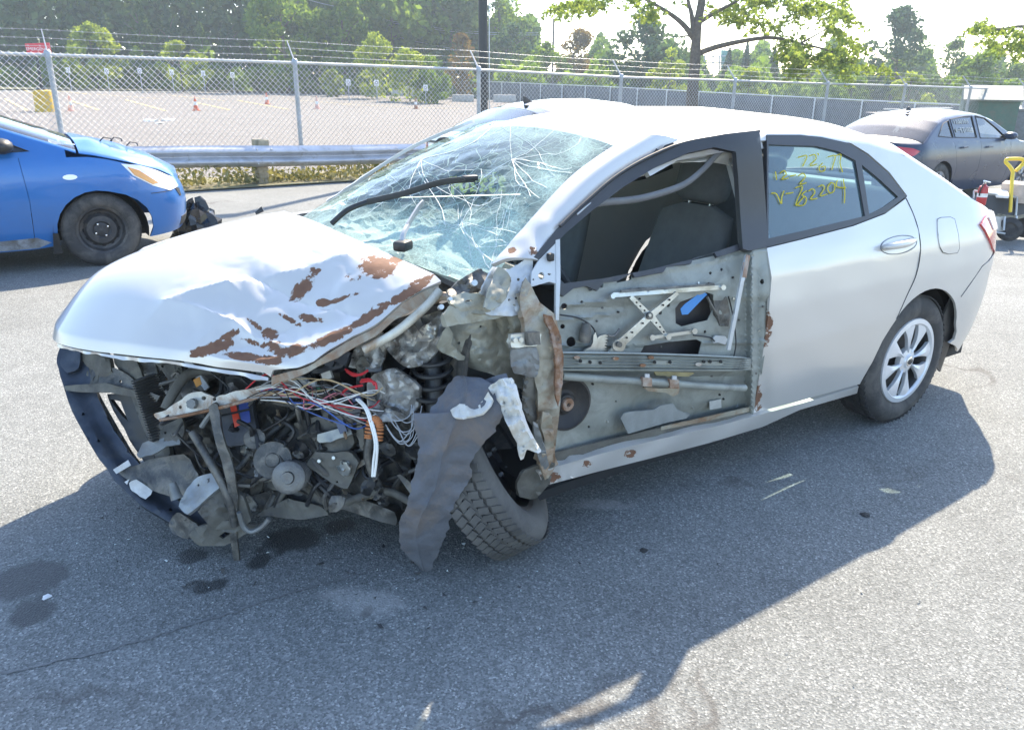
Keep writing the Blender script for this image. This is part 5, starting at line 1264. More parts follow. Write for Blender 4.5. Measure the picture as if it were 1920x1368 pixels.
# long cracks running over the glass
CRK = mat('crack_white', (.86, .92, .92), .4, var=.05)
rc_ = random.Random(3); bm = bmesh.new()
starts = [(905, 480), (790, 300), (880, 440), (1040, 330), (850, 400), (740, 470), (960, 300), (700, 430)]
for (sx, sy) in starts:
    for k in range(rc_.randint(7, 11)):
        an = rc_.uniform(0, 6.28); x, y = sx, sy; pts = []
        for st in range(rc_.randint(5, 13)):
            u, v = WUV(x, y)
            if not (.02 < u < .98 and .02 < v < .97): break
            pts.append(wfac(u, v)+nW*.002); an += rc_.gauss(0, .13)+(rc_.choice((-.5, .5)) if rc_.random() < .15 else 0); x += 17*math.cos(an); y += 12*math.sin(an)
        if len(pts) > 2: a_tube(bm, pts, [.0008*rc_.uniform(.5, 1.3)]*len(pts), 3, False)
tag(finish('cracks', bm, CRK, wsc, 180), kind='stuff')
# wipers
def wiper(pxs_, rad, m):
    P = [WS(a, b, o) for a, b, o in pxs_]; o = tube_obj('wiper_arm', spline(P[:3], 4), rad, m, wr, 6)
    tube_obj('wiper_blade', spline(P[2:], 4), rad*1.15, m, o, 6, .5); return o
wiper([(630, 432, .03), (665, 415, .05), (700, 398, .045), (760, 372, .02), (830, 348, .014), (892, 341, .012)], .011, BLKP)
bm = bmesh.new(); a_box(bm, WS(885, 343, .02), (.06, .03, .02), None, .006); finish('wiper_end', bm, BLKP, wr)
wiper([(762, 476, .03), (770, 462, .05), (778, 446, .05), (788, 428, .05), (798, 412, .05), (805, 400, .045)], .010, mat('wiper_sheen_grey', (.45, .46, .46), .4, .5))  # pale grey puts this wiper's reflection into its colour
bm = bmesh.new(); a_box(bm, WS(764, 474, .03), (.06, .05, .035), Matrix.Rotation(.6, 3, 'Z'), .01); finish('wiper_pivot', bm, BLKP, wr)
# writing on the back window, seen mirrored from the front through the windscreen
rgw = [o for o in wr.children if o.name.startswith('side_window')][-1]
for row, (txt, pr, pb, w_, h_) in enumerate([('2014 TT', 952, 297, 8.2, 20), ('COROLLA', 932, 322, 10.5, 18), ('232204', 948, 358, 15., 24)]):
    scrawl('marker_writing', txt, lambda u, v, pr=pr, pb=pb: onp(pr-u, pb-v+.0*u, 1, -.70), w_, h_, 1.18, .009, YEL, rgw, seed=row+8, flat=True)
# ---- bonnet
HP = [[(2.49, -.66, 1.025), (2.52, -.33, 1.048), (2.53, 0, 1.052), (2.51, .34, 1.035), (2.45, .68, 1.00)],
      [(2.72, -.665, 1.00), (2.77, -.35, 1.04), (2.75, -.02, 1.042), (2.68, .30, 1.01), (2.59, .665, .945)],
      [(2.98, -.655, .938), (3.03, -.36, .992), (2.98, -.05, .998), (2.86, .27, .95), (2.72, .63, .87)],
      [(3.24, -.62, .845), (3.28, -.34, .904), (3.18, -.03, .908), (3.01, .27, .865), (2.85, .575, .80)],
      [(3.42, -.55, .715), (3.45, -.24, .73), (3.30, .06, .745), (3.09, .32, .755), (2.94, .49, .75)]]
HP = np.array(HP)
def cr1(P, t):
    n = len(P)-1; i = min(int(t*n), n-1); f = t*n-i; a, b, c, d = P[max(i-1, 0)], P[i], P[i+1], P[min(i+2, n)]
    return .5*((2*b)+(-a+c)*f+(2*a-5*b+4*c-d)*f*f+(-a+3*b-3*c+d)*f**3)
def hood0(u, v): return cr1(np.array([cr1(HP[k], u) for k in range(5)]), v)
def segd(p, a, b):
    p, a, b = np.array(p), np.array(a), np.array(b); t = np.clip(((p-a)@(b-a))/((b-a)@(b-a)), 0, 1); q = a+(b-a)*t
    s = (b-a)[0]*(p-a)[1]-(b-a)[1]*(p-a)[0]; return float(np.linalg.norm(p-q)), float(s), float(t)
FOLDS = [((.52, .98), (.70, .62), .020, .05), ((.70, .62), (.80, .20), .022, .07), ((.80, .98), (.86, .55), -.020, .05), ((.60, .80), (.92, .70), .014, .04), ((.72, .50), (.98, .38), -.018, .05), ((.86, .55), (.97, .15), .014, .05), ((.70, .98), (.78, .74), .016, .035), ((.9, .9), (.98, .5), .012, .03)]
_fr = random.Random(21)
_P1 = [(_fr.uniform(.5, 1), _fr.uniform(.05, 1), _fr.uniform(-.16, .16), _fr.uniform(-.16, .16)) for _ in range(16)]
_P2 = [(_fr.uniform(.5, 1), _fr.uniform(.05, 1), _fr.uniform(-.16, .16), _fr.uniform(-.16, .16)) for _ in range(16)]
def facets(u, v):
    m1 = max(a*(u-cu)+b*(v-cv)-.35*((u-cu)**2+(v-cv)**2) for cu, cv, a, b in _P1); m2 = max(a*(u-cu)+b*(v-cv)-.35*((u-cu)**2+(v-cv)**2) for cu, cv, a, b in _P2)
    return m1-m2
def hood(u, v):
    p = hood0(u, v).copy(); dz = 0
    for a, b, h, w_ in FOLDS:
        d, s, t = segd((u, v), a, b); dz += 1.2*h*math.exp(-d/w_)
    k = sstep(.45, .8, u)*sstep(.0, .25, v)
    dz -= .045*sstep(.62, .95, u)*sstep(.1, .5, v)
    dz += k*(.85*facets(u, v)+.006*nz(p, 7, 2)+.008*abs(nz(p, 17, 4)))
    edge = -.012*max(0, u-.96)/.04*1.0-.02*max(0, v-.965)/.035
    dz *= (1-.85*sstep(.72, 1., v))*(1-.55*sstep(.86, 1., u))
    p[2] += dz+edge; p[0] += .01*k*nz(p, 9, 7); return p
bon = grid('bonnet', hood, 150, 130, SILR, wr, .012, 16, toward=(3, 2, 9))
paint_attr(bon, [(568, 540, 34, 13, .85, -48), (590, 508, 12, 10, .8), (712, 500, 46, 24, .62), (740, 487, 26, 10, .6), (606, 567, 13, 7, .8), (582, 597, 24, 9, .75, 10), (507, 625, 16, 16, .72), (512, 648, 22, 12, .72), (400, 652, 46, 12, .95, -15), (430, 630, 26, 8, .7, -30), (470, 640, 26, 7, .62, 20), (545, 658, 34, 12, .95, -12), (620, 634, 44, 10, .95, -25), (690, 594, 46, 9, .9, -32), (765, 549, 44, 9, .85, -30), (720, 570, 40, 5, .6, -10), (790, 525, 30, 5, .6, -20), (460, 668, 46, 8, .9, 8), (505, 675, 26, 10, .9, 0), (640, 560, 40, 5, .55, -20), (545, 600, 30, 6, .5, 30), (480, 610, 26, 6, .5, 40), (660, 520, 20, 10, .45)])
grid('wing_top', lambda u, v: (lambda h: (h[0]*(1-u)+u*h[0], (h[1]+.004)*(1-u)+u*(-BC.yatx(h[0], .93)+.05*sstep(2.6, 3.4, h[0])), (h[2]-.012)*(1-u)+u*ip(h[0], [2.2, 2.45, 2.8, 3.05, 3.3, 3.4], [1.0, .985, .95, .9, .76, .7])))(hood0(0., v*.86)), 8, 24, SIL, wr, .01, 50, toward=(3, -1, 9))
# torn lip along the bonnet's left and front edge
def lip(pts, w_, name, m, seed):
    P = spline(pts, 6); n = len(P)-1
    def fn(u, v):
        i = u*n; k = min(int(i), n-1); f = i-k; p = P[k]*(1-f)+P[k+1]*f
        return p+np.array([.25, .4, -1])*v*w_*(.7+.6*nz(p, 9, seed))+np.array([.010, .012, 0])*nz(p, 22, seed+2)*v
    o = grid(name, fn, 60, 4, m, wr, .006, 40, toward=(4, 6, 1)); return o
l1_ = lip([hood(.995, v)+np.array([0, .002, -.012]) for v in np.linspace(.02, .98, 9)], .035, 'bonnet_lip', RUSTP, 3)
lip([hood(u, .992)+np.array([0, 0, -.014]) for u in np.linspace(.25, .98, 8)], .012, 'bonnet_lip', SILR, 5)
grid('bonnet_liner', lambda u, v: hood0(.06+.86*u, .05+.66*v)+np.array([0, 0, -.10-.02*math.sin(u*9)*math.sin(v*8)]), 24, 24, GREASE, wr, .01, 60, toward=(3, 2, 9))
tube_obj('bonnet_edge_roll', spline([hood(.99, .02)+np.array([0, .01, -.03]), hood(.99, .12)+np.array([0, .025, -.055]), hood(.99, .28)+np.array([0, .025, -.07]), hood(.99, .45)+np.array([0, .01, -.06])], 6), .014, mat('cream_edge', (.55, .53, .45), .5, .2, dirt=(.3, .2, .12)), wr, 8)
# cowl
grid('cowl', lambda u, v: (2.36+.22*v+.08*math.sin(u*math.pi), -.78+1.42*u, .915-.035*v+.02*math.sin(u*math.pi)), 20, 4, BLKP, wr, .02, 50, toward=(2, 0, 9))
# ================================================================ WRECK: DOOR, CABIN, SMASHED FRONT
def plate(name, pts, m, thick=.006, cr=(.006, 14.), holes=(), step=7, parent=None, smooth=28, seed=1., off=0.):
    """sheet-metal piece: outline of (px, py, depth); depth is blended inside and crumpled"""
    if len(pts) > 4 and step > 4.5: pts = organic(pts, 3, 1.3, int(seed*13)+3)
    A = np.array(pts, float)
    def fn(a, b):
        w_ = 1/((A[:, 0]-a)**2+(A[:, 1]-b)**2+4.)**1.5; d = float((w_*A[:, 2]).sum()/w_.sum()); p = dep(a, b, d)
        return dep(a, b, d+off+cr[0]*(1.3*nz(p, cr[1], seed)+.8*abs(nz(p, cr[1]*2.2, seed+4))+.35*nz(p, cr[1]*5., seed+2)))
    return sheet(name, [(q[0], q[1]) for q in pts], list(holes), fn, step, thick, m, parent or wr, smooth, .25, seed=int(seed*10)+1, mean=True)
def pipe(name, pts, rad, m, parent=None, seg=7, n=6, flat=None):
    return tube_obj(name, spline([dep(*q) for q in pts], n), rad, m, parent or wr, seg, flat)
def circ(px, py, rx, ry=None, n=14): return [(px+rx*math.cos(t), py+(ry or rx)*math.sin(t)) for t in np.linspace(0, 2*math.pi, n, endpoint=False)]
# ---- floor, bulkhead, seats, dashboard
box_obj('floor_pan', (.75, 0, .235), (2.9, 1.5, .06), WELL, wr)
box_obj('boot_floor', (-.55, 0, .42), (.7, 1.3, .3), WELL, wr, None, .03)
grid('bulkhead', lambda u, v: (2.30+.10*math.sin(v*3), -.74+1.46*u, .25+.72*v), 12, 10, GREASE, wr, .012, 60, toward=(9, 0, 1))
grid('tunnel', lambda u, v: (.2+2.1*u, .16*math.cos(v*math.pi), .27+.16*math.sin(v*math.pi)), 8, 8, DARKIN, wr, .01, 60, toward=(0, 0, 9))
DASH = mat('dash_grey', (.16, .165, .17), .6, var=.15, scale=20, bump=.1, bscale=150)
def dash(u, v):
    y = -.70+1.36*u; prof = [(2.34, .945), (2.15, .955), (1.98, .93), (1.90, .86), (1.93, .72), (2.0, .58)]
    i = v*5; k = min(int(i), 4); f = i-k; x = prof[k][0]*(1-f)+prof[k+1][0]*f; z = prof[k][1]*(1-f)+prof[k+1][1]*f
    return (x+.05*math.sin(u*math.pi), y, z+.02*math.exp(-((y-.36)/.2)**2)*(1-v))
grid('dashboard', dash, 24, 20, DASH, wr, .02, 50, toward=(0, 0, 5))
def seat(cx, cy, zh, par=None):
    o = bpy.data.objects.new('seat', None); link(o, wr); o.location = (cx, cy, 0)
    def bk(u, v):      # shaped backrest, lathe-like section along its height
        a = u*2*math.pi; zz = .52+.56*v; wv = .235*(1-.20*v**2)*(1 if v < .97 else .9); d = .075*(1-.25*v)
        ex = 2.6; c, s = math.cos(a), math.sin(a); y = wv*math.copysign(abs(c)**(2/ex), c); x = d*math.copysign(abs(s)**(2/ex), s)
        if x > 0: x -= .035*(1-(y/wv)**2)*.8
        k = 1 if 0 < v < 1 else .5
        return (x*k-.02-(zz-.5)*.30, y*k, zz)
    grid('backrest', bk, 36, 14, SEATM, o, 0, 60)
    bm = bmesh.new(); a_box(bm, (.20, 0, .47), (.52, .50, .17), Matrix.Rotation(R(-5), 3, 'Y'), .06); finish('cushion', bm, SEATM, o, 50)
    bm = bmesh.new(); a_box(bm, (-.215, 0, zh), (.10, .27, .20), Matrix.Rotation(R(-12), 3, 'Y'), .045); finish('headrest', bm, SEATM, o, 50)
    for s in (-.06, .06): tube_obj('headrest_post', [(-.19, s, zh-.16), (-.215, s, zh)], .007, CHR, o, 6)
    return o
seat(1.22, .37, 1.185); seat(1.36, -.37, 1.17)
bm = bmesh.new(); a_box(bm, (.12, 0, .52), (.55, 1.3, .2), Matrix.Rotation(R(-6), 3, 'Y'), .06); a_box(bm, (-.22, 0, .80), (.16, 1.3, .58), Matrix.Rotation(R(-22), 3, 'Y'), .06); finish('rear_bench', bm, SEATM, wr, 50)
for y in (-.42, .42): bm = bmesh.new(); a_box(bm, (-.36, y, 1.11), (.10, .26, .13), Matrix.Rotation(R(-18), 3, 'Y'), .04); finish('rear_headrest', bm, SEATM, wr, 50)
grid('parcel_shelf', lambda u, v: (-.38-.25*u, -.62+1.24*v, 1.045), 3, 6, DASH, wr, .02)
bm = bmesh.new(); MW = frame_to((1.86, .37, .86), (-.9, 0, .45)); a_lathe(bm, [(.185+.016*math.cos(t), .016*math.sin(t)) for t in np.linspace(0, 2*math.pi, 10, endpoint=False)], 36, MW, True)
for a in (.2, math.pi-.2, -math.pi/2): a_tube(bm, [MW @ Vector((0, 0, -.02)), MW @ Vector((.185*math.cos(a), .185*math.sin(a), 0))], .016, 6)
a_lathe(bm, [(0, .02), (.06, .012), (.075, -.02)], 18, MW); finish('steering_wheel', bm, BLKP, wr)
HEADL = mat('headlining', (.45, .45, .43), .9, var=.1)
grid('headlining', lambda u, v: (lambda p: (p[0], (p[1] if v >= .5 else -p[1])*.96, p[2]-.035))(BC.U(.1+1.45*u, 1-abs(2*v-1)*.9)), 16, 20, HEADL, wr, .008, 60, toward=(.8, 0, 0))
for sd in (1, -1):     # inner pillars
    grid('inner_pillar', lambda u, v, sd=sd: (1.00+.12*v, sd*(BC.yatx(1.05, .3+1.06*u)-.07), .3+1.06*u), 10, 2, mat('pillar_trim', (.36, .37, .37), .7), wr, .02, 60)
# torn curtain airbag below the roof rail
def rag(u, v):
    px = 1120+285*u; py = 345-72*u**.8+(2+34*(.55+.45*math.sin(u*7+1))*sstep(0, .35, u))*v*(.3+u*.7); p = S(px, py, -.055-.03*math.sin(u*21+v*3)*v); return p
grid('curtain_airbag', rag, 44, 8, CLOTH, wr, .004, 60, toward=CAM)

# ---- front door: frame, inner shell, mechanism
door = bpy.data.objects.new('front_door', None); link(door, wr)
FO = [(1001, 482), (1050, 424), (1100, 376), (1160, 325), (1230, 286), (1300, 262), (1360, 251), (1424, 244), (1430, 300), (1437, 400), (1440, 463), (1404, 470), (1393, 466), (1388, 400), (1384, 330), (1380, 285), (1340, 276), (1290, 287), (1230, 313), (1170, 350), (1110, 395), (1062, 436), (1046, 452), (1010, 486)]
def fout(a, b): return .004+.085*sstep(1150, 1420, a)*sstep(430, 250, b)
side_sheet('window_surround', FO, FRAME_B, 0, .022, 8, rel=fout, parent=door)
side_sheet('inner_window_surround', [(1398, 262), (1408, 300), (1412, 400), (1408, 470), (1396, 470), (1391, 400), (1388, 320), (1378, 276)], mat('pale_strip', (.55, .57, .6), .5), -.03, .01, 9, parent=door)
bm = bmesh.new(); a_tube(bm, spline([S(*q) for q in [(1050, 424, .014), (1100, 377, .016), (1160, 327, .02), (1230, 288, .03), (1300, 264, .04), (1424, 246, .055)]], 5), .006, 6); finish('weather_strip', bm, BLKP, door)
# pale inner rail edges and loose seal hanging across the opening
tube_obj('loose_seal', spline([S(*q) for q in [(1376, 262, -.01), (1352, 282, -.02), (1318, 318, -.03), (1284, 345, -.04), (1240, 362, -.05), (1190, 374, -.05), (1128, 380, -.04), (1092, 388, -.02)]], 6), [.013]*43, mat('seal_grey', (.13, .135, .145), .5, var=.2), door, 8, .6)
bm = bmesh.new(); a_tube(bm, spline([S(*q) for q in [(1082, 402, .006), (1118, 372, .0), (1180, 330, .0), (1250, 297, .0), (1330, 278, .0)]], 5), .003, 6); finish('bright_edge', bm, PALE, door)
side_sheet('sash_post', [(1386, 275), (1400, 268), (1403, 340), (1397, 470), (1389, 470), (1393, 340)], PALE, -.02, .012, 9, parent=door)
BELT = [(1047, 500), (1050, 532), (1130, 522), (1220, 505), (1310, 483), (1392, 455), (1394, 467), (1345, 482), (1340, 474), (1300, 484), (1296, 494), (1250, 500), (1244, 510), (1190, 520), (1186, 512), (1160, 526), (1132, 530), (1120, 545), (1100, 536), (1076, 540), (1056, 556), (1046, 548)]
side_sheet('belt_moulding', BELT, FRAME_B, -.018, .012, 8, parent=door, rel=lambda a, b: .004*nz((a*.05, b*.05, 0), 1, 3))
INN = [(1045, 546), (1054, 554), (1075, 537), (1101, 534), (1104, 546), (1131, 538), (1132, 528), (1154, 523), (1157, 530), (1184, 524), (1186, 512), (1342, 479), (1368, 470), (1398, 464), (1438, 463), (1447, 520), (1444, 600), (1430, 690), (1412, 776), (1330, 796), (1220, 820), (1100, 852), (1032, 872), (1036, 700), (1040, 600)]
H1 = [(1266, 578), (1275, 566), (1325, 548), (1338, 552), (1337, 580), (1327, 600), (1278, 612), (1267, 606)]
H2 = [(1200, 663), (1208, 648), (1250, 641), (1306, 636), (1316, 641), (1310, 664)]
HOLES = [H1, H2, circ(1058, 574, 6), circ(1055, 612, 4.6), circ(1091, 566, 3, 3, 8), circ(1071, 641, 9, 10), circ(1253, 572, 3.6, 4, 10), circ(1238, 586, 3.4, 4, 10), circ(1322, 622, 2.6, 3, 8), circ(1332, 512, 2.6, 3, 8), circ(1353, 505, 2.6, 3, 8), circ(1104, 800, 2.2, 2.4, 8), circ(1429, 528, 4, 5, 8), circ(1155, 752, 1.8, 2, 8)]
def irel(a, b):
    r_ = -.045
    r_ -= .012*sstep(556, 566, b-(1400-a)*.04)*sstep(700, 640, b)                      # recessed centre
    r_ -= .028*sstep(694, 706, b)*sstep(860, 800, b)*(1-.8*sstep(1380, 1410, a))        # deep lower pan
    r_ += .022*math.exp(-(((a-1120)/38)**4+((b-770)/44)**4))+.018*math.exp(-(((a-1330)/40)**4+((b-735)/30)**4))-.014*math.exp(-(((a-1225)/34)**4+((b-745)/20)**4))
    r_ += .010*math.exp(-((b-(648-(a-1060)*.02))/3.)**2)+.008*math.exp(-((b-(600-(a-1050)*.12))/3.)**2)*sstep(1190, 1150, a)
    r_ += .040*sstep(1396, 1412, a)-.016*math.exp(-((a-1422)/7)**2)*sstep(470, 520, b)       # rear jamb flange
    r_ += .007*math.exp(-(((a-1300)/52)**8+((b-582)/44)**8))-.006*math.exp(-(((a-1302)/44)**8+((b-581)/36)**8))
    r_ += .007*math.exp(-((b-(575-(a-1050)*.13))/2.6)**2)*sstep(1240, 1180, a)-.006*math.exp(-((a-1180-(b-700)*.25)/4)**2)*sstep(705, 725, b)+.006*math.exp(-((b-(520-(a-1180)*.2))/3)**2)*sstep(1170, 1200, a)+.008*math.exp(-((a-(1395-(b-500)*.16))/3)**2)*sstep(660, 640, b)
    r_ += .004*nz((a*.02, b*.02, 0), 1, 2)+.0025*nz((a*.06, b*.06, 0), 1, 5)
    return r_
inner = side_sheet('inner_panel', INN, PRIM, 0, .004, 5.5, HOLES, 30, door, rel=irel)
side_sheet('inner_trim', [(1050, 560), (1400, 500), (1415, 770), (1045, 850)], mat('door_trim_back', (.11, .095, .09), .85, var=.4, scale=6), -.14, .01, 22, parent=door)
side_sheet('blue_tape', [(1276, 579), (1284, 570), (1318, 545), (1326, 552), (1306, 572), (1290, 589), (1279, 590)], mat('tape_blue', (.05, .21, .5), .6, var=.15), -.042, .002, 7, parent=door)
def bar(name, a, b, w0, w1, m, off, thick=.006, par=None, rel=None):
    a, b = np.array(a, float), np.array(b, float); d = b-a; n_ = np.array([-d[1], d[0]])/np.linalg.norm(d)
    P = [tuple(a+n_*w0/2), tuple(b+n_*w1/2), tuple(b-n_*w1/2), tuple(a-n_*w0/2)]
    return side_sheet(name, P, m, off, thick, 5, parent=par or door, rel=rel)
bar('regulator_channel', (1150, 553), (1358, 538), 9, 8, STEEL, -.02, .012)
bar('channel_rail', (1165, 546), (1340, 533), 5, 4, GREASE, -.012, .006)
for q in ((1150, 555), (1357, 539)): side_sheet('roller', circ(q[0], q[1], 4.5, 5), STEEL, -.012, .008, 5, parent=door)
bar('regulator_arm', (1183, 556), (1222, 596), 8, 12, STEEL, -.022); bar('regulator_arm', (1222, 594), (1252, 632), 13, 5, STEEL, -.022)
bar('regulator_arm', (1271, 549), (1218, 594), 7, 12, STEEL, -.015); bar('regulator_arm', (1222, 590), (1162, 646), 12, 17, STEEL, -.015)
side_sheet('arm_hub', circ(1161, 648, 12, 12), STEEL, -.012, .01, 5, parent=door); side_sheet('hub_pin', circ(1162, 646, 5, 5.5), GREASE, -.004, .008, 4, parent=door)
bar('regulator_arm', (1162, 648), (1144, 664), 15, 9, STEEL, -.017)
side_sheet('pivot_disc', circ(1219, 592, 6, 7), GREASE, -.008, .006, 4, parent=door); side_sheet('pivot_pin', circ(1219, 591, 2.6, 3), STEEL, -.003, .005, 4, parent=door)
bar('guide_link', (1223, 633), (1304, 621), 6, 6, STEEL, -.022, .01)
for q in ((1224, 633), (1303, 621), (1254, 632)): side_sheet('link_bush', circ(q[0], q[1], 5, 5.5), STEEL, -.014, .008, 4, parent=door)
for (a, b) in ((1194, 567), (1201, 574), (1209, 582), (1231, 605), (1238, 613), (1245, 622), (1256, 562), (1244, 572), (1206, 606), (1186, 623), (1176, 633)):
    side_sheet('arm_hole_shade', circ(a, b, 1.7, 1.9, 7), WELL, -.0105, .002, 4, parent=door)  # black discs painted as the shade inside arm perforations
for (a, b) in ((1130, 577), (1160, 585), (1120, 602), (1200, 560), (1310, 530), (1375, 520), (1292, 541), (1376, 560), (1386, 600), (1240, 650), (1335, 705), (1350, 740), (1357, 748), (1112, 720), (1140, 790), (1190, 838-20), (1300, 765), (1385, 690), (1424, 620), (1418, 700), (1432, 575)):
    side_sheet('panel_bolt', circ(a, b, 1.9, 2.1, 7), [GREASE, STEEL, WELL][(a+b) % 3], irel(a, b)+.004, .005, 4, parent=door)
for pts in ([(1050, 590), (1085, 596), (1110, 612), (1118, 628)], [(1366, 556), (1374, 590), (1380, 640), (1376, 668)], [(1070, 700), (1090, 730), (1085, 748)], [(1300, 628), (1330, 632), (1340, 640)]):
    tube_obj('door_wire', spline([S(a, b, irel(a, b)+.012) for a, b in pts], 5), .0028, BLKP, door, 5)
side_sheet('foam_pad', [(1225, 694), (1290, 692), (1302, 700), (1290, 706), (1230, 704)], mat('foam_yellowish', (.42, .36, .2), .9, var=.3), -.05, .01, 6, parent=door)
side_sheet('label_sticker', [(1330, 752), (1352, 748), (1353, 764), (1331, 768)], mat('sticker_grey', (.4, .41, .4), .6), -.045, .001, 6, parent=door)
teeth = [(1098, 662), (1106, 648), (1116, 640), (1118, 630)]
for k in range(9): teeth += [(1122+2.4*k*.9, 636-3*k*.1+(k % 2)*0-1.5*k), (1127+1.6*k, 634-1.4*k)] if False else []
sec = [(1093, 662), (1098, 655), (1108, 650), (1112, 642), (1113, 628), (1117, 623), (1120, 634), (1124, 630)]
for k in range(7): y_ = 627+5.2*k; sec += [(1141-.6*k, y_-2), (1135-.6*k, y_), (1140-.7*k, y_+2)]
sec += [(1134, 664)]
side_sheet('gear_sector', sec, STEEL, -.024, .006, 4, parent=door)
bm = bmesh.new(); a_tube(bm, [S(1099, 606, -.03), S(1098, 622, -.03), S(1096, 640, -.035)], [.014, .02, .019], 12); finish('window_motor', bm, GREASE, door)
tube_obj('cable', spline([S(1140, 629, -.03), S(1150, 630, -.028), S(1158, 622, -.028), S(1161, 616, -.03)], 5), .004, GREASE, door, 6)
bar('glass_run', (1402, 478), (1367, 656), 7, 6, PALE, .0, .008); bar('glass_run_rust', (1403, 478), (1396, 520), 7.5, 7.5, RUST, .002, .008)
side_sheet('latch_bracket', [(1338, 634), (1342, 629), (1360, 630), (1364, 636), (1360, 646), (1346, 642), (1338, 643)], PALE, -.04, .006, 5, parent=door)
side_sheet('latch_mechanism', [(1336, 552), (1348, 545), (1362, 552), (1370, 590), (1366, 612), (1350, 610), (1342, 590)], GREASE, -.05, .02, 6, parent=door, rel=lambda a, b: .012*nz((a*.1, b*.1, 0), 1, 2))
pipe_ = tube_obj('latch_rod', spline([S(1326, 556, -.04), S(1334, 572, -.035), S(1345, 592, -.035), S(1348, 604, -.04)], 4), .005, GREASE, door, 6)
# ribbed impact bar
def ib(u, v):
    px = 1053+(1408-1053)*u; y0 = 662+(672-662)*u*u; y1 = 692+1*u; py = y0+(y1-y0)*v
    rib = .007*math.cos(v*5*math.pi*2/1.0)*(1-sstep(.93, 1., u)); 
    for (a, b, w_) in ((1107, 684-5, 26), (1243, 679, 22), (1334, 677, 26)):
        rib *= 1-math.exp(-((px-a)/w_)**6-((v-.55)/.22)**4)
    return S(px, py, -.006+rib)
ibo = grid('impact_bar', ib, 90, 40, PRIM, door, .006, 40, toward=(1, 60, .5))
for (a, b) in ((1089, 677), (1107, 679), (1126, 680), (1228, 679), (1257, 679), (1320, 678), (1332, 678), (1352, 678)):
    side_sheet('bar_hole_shade', circ(a, b, 2.8, 3.2, 9), WELL, .0008, .003, 4, parent=ibo)  # flat black discs stand for shaded holes in the solid bar
for (a, b) in ((1082, 670), (1155, 672), (1221, 670), (1206, 685), (1310, 683)): side_sheet('weld_spot', circ(a, b, 6, 3.4, 9), RUST, .004, .003, 4, parent=ibo)
tube_obj('side_bar', spline([S(1053, 704, -.022), S(1140, 711, -.018), S(1230, 716, -.016), S(1330, 724, -.016), S(1396, 727, -.012)], 5), .0145, PRIM, door, 12)
for (a, b) in ((1214, 716), (1265, 720)):
    side_sheet('bar_clamp', [(a-9, b-9), (a+8, b-8), (a+9, b+9), (a-8, b+8)], RUST, .004, .012, 5, parent=door)
    side_sheet('clamp_tab', [(a-4, b-15), (a+4, b-15), (a+4, b-8), (a-4, b-8)], PALE, .004, .005, 4, parent=door)
side_sheet('lower_strap', [(1206, 726), (1240, 728), (1275, 726), (1272, 738), (1262, 743), (1248, 736), (1215, 733)], RUSTP, -.02, .006, 6, parent=door)
# speaker
C0 = S(1061, 756, -.05); MS = frame_to(C0, (.05, 1, .04)); bm = bmesh.new()
a_lathe(bm, [(.092, -.01), (.092, .016), (.084, .018), (.078, .008), (.045, -.01), (.036, -.006), (.03, .004), (.0, .012)], 36, MS); sp = finish('speaker', bm, mat('speaker_black', (.03, .028, .028), .6, .1, var=.3, dirt=(.07, .06, .05)), door)
bm = bmesh.new(); a_lathe(bm, [(.024, .008), (.022, .016), (.008, .018), (.006, .008)], 20, MS); finish('speaker_cap', bm, RUST, sp)
LB = [(1164, 784), (1170, 775), (1180, 772), (1226, 768), (1238, 760), (1262, 756), (1270, 768), (1294, 777), (1288, 784), (1250, 792), (1178, 813)]
side_sheet('lower_bracket', LB, mat('bracket_grey', (.27, .29, .29), .5, .3, var=.15), -.02, .006, 4.5, parent=door, rel=lambda a, b: .006*abs(math.sin((a-1166)*.13)))
side_sheet('sill_channel', [(1040, 848), (1110, 832), (1220, 806), (1330, 782), (1411, 766), (1411, 781), (1330, 803), (1220, 827), (1110, 855), (1034, 878)], GUNK, -.03, .006, 6, parent=door, rel=lambda a, b: .004*nz((a*.04, b*.08, 0), 1, 2))
side_sheet('rust_line', [(1240, 800), (1330, 780), (1411, 762), (1411, 770), (1330, 788), (1240, 806)], RUSTP, -.024, .004, 6, parent=door)
side_sheet('mirror_mount', [(1048, 449), (1036, 462), (1010, 488), (997, 510), (995, 538), (1012, 533), (1030, 528), (1044, 532)], PALE, .004, .006, 5, [circ(1015, 517, 5.5, 7, 10), circ(1030, 514, 3.2, 2, 8), circ(1000, 524, 1.8, 2, 7)], 40, door)
side_sheet('hinge_edge', [(1042, 450), (1050, 448), (1051, 520), (1048, 600), (1042, 600), (1043, 520)], PALE, .006, .010, 6, parent=door)
box_obj('mirror_clip', S(1032, 482, .012), (.02, .02, .025), BLKP, door)

# ---- crushed hinge pillar, apron and cowl side (left)
def sp(name, px, off, m, cr=(.010, 12.), thick=.005, step=7, holes=(), seed=1., parent=None, rel=None, smooth=30):
    def r_(a, b):
        p = (a*.0022, b*.0022, seed); o = cr[0]*(nz(p, cr[1]*1.4, seed)+.6*abs(nz(p, cr[1]*3.2, seed+3)))
        return o+(rel(a, b) if rel else 0)
    if len(px) > 4 and step > 4.5: px = organic(px, 3, 1.4, int(seed*13)+3); step = min(step, 5)
    return side_sheet(name, px, m, off, thick, step, holes, smooth, parent, int(seed*7)+1, r_, .25)
sp('hinge_pillar', [(985, 520), (1012, 565), (1040, 590), (1052, 640), (1056, 700), (1050, 760), (1042, 830), (1040, 880), (1022, 900), (1005, 850), (1010, 760), (1000, 690), (985, 620), (975, 560)], .0, RUSTP, (.016, 12.), .02, 6, seed=2.)
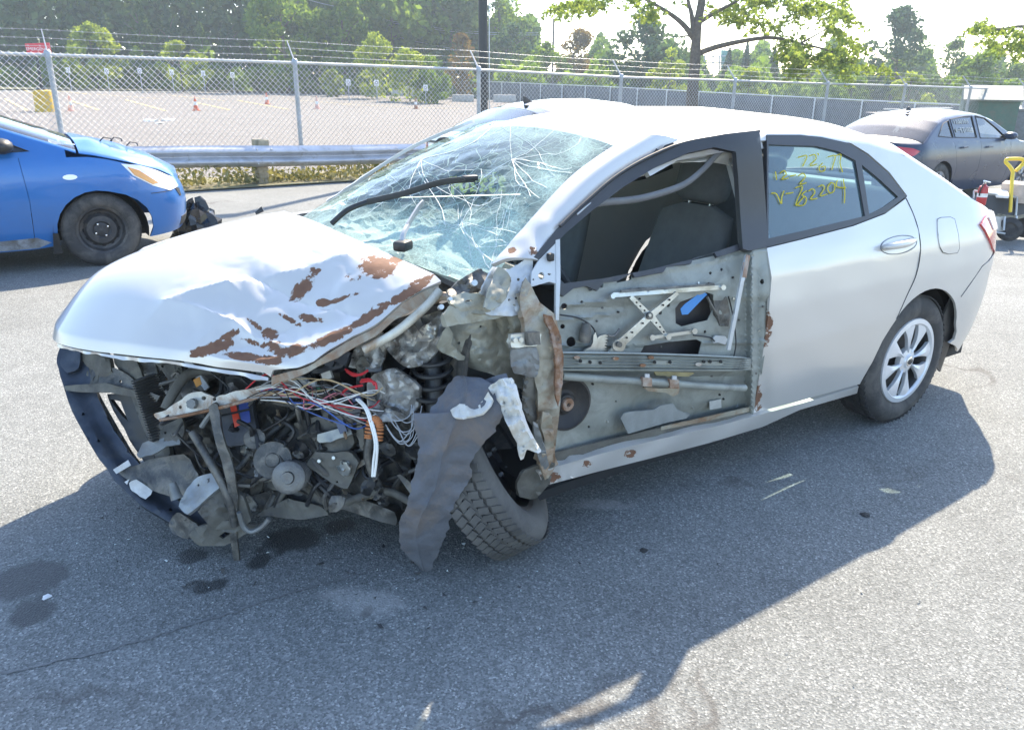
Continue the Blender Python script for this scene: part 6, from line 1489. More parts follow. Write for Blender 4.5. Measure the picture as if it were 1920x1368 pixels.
sp('pillar_flange', [(1020, 590), (1034, 596), (1050, 622), (1056, 668), (1054, 720), (1046, 760), (1040, 720), (1042, 670), (1034, 630)], .025, RUST, (.014, 18.), .008, 5, seed=3.)
sp('cowl_side', [(905, 540), (925, 500), (955, 505), (1000, 478), (996, 520), (985, 560), (975, 590), (930, 592), (905, 585)], -.02, PALE, (.022, 9.), .006, 6, [circ(972, 524, 3, 3, 8), circ(955, 562, 2.5, 3, 8), circ(968, 559, 2.5, 2.5, 8)], seed=4.)
sp('crushed_bracket', [(913, 545), (935, 500), (958, 520), (950, 560), (925, 582), (908, 575)], .03, PRIM2, (.03, 8.), .006, 5, seed=5.)
sp('inner_apron', [(835, 588), (880, 592), (930, 588), (985, 590), (1002, 640), (1008, 700), (1000, 735), (960, 722), (930, 705), (880, 690), (850, 660), (832, 625)], -.10, PRIM2, (.035, 7.), .006, 7, [circ(878, 642, 7, 7), circ(860, 643, 3, 3, 8), circ(901, 612, 2.2, 2.2, 8)], seed=6., rel=lambda a, b: -.12*sstep(930, 840, a)-.05*sstep(660, 720, b))
sp('apron_flange', [(820, 650), (838, 610), (850, 625), (846, 645), (862, 662), (876, 672), (860, 676), (838, 664)], -.10, PRIM2, (.02, 10.), .006, 6, seed=7., rel=lambda a, b: -.06)
sp('upper_rail', [(832, 590), (845, 570), (900, 562), (960, 568), (975, 585), (930, 598), (870, 606), (838, 612)], -.03, PRIM2, (.018, 10.), .02, 6, seed=8.)
sp('door_hinge', [(958, 628), (1000, 622), (1014, 626), (1014, 645), (1000, 648), (960, 652)], .025, STEEL, (.004, 8.), .015, 6, seed=9.)
sp('hinge_knuckle', [(990, 624), (1012, 622), (1014, 646), (992, 648)], .045, GREASE, (.002, 8.), .02, 6, seed=9.5)
for q in ((967, 638), (978, 637)): side_sheet('hinge_bolt', circ(q[0], q[1], 4.5, 4.8, 8), STEEL, .034, .008, 4)
sp('pillar_skin_torn', [(960, 655), (1005, 650), (1012, 690), (1006, 708), (985, 704), (962, 700), (958, 675)], .012, DULL, (.022, 10.), .005, 6, seed=10.)
sp('lower_crumple', [(985, 705), (1040, 690), (1048, 750), (1040, 800), (1030, 860), (1008, 860), (1000, 800), (980, 770)], -.02, GUNK, (.035, 9.), .008, 6, seed=11.)
sp('lower_flange', [(1018, 770), (1034, 780), (1040, 820), (1036, 862), (1022, 890), (1012, 870), (1022, 830), (1016, 800)], .02, RUSTP, (.02, 12.), .006, 5, seed=12.)
sp('torn_strip', [(1000, 790), (1010, 800), (1022, 840), (1030, 872), (1018, 880), (1006, 846)], .03, DULL, (.016, 14.), .004, 5, seed=13.)
sp('wing_hinge_plate', [(840, 562), (870, 548), (905, 552), (920, 575), (905, 590), (860, 582)], -.02, PRIM2, (.02, 9.), .006, 6, [circ(880, 566, 9, 4)], seed=14.)
pipe('cream_pipe', [(800, 590, 2.5), (818, 560, 2.46), (840, 556, 2.45), (860, 568, 2.45)], .014, mat('cream_edge', (.55, .53, .45), .5), n=6)
sp('sill_end', [(985, 880), (1015, 872), (1040, 868), (1030, 905), (1005, 935), (975, 930), (970, 905)], -.01, GUNK, (.02, 10.), .01, 6, seed=15.)
for k, (a, b, rr) in enumerate([(890, 530, 6), (906, 548, 5), (845, 560, 4), (828, 575, 5)]): sp('cowl_bolt', circ(a, b, rr, rr, 9), .0, STEEL, (.002, 9.), .012, 4, seed=20.+k)
sp('cowl_wreck', [(838, 545), (870, 520), (900, 505), (918, 515), (905, 535), (915, 560), (880, 556), (850, 565)], -.06, GREASE, (.035, 11.), .006, 5, seed=21.)
# black sheet put in for the wheel-well shade behind the strut
grid('wheel_well_shade', lambda u, v: (2.25+.40*u, .34+.05*math.sin(u*4), .12+.62*v), 10, 8, WELL, wr, .01, 60, toward=(3, 9, 1))
# ---- broken front wheel and torn liner
tw = Matrix.Rotation(R(54), 3, 'Z') @ Matrix.Rotation(R(32), 3, 'X')
fwheel = wheel(wr, (2.255, .62, .272), 1, .312, .195, 'steel', RUBD, tw)
def flap(u, v):
    L = [(862, 706, 2.40), (845, 712, 2.38), (800, 775, 2.36), (776, 778, 2.33), (780, 850, 2.36), (768, 930, 2.42), (750, 1000, 2.52), (760, 1040, 2.60), (790, 1072, 2.66)]
    R__ = [(870, 706, 2.40), (905, 712, 2.36), (945, 745, 2.30), (935, 790, 2.32), (885, 860, 2.38), (880, 895, 2.42), (842, 960, 2.48), (832, 1010, 2.56), (806, 1072, 2.66)]
    a = cr1(np.array(L, float), v); b = cr1(np.array(R__, float), v); q = a*(1-u)+b*u
    p = dep(q[0], q[1], q[2]); d_ = q[2]-.012*math.sin(u*math.pi)+.03*abs(nz(p, 7, 3))+.012*nz(p, 22, 6)-.02*math.exp(-abs(u-.42-.1*math.sin(v*5))/.05); e_ = (10*nz(p, 6, 9)+5*nz(p, 52, 4)+14*max(0, nz(p, 15, 2)-.25))*(2*u-1)**6
    return dep(q[0]+e_, q[1], d_)
grid('wheel_arch_liner', flap, 30, 110, LINER, wr, .003, 25, toward=CAM)
plate('liner_strip', [(856, 704, 2.42), (905, 712, 2.38), (948, 700, 2.36), (955, 730, 2.34), (930, 755, 2.33), (880, 770, 2.34), (830, 760, 2.38)], LINER, .006, (.02, 9.), seed=2.)
plate('torn_insulation', [(915, 728, 2.30), (935, 712, 2.30), (955, 710, 2.29), (962, 725, 2.29), (972, 760, 2.28), (980, 790, 2.28), (1004, 838, 2.29), (1010, 850, 2.30), (985, 842, 2.29), (976, 862, 2.29), (968, 830, 2.28), (948, 790, 2.27), (938, 760, 2.28)], CLOTH, .02, (.055, 17.), seed=3., step=4.6, smooth=60)
plate('torn_insulation', [(845, 768, 2.31), (862, 757, 2.30), (900, 756, 2.29), (915, 735, 2.29), (925, 750, 2.28), (905, 775, 2.28), (875, 782, 2.29), (852, 782, 2.30)], CLOTH, .008, (.03, 18.), seed=4., step=4.6, smooth=60)
# ---- bumper beam
plate('bumper_beam', [(118, 645, 3.0), (152, 652, 2.98), (165, 690, 2.94), (178, 730, 2.91), (205, 790, 2.86), (245, 850, 2.81), (292, 905, 2.76), (345, 945, 2.72), (420, 985, 2.70), (418, 1012, 2.68), (340, 990, 2.68), (262, 945, 2.70), (215, 900, 2.74), (172, 840, 2.80), (135, 770, 2.87), (113, 705, 2.93), (106, 670, 2.98)], NAVY, .05, (.006, 8.), [circ(156, 776, 3, 3, 8), circ(185, 826, 3, 3, 8), circ(222, 875, 3, 3, 8), circ(320, 955, 3, 3, 8)], step=9)
plate('absorber_strip', [(170, 700, 2.98), (186, 735, 2.95), (220, 800, 2.90), (262, 865, 2.84), (310, 915, 2.79), (345, 932, 2.76), (330, 940, 2.75), (288, 900, 2.79), (240, 845, 2.83), (200, 785, 2.89), (172, 722, 2.95)], GUNK, .02, (.004, 30.), step=7)
for q in [[(212, 880), (240, 862), (245, 872), (218, 888)], [(242, 905), (256, 898), (285, 920), (272, 935), (248, 920)], [(233, 903), (242, 898), (238, 908)]]:
    plate('white_label', [(a, b, 2.665+.0009*abs(262-a)) for a, b in q], mat('label_paper', (.5, .51, .51), .7, var=.2, scale=30, dirt=(.4, .4, .4), dirt_amt=.3), .002, (.0, 5.), step=8)
# ---- right headlamp corner and radiator support
plate('beam_end_bracket', [(118, 645, 2.96), (130, 640, 2.97), (150, 652, 2.95), (148, 690, 2.93), (125, 700, 2.93), (112, 680, 2.95)], NAVY, .05, (.01, 9.), seed=2.)
plate('lamp_bracket', [(136, 656, 2.96), (165, 652, 2.95), (200, 660, 2.93), (210, 700, 2.90), (175, 730, 2.90), (160, 712, 2.92), (164, 690, 2.93), (150, 672, 2.95)], GUNK, .02, (.02, 10.), seed=3.)
plate('lower_arm', [(122, 722, 2.90), (200, 718, 2.86), (262, 735, 2.80), (268, 746, 2.80), (205, 736, 2.85), (125, 733, 2.89)], GUNK, .012, (.004, 9.), seed=4.)
plate('support_web', [(172, 690, 2.93), (215, 690, 2.90), (252, 712, 2.86), (262, 742, 2.84), (205, 722, 2.88), (170, 712, 2.92)], GREASE, .008, (.008, 9.), [circ(180, 712-0, 6, 7), circ(226, 715, 2.6, 2.8, 8)], seed=5.)
plate('radiator_support', [(212, 655, 2.95), (245, 652, 2.92), (262, 690, 2.88), (285, 745, 2.83), (310, 800, 2.79), (318, 850, 2.76), (300, 872, 2.76), (280, 830, 2.80), (255, 770, 2.84), (232, 715, 2.89), (215, 680, 2.93)], GUNK, .02, (.012, 8.), seed=6.)
plate('support_upright', [(280, 664, 2.90), (330, 664, 2.86), (345, 700, 2.82), (350, 745, 2.78), (335, 770, 2.76), (315, 760, 2.78), (318, 720, 2.81), (300, 690, 2.85)], GUNK, .016, (.016, 10.), seed=7., holes=[circ(305, 686, 2.6, 3, 8)])
plate('support_flange', [(255, 660, 2.92), (285, 660, 2.90), (305, 730, 2.83), (318, 790, 2.78), (300, 780, 2.80), (280, 730, 2.85)], GREASE, .012, (.014, 10.), seed=7.5)
plate('cooler_side', [(262, 740, 2.86), (280, 745, 2.84), (288, 800, 2.80), (320, 880, 2.75), (335, 920, 2.73), (318, 920, 2.74), (290, 860, 2.79), (268, 800, 2.84)], WELL, .05, (.004, 9.), seed=8.)
plate('bracket_tongue', [(256, 852, 2.70), (268, 830, 2.71), (300, 822, 2.70), (332, 818, 2.69), (338, 832, 2.68), (312, 836, 2.68), (296, 848, 2.68), (262, 858, 2.69)], DULL, .006, (.006, 9.), [circ(309, 812+13, 2.5, 2, 8)], seed=9.)
plate('support_plate', [(282, 800, 2.74), (340, 782, 2.71), (345, 815, 2.69), (332, 830, 2.68), (285, 830, 2.71)], GUNK, .01, (.006, 9.), [circ(310, 811, 2.4, 2.4, 8)], seed=10.)
plate('cooler_grille', [(222, 885, 2.72), (280, 862, 2.72), (345, 850, 2.68), (372, 890, 2.66), (358, 935, 2.66), (320, 930, 2.67), (250, 905, 2.69)], GREASE, .03, (.01, 10.), seed=11.)
plate('support_rail', [(322, 660, 2.86), (350, 700, 2.82), (372, 725, 2.78), (380, 690, 2.80), (420, 685, 2.80), (470, 690, 2.82), (520, 690, 2.84), (520, 702, 2.84), (420, 700, 2.79), (392, 712, 2.77), (370, 750, 2.74), (340, 745, 2.78)], GREASE, .012, (.012, 10.), seed=12.)
pipe('coolant_pipe', [(310, 766, 2.66), (322, 742, 2.67), (345, 708, 2.70), (372, 696, 2.73), (420, 692, 2.76), (470, 690, 2.8)], .018, GUNK, seg=10)
# cross bar, pale with rust
CB = [(288, 776, 2.64), (312, 768, 2.63), (335, 752, 2.62), (352, 738, 2.61), (378, 734, 2.60), (404, 744, 2.59), (430, 736, 2.58), (470, 728, 2.57), (520, 716, 2.56), (562, 708, 2.55), (578, 720, 2.55), (555, 732, 2.55), (500, 742, 2.56), (450, 755, 2.57), (420, 764, 2.58), (380, 772, 2.60), (330, 782, 2.62), (300, 788, 2.64)]
plate('radiator_crossbar', CB, mat('pale_rusty_bar', (.56, .55, .5), .55, .3, var=.2, scale=10, dirt=(.27, .15, .08), dirt_amt=.35, dirt_scale=9), .02, (.006, 12.), [circ(338, 763, 3, 3.5, 8), circ(382, 746, 4.5, 4, 9), circ(402, 748, 3.5, 3.5, 9)], step=6)
plate('crossbar_boss', [(a, b, 2.60) for a, b in circ(358, 757, 9, 9, 12)], DULL, .03, (.0, 5.), step=5, off=-.02)
pipe('crossbar_edge', [(300, 787, 2.625), (350, 778, 2.60), (420, 762, 2.57), (500, 740, 2.545), (560, 728, 2.54)], .006, RUST)
# battery with red and blue label
plate('battery', [(412, 765, 2.74), (430, 748, 2.74), (468, 742, 2.74), (480, 800, 2.72), (470, 830, 2.72), (425, 835, 2.72)], mat('battery_black', (.07, .075, .09), .5, var=.4), .03, (.004, 6.), seed=1.)
plate('red_label', [(430, 756, 2.715), (440, 752, 2.715), (452, 795, 2.70), (440, 801, 2.70)], mat('label_red', (.62, .06, .03), .5, var=.15), .004, (.0, 5.))
plate('blue_label', [(446, 752, 2.715), (464, 748, 2.715), (470, 790, 2.70), (454, 796, 2.70)], mat('label_blue', (.05, .09, .36), .5, var=.2), .004, (.0, 5.))
# engine mass
def bay(u, v):
    px = 300+470*u; py = 655+300*v; p0 = dep(px, py, 2.95-.28*u); d = 2.95-.26*u+.10*nz(p0, 5, 1)+.06*abs(nz(p0, 11, 3))+.03*nz(p0, 24, 6)+.05*math.sin(v*9+u*5)*.4; return dep(px, py, d)
grid('engine_block', bay, 90, 70, GREASE, wr, .01, 40, toward=CAM)
plate('gearbox', [(560, 790, 2.66), (600, 780, 2.64), (650, 795, 2.62), (665, 830, 2.62), (648, 848, 2.62), (590, 848, 2.64), (575, 870, 2.65), (562, 840, 2.66)], GUNK, .12, (.02, 9.), seed=5.)
plate('gearbox_cover', [(575, 871, 2.64), (591, 846, 2.62), (622, 850, 2.61), (652, 845, 2.60), (673, 866, 2.60), (651, 915, 2.61), (631, 911, 2.62), (604, 893, 2.63)], GUNK, .02, (.01, 12.), [circ(632, 909-6, 2, 2, 7)], seed=6.)
for q in ((598, 864), (652, 868), (625, 858)): plate('cover_bolt', [(a, b, 2.60) for a, b in circ(q[0], q[1], 3.4, 3.4, 8)], STEEL, .012, (.0, 5.), step=4)
plate('gearbox_face', [(595, 815, 2.60), (650, 800, 2.59), (660, 812, 2.585), (620, 828, 2.59), (598, 830, 2.60)], mat('casting_grey', (.34, .35, .33), .5, .5, var=.25), .01, (.008, 12.), seed=7.)
plate('soot_plate', [(654, 688, 2.58), (664, 655, 2.58), (690, 628, 2.57), (712, 618, 2.56), (726, 640, 2.56), (722, 672, 2.56), (708, 690, 2.57), (680, 690, 2.58)], SOOT, .012, (.03, 11.), [circ(661, 671, 2.6, 1.8, 8)], seed=8., step=6)
plate('strut_tower', [(714, 640, 2.56), (742, 606, 2.53), (770, 590, 2.51), (805, 572, 2.49), (832, 588, 2.47), (838, 622, 2.46), (822, 656, 2.48), (795, 684, 2.50), (765, 690, 2.52), (740, 672, 2.54)], SOOT, .012, (.05, 9.), seed=9., step=5)
plate('tower_cap', [(780, 640, 2.46), (790, 612, 2.45), (815, 600, 2.44), (822, 620, 2.44), (806, 640, 2.45)], STEEL, .01, (.03, 14.), seed=10., step=5)
plate('tower_flange', [(770, 600, 2.47), (785, 590, 2.46), (800, 625, 2.45), (792, 630, 2.45)], DULL, .006, (.01, 12.), seed=11., step=5)
plate('dirty_housing', [(702, 700, 2.54), (738, 690, 2.52), (756, 700, 2.50), (786, 726, 2.48), (784, 762, 2.48), (758, 788, 2.50), (715, 790, 2.52), (690, 760, 2.54), (688, 720, 2.55)], SOOT, .02, (.035, 10.), [circ(760, 776, 3, 4, 8)], seed=12., step=6)
bm = bmesh.new()
for k in range(4): a_lathe(bm, [(.062+.008*math.cos(t), .008*math.sin(t)) for t in np.linspace(0, 6.283, 8, endpoint=False)], 22, frame_to(dep(812, 668+22*k, 2.55), (.15, .1, 1)), True)
tag(finish('coil_spring', bm, BLKP, wr), kind='stuff'); pipe('strut', [(808, 640, 2.58), (812, 700, 2.57), (816, 780, 2.56)], .03, GREASE, seg=12)
plate('chassis_leg', [(470, 930, 2.78), (560, 905, 2.74), (640, 920, 2.70), (740, 960, 2.66), (740, 985, 2.66), (640, 955, 2.70), (560, 940, 2.74), (480, 958, 2.78)], GREASE, .08, (.02, 8.), seed=13., step=10)
plate('undertray', [(480, 965, 2.72), (540, 935, 2.70), (600, 950, 2.68), (615, 965, 2.68), (560, 975, 2.70), (520, 968, 2.72)], GUNK, .006, (.02, 9.), seed=14.)
for k, (pts, rad) in enumerate([([(445, 880, 2.72), (500, 820, 2.74), (560, 770, 2.76)], .012), ([(420, 940, 2.70), (480, 880, 2.74), (540, 800, 2.78)], .018), ([(500, 960, 2.74), (560, 840, 2.76), (580, 780, 2.76)], .016), ([(520, 940, 2.72), (560, 900, 2.72), (620, 940, 2.68)], .012), ([(700, 800, 2.56), (690, 860, 2.58), (720, 930, 2.62)], .014), ([(650, 940, 2.66), (720, 920, 2.62), (770, 940, 2.58)], .014)]):
    pipe('hose', pts, rad, GUNK if k % 2 else GREASE, seg=9)
for k in range(5): plate('fin_panel', [(470+26*k, 830+8*k, 2.80-.02*k), (500+26*k, 790+6*k, 2.80-.02*k), (516+26*k, 800+6*k, 2.79-.02*k), (490+26*k, 920+2*k, 2.79-.02*k), (470+26*k, 925, 2.80-.02*k)], GUNK if k % 2 == 0 else GREASE, .008, (.012, 9.), seed=20.+k)
ALU = mat('cast_aluminium', (.17, .17, .165), .45, .6, var=.3, scale=14, bump=.3, bscale=60, dirt=(.12, .11, .1), dirt_amt=.45, dirt_scale=9)
def drum(name, px, py, d, rad, ln, axis, m, ribs=0):
    bm = bmesh.new(); M = frame_to(dep(px, py, d), axis); pf = [(0, ln/2), (rad*.35, ln/2), (rad*.4, ln*.42), (rad*.85, ln*.42), (rad, ln*.38)]
    for k in range(ribs): z = ln*.34-ln*.68*k/max(1, ribs-1); pf += [(rad, z+.003), (rad*.88, z), (rad, z-.003)]
    pf += [(rad, -ln/2), (0, -ln/2)]; a_lathe(bm, pf, 26, M); return finish(name, bm, m, wr, 35)
drum('drive_pulley', 512, 862, 2.62, .062, .04, (.35, .8, .4), GREASE, 4); drum('alternator', 548, 892, 2.62, .055, .12, (.5, .75, .35), ALU, 6); drum('idler_pulley', 478, 822, 2.66, .036, .035, (.35, .8, .4), GREASE, 3)
drum('brake_booster', 735, 660, 2.70, .09, .07, (.7, .5, .45), BLKP, 2)
bm = bmesh.new(); a_tube(bm, spline([dep(*q) for q in [(512, 840, 2.615), (534, 874, 2.61), (512, 886, 2.615), (490, 866, 2.62), (478, 806, 2.65), (470, 822, 2.655), (512, 840, 2.615)]], 4), .007, 6, False, .5); finish('drive_belt', bm, BLKP, wr)
bm = bmesh.new()
for k in range(24): a_box(bm, dep(292+1.6*k, 700+5.2*k*.9, 2.86-.004*k), (.20, .02, .0022), Matrix.Rotation(.5, 3, 'Z'))
tag(finish('radiator_fins', bm, ALU, wr), kind='stuff')
plate('intake_duct', [(520, 700, 2.66), (560, 690, 2.64), (590, 705, 2.62), (585, 735, 2.62), (545, 745, 2.64), (520, 730, 2.66)], BLKP, .05, (.012, 9.), seed=40.)
plate('fuse_box', [(560, 655, 2.66), (625, 640, 2.62), (650, 660, 2.60), (640, 690, 2.60), (580, 700, 2.64)], mat('fuse_box_black', (.05, .055, .07), .4, var=.3), .06, (.004, 9.), seed=41.)
plate('heat_shield', [(600, 760, 2.60), (640, 745, 2.58), (690, 760, 2.56), (700, 790, 2.56), (660, 800, 2.58), (610, 790, 2.60)], GREASE, .01, (.03, 13.), seed=42., step=5)
plate('grille_shutter', [(200, 738, 2.92), (262, 742, 2.87), (300, 830, 2.80), (336, 918, 2.74), (306, 908, 2.77), (256, 845, 2.83), (222, 785, 2.88)], BLKP, .02, (.006, 12.), [[(206, 748), (226, 752), (240, 790), (226, 776)]], seed=43.)
# snapped upright and lower bits
plate('broken_strut', [(392, 762, 2.56), (408, 758, 2.56), (418, 820, 2.56), (436, 870, 2.57), (446, 930, 2.60), (444, 1000, 2.66), (450, 1058, 2.70), (438, 1056, 2.70), (430, 1000, 2.66), (430, 940, 2.60), (420, 880, 2.57), (404, 830, 2.56)], GREASE, .014, (.008, 9.), seed=15.)
pipe('drag_link', [(360, 810, 2.62), (390, 860, 2.60), (425, 925, 2.60), (440, 985, 2.64)], .014, GREASE, seg=8)
plate('silver_bracket', [(335, 948, 2.60), (350, 915, 2.61), (372, 892, 2.62), (405, 884, 2.62), (420, 898, 2.61), (410, 915, 2.60), (382, 940, 2.59), (352, 965, 2.58)], mat('scuffed_silver', (.28, .30, .31), .45, .4, var=.2, scale=12, dirt=(.25, .24, .22), dirt_amt=.3), .018, (.008, 12.), [circ(372, 909, 2.2, 2.2, 7)], seed=16., step=6)
plate('lower_casting', [(372, 960, 2.60), (400, 925, 2.61), (430, 915, 2.62), (455, 930, 2.62), (470, 975, 2.64), (440, 1000, 2.64), (400, 990, 2.62)], GUNK, .03, (.02, 10.), seed=17.)
plate('lower_tray', [(352, 1002, 2.64), (375, 985, 2.64), (430, 975, 2.64), (480, 985, 2.66), (455, 1005, 2.67), (420, 1022, 2.68), (375, 1024, 2.66)], GUNK, .01, (.015, 10.), [[(410, 1005), (425, 995), (435, 1000), (418, 1010)]], seed=18.)
plate('lower_shield', [(330, 960, 2.66), (352, 970, 2.64), (372, 985, 2.64), (352, 1010, 2.66), (325, 1000, 2.68), (315, 980, 2.68)], GREASE, .01, (.02, 10.), seed=19.)
pipe('hooked_pipe', [(448, 960, 2.60), (456, 985, 2.62), (470, 996, 2.63), (490, 988, 2.63), (505, 972, 2.62)], .009, DULL)
pipe('white_cable_end', [(378, 800, 2.60), (388, 785, 2.59), (398, 772, 2.58)], .009, DULL)
bm = bmesh.new(); a_tube(bm, [dep(322, 905, 2.60), dep(332, 935, 2.60)], [.014, .02], 12); finish('washer_bottle', bm, DULL, wr)
plate('hook_tab', [(268, 752, 2.80), (282, 735, 2.79), (300, 742, 2.78), (290, 760, 2.79)], GREASE, .01, (.004, 9.), seed=22.)
plate('orange_leaf_tag', [(362, 712, 2.66), (374, 706, 2.66), (378, 720, 2.66), (368, 726, 2.66)], mat('dry_orange', (.42, .2, .05), .8), .003, (.004, 20.), step=5)
plate('clear_tube', [(338, 668, 2.74), (350, 665, 2.74), (392, 725, 2.72), (384, 732, 2.72)], mat('milky_plastic', (.4, .42, .44), .3), .01, (.003, 9.))
pipe('eye_bolt', [(300, 720, 2.74), (330, 712, 2.72), (338, 704, 2.72), (330, 698, 2.72), (322, 706, 2.72)], .006, GREASE)
# ---- loom: coloured wires
rw_ = random.Random(12)
WC = {'white_wire': (.75, .75, .72), 'red_wire': (.55, .03, .04), 'pink_wire': (.6, .2, .24), 'black_wire': (.02, .02, .022), 'blue_wire': (.05, .12, .4), 'tan_wire': (.5, .38, .22), 'grey_wire': (.35, .36, .37)}
names = ['white_wire', 'pink_wire', 'tan_wire', 'grey_wire', 'black_wire', 'white_wire', 'black_wire', 'tan_wire', 'blue_wire', 'red_wire', 'grey_wire']
for k in range(30):
    nm = names[k % len(names)]; x0, y0 = 500+rw_.uniform(-40, 70), 735+rw_.uniform(-14, 16); x3, y3 = 690+rw_.uniform(-40, 40), 765+rw_.uniform(-40, 35); d = 2.50+rw_.uniform(-.05, .08)
    pts = [(x0, y0, d+.06), (x0+45, y0-8+rw_.uniform(-20, 16), d), ((x0+x3)/2+rw_.uniform(-20, 20), (y0+y3)/2+rw_.uniform(-24, 26), d-.02), (x3-30, y3+rw_.uniform(-25, 15), d), (x3, y3, d+.03)]
    pipe(nm, pts, rw_.uniform(.0012, .0024), mat(nm, WC[nm], .5, var=.1), seg=5)
for k in range(9):
    x0, y0 = 735+rw_.uniform(-15, 10), 790+rw_.uniform(-15, 15); pipe('grey_wire', [(x0, y0, 2.46), (x0+22, y0+20+rw_.uniform(-8, 20), 2.44), (x0+45, y0+5+rw_.uniform(-10, 22), 2.44), (x0+50, y0-18, 2.46)], .0018, mat('grey_wire', WC['grey_wire'], .5), seg=4)
for d_ in (0, 4): pipe('white_wire', [(668+d_, 748, 2.47), (684+d_, 765, 2.45), (694+d_, 792, 2.44), (703+d_, 830, 2.44), (700+d_*1.4, 865, 2.45), (698+d_, 893, 2.46)], .0042, mat('white_wire', WC['white_wire'], .5), seg=6)
bm = bmesh.new(); cen = [dep(*q) for q in spline([(690, 820, 2.45), (694, 792, 2.45), (704, 786, 2.45), (712, 800, 2.45), (710, 828, 2.45)], 5)]
for i, c in enumerate(cen[:-1]):
    t = cen[i+1]-c; a_lathe(bm, [(.010+.0035*math.cos(a), .0035*math.sin(a)) for a in np.linspace(0, 6.283, 6, endpoint=False)], 10, frame_to(c, t), True)
tag(finish('copper_conduit', bm, mat('orange_conduit', (.45, .17, .06), .55, var=.25), wr), kind='stuff')
for pts in ([(648, 692, 2.50), (662, 700, 2.47), (676, 702, 2.46), (690, 694, 2.47)], [(650, 696, 2.50), (664, 704, 2.47), (680, 700, 2.46)], [(676, 716, 2.48), (692, 714, 2.46), (704, 718, 2.45), (706, 730, 2.45)], [(678, 712, 2.48), (694, 711, 2.46), (702, 722, 2.45)], [(640, 740, 2.5), (652, 728, 2.48), (680, 722, 2.47)]):
    pipe('red_wire', pts, .004, mat('red_wire', WC['red_wire'], .5), seg=6)
CONN = [(588, 668, 14, 12, (.03, .3, .6)), (612, 704, 18, 14, (.6, .58, .52)), (584, 720, 14, 10, (.72, .72, .7)), (566, 712, 20, 12, (.3, .31, .31)), (640, 668, 26, 26, (.03, .035, .05)), (612, 672, 30, 24, (.035, .04, .055)), (668, 745, 16, 14, (.06, .09, .2)), (560, 690, 26, 20, (.05, .055, .06)), (596, 726, 8, 7, (.08, .3, .18)), (645, 730, 24, 14, (.07, .07, .07)), (700, 690, 30, 14, (.12, .13, .14)), (640, 800, 14, 24, (.08, .1, .16)), (660, 770, 30, 18, (.1, .1, .11)), (545, 735, 22, 10, (.16, .15, .13))]
for k, (a, b, ww, hh, c) in enumerate(CONN):
    an = rw_.uniform(-.6, .6); ca, sa = math.cos(an), math.sin(an); q = [(-ww/2, -hh/2), (ww/2, -hh/2), (ww/2, hh/2), (-ww/2, hh/2)]
    plate('plug_connector', [(a+x*ca-y*sa, b+x*sa+y*ca, 2.56) for x, y in q], mat('plug_%02d' % k, c, .45, var=.25, scale=20), .03, (.002, 9.), step=6)
for k in range(110):     # small broken fragments lodged in the bay
    a, b = rw_.uniform(300, 800), rw_.uniform(680, 945); s = rw_.uniform(6, 22); d = 2.86-.26*(a-300)/470+rw_.uniform(-.12, .04)
    if a < 420 and b > 900: continue
    kd = k % 4; an = rw_.uniform(0, 3.14); asp = rw_.uniform(.25, .8) if kd else .18; L = s*(1.8 if kd == 0 else 1)
    q = []
    for t in np.linspace(0, 6.283, 7, endpoint=False):
        x, y = L*math.cos(t)*rw_.uniform(.75, 1.2), L*asp*math.sin(t)*rw_.uniform(.75, 1.2); q.append((a+x*math.cos(an)-y*math.sin(an), b+x*math.sin(an)+y*math.cos(an), d+rw_.uniform(-.03, .03)))
    plate(['bent_strip', 'metal_fragment', 'bracket_piece', 'metal_fragment'][kd], q, [GUNK, GREASE, GREASE, STEEL, GUNK, BLKP, GREASE, SOOT, RUSTP, GUNK][k % 10], .005, (.014, 14.), [circ(a, b, 1.8, 1.8, 6)] if kd == 2 and s > 12 and asp > .5 else (), seed=30.+k, step=6)
for k in range(70):
    x0, y0 = rw_.uniform(330, 800), rw_.uniform(680, 900); pipe('hose', [(x0, y0, 2.66), (x0+rw_.uniform(-40, 40), y0+rw_.uniform(10, 40), 2.62), (x0+rw_.uniform(-60, 60), y0+rw_.uniform(20, 70), 2.66)], rw_.uniform(.003, .009), BLKP if k % 3 else GREASE, seg=6)
# ================================================================ CART, EXTINGUISHER AND GROUND LITTER
CZ = gz(-5.8, -1.3)
ct = thing('garden_cart', 'black mesh garden cart with a yellow loop handle behind the wreck', 'cart', (-6.15, -1.35, CZ), R(60))
MESHB = mat('cart_black', (.03, .032, .036), .6, .2)
CHM = mat('cart_frame', (.45, .46, .46), .4, .6)
c0 = np.array(ct.location); Rz = Matrix.Rotation(-R(60), 3, 'Z')
def LC(px, py, d): return Rz @ Vector(dep(px, py, d)-c0)
dC = 8.35
box_obj('tray_side', (LC(1872, 378, dC)+LC(1872, 400, dC))/2, (.62, .03, .26), MESHB, ct, Matrix.Rotation(R(-60)-R(30)+R(8), 3, 'Z'), .01) if False else None
plc = lambda name, pts, m, th: sheet(name, [(a, b) for a, b in pts], [], lambda a, b: LC(a, b, dC+.0035*(a-1842)), 9, th, m, ct, 35)
plc('tray_side', [(1842, 364), (1908, 372), (1908, 404), (1870, 404), (1845, 396)], MESHB, .02)
plc('tray_end', [(1908, 372), (1945, 360), (1945, 396), (1908, 404)], MESHB, .02)
plc('tray_base', [(1850, 398), (1908, 405), (1945, 396), (1945, 402), (1908, 411), (1852, 404)], mat('cart_base', (.2, .18, .13), .8), .3)
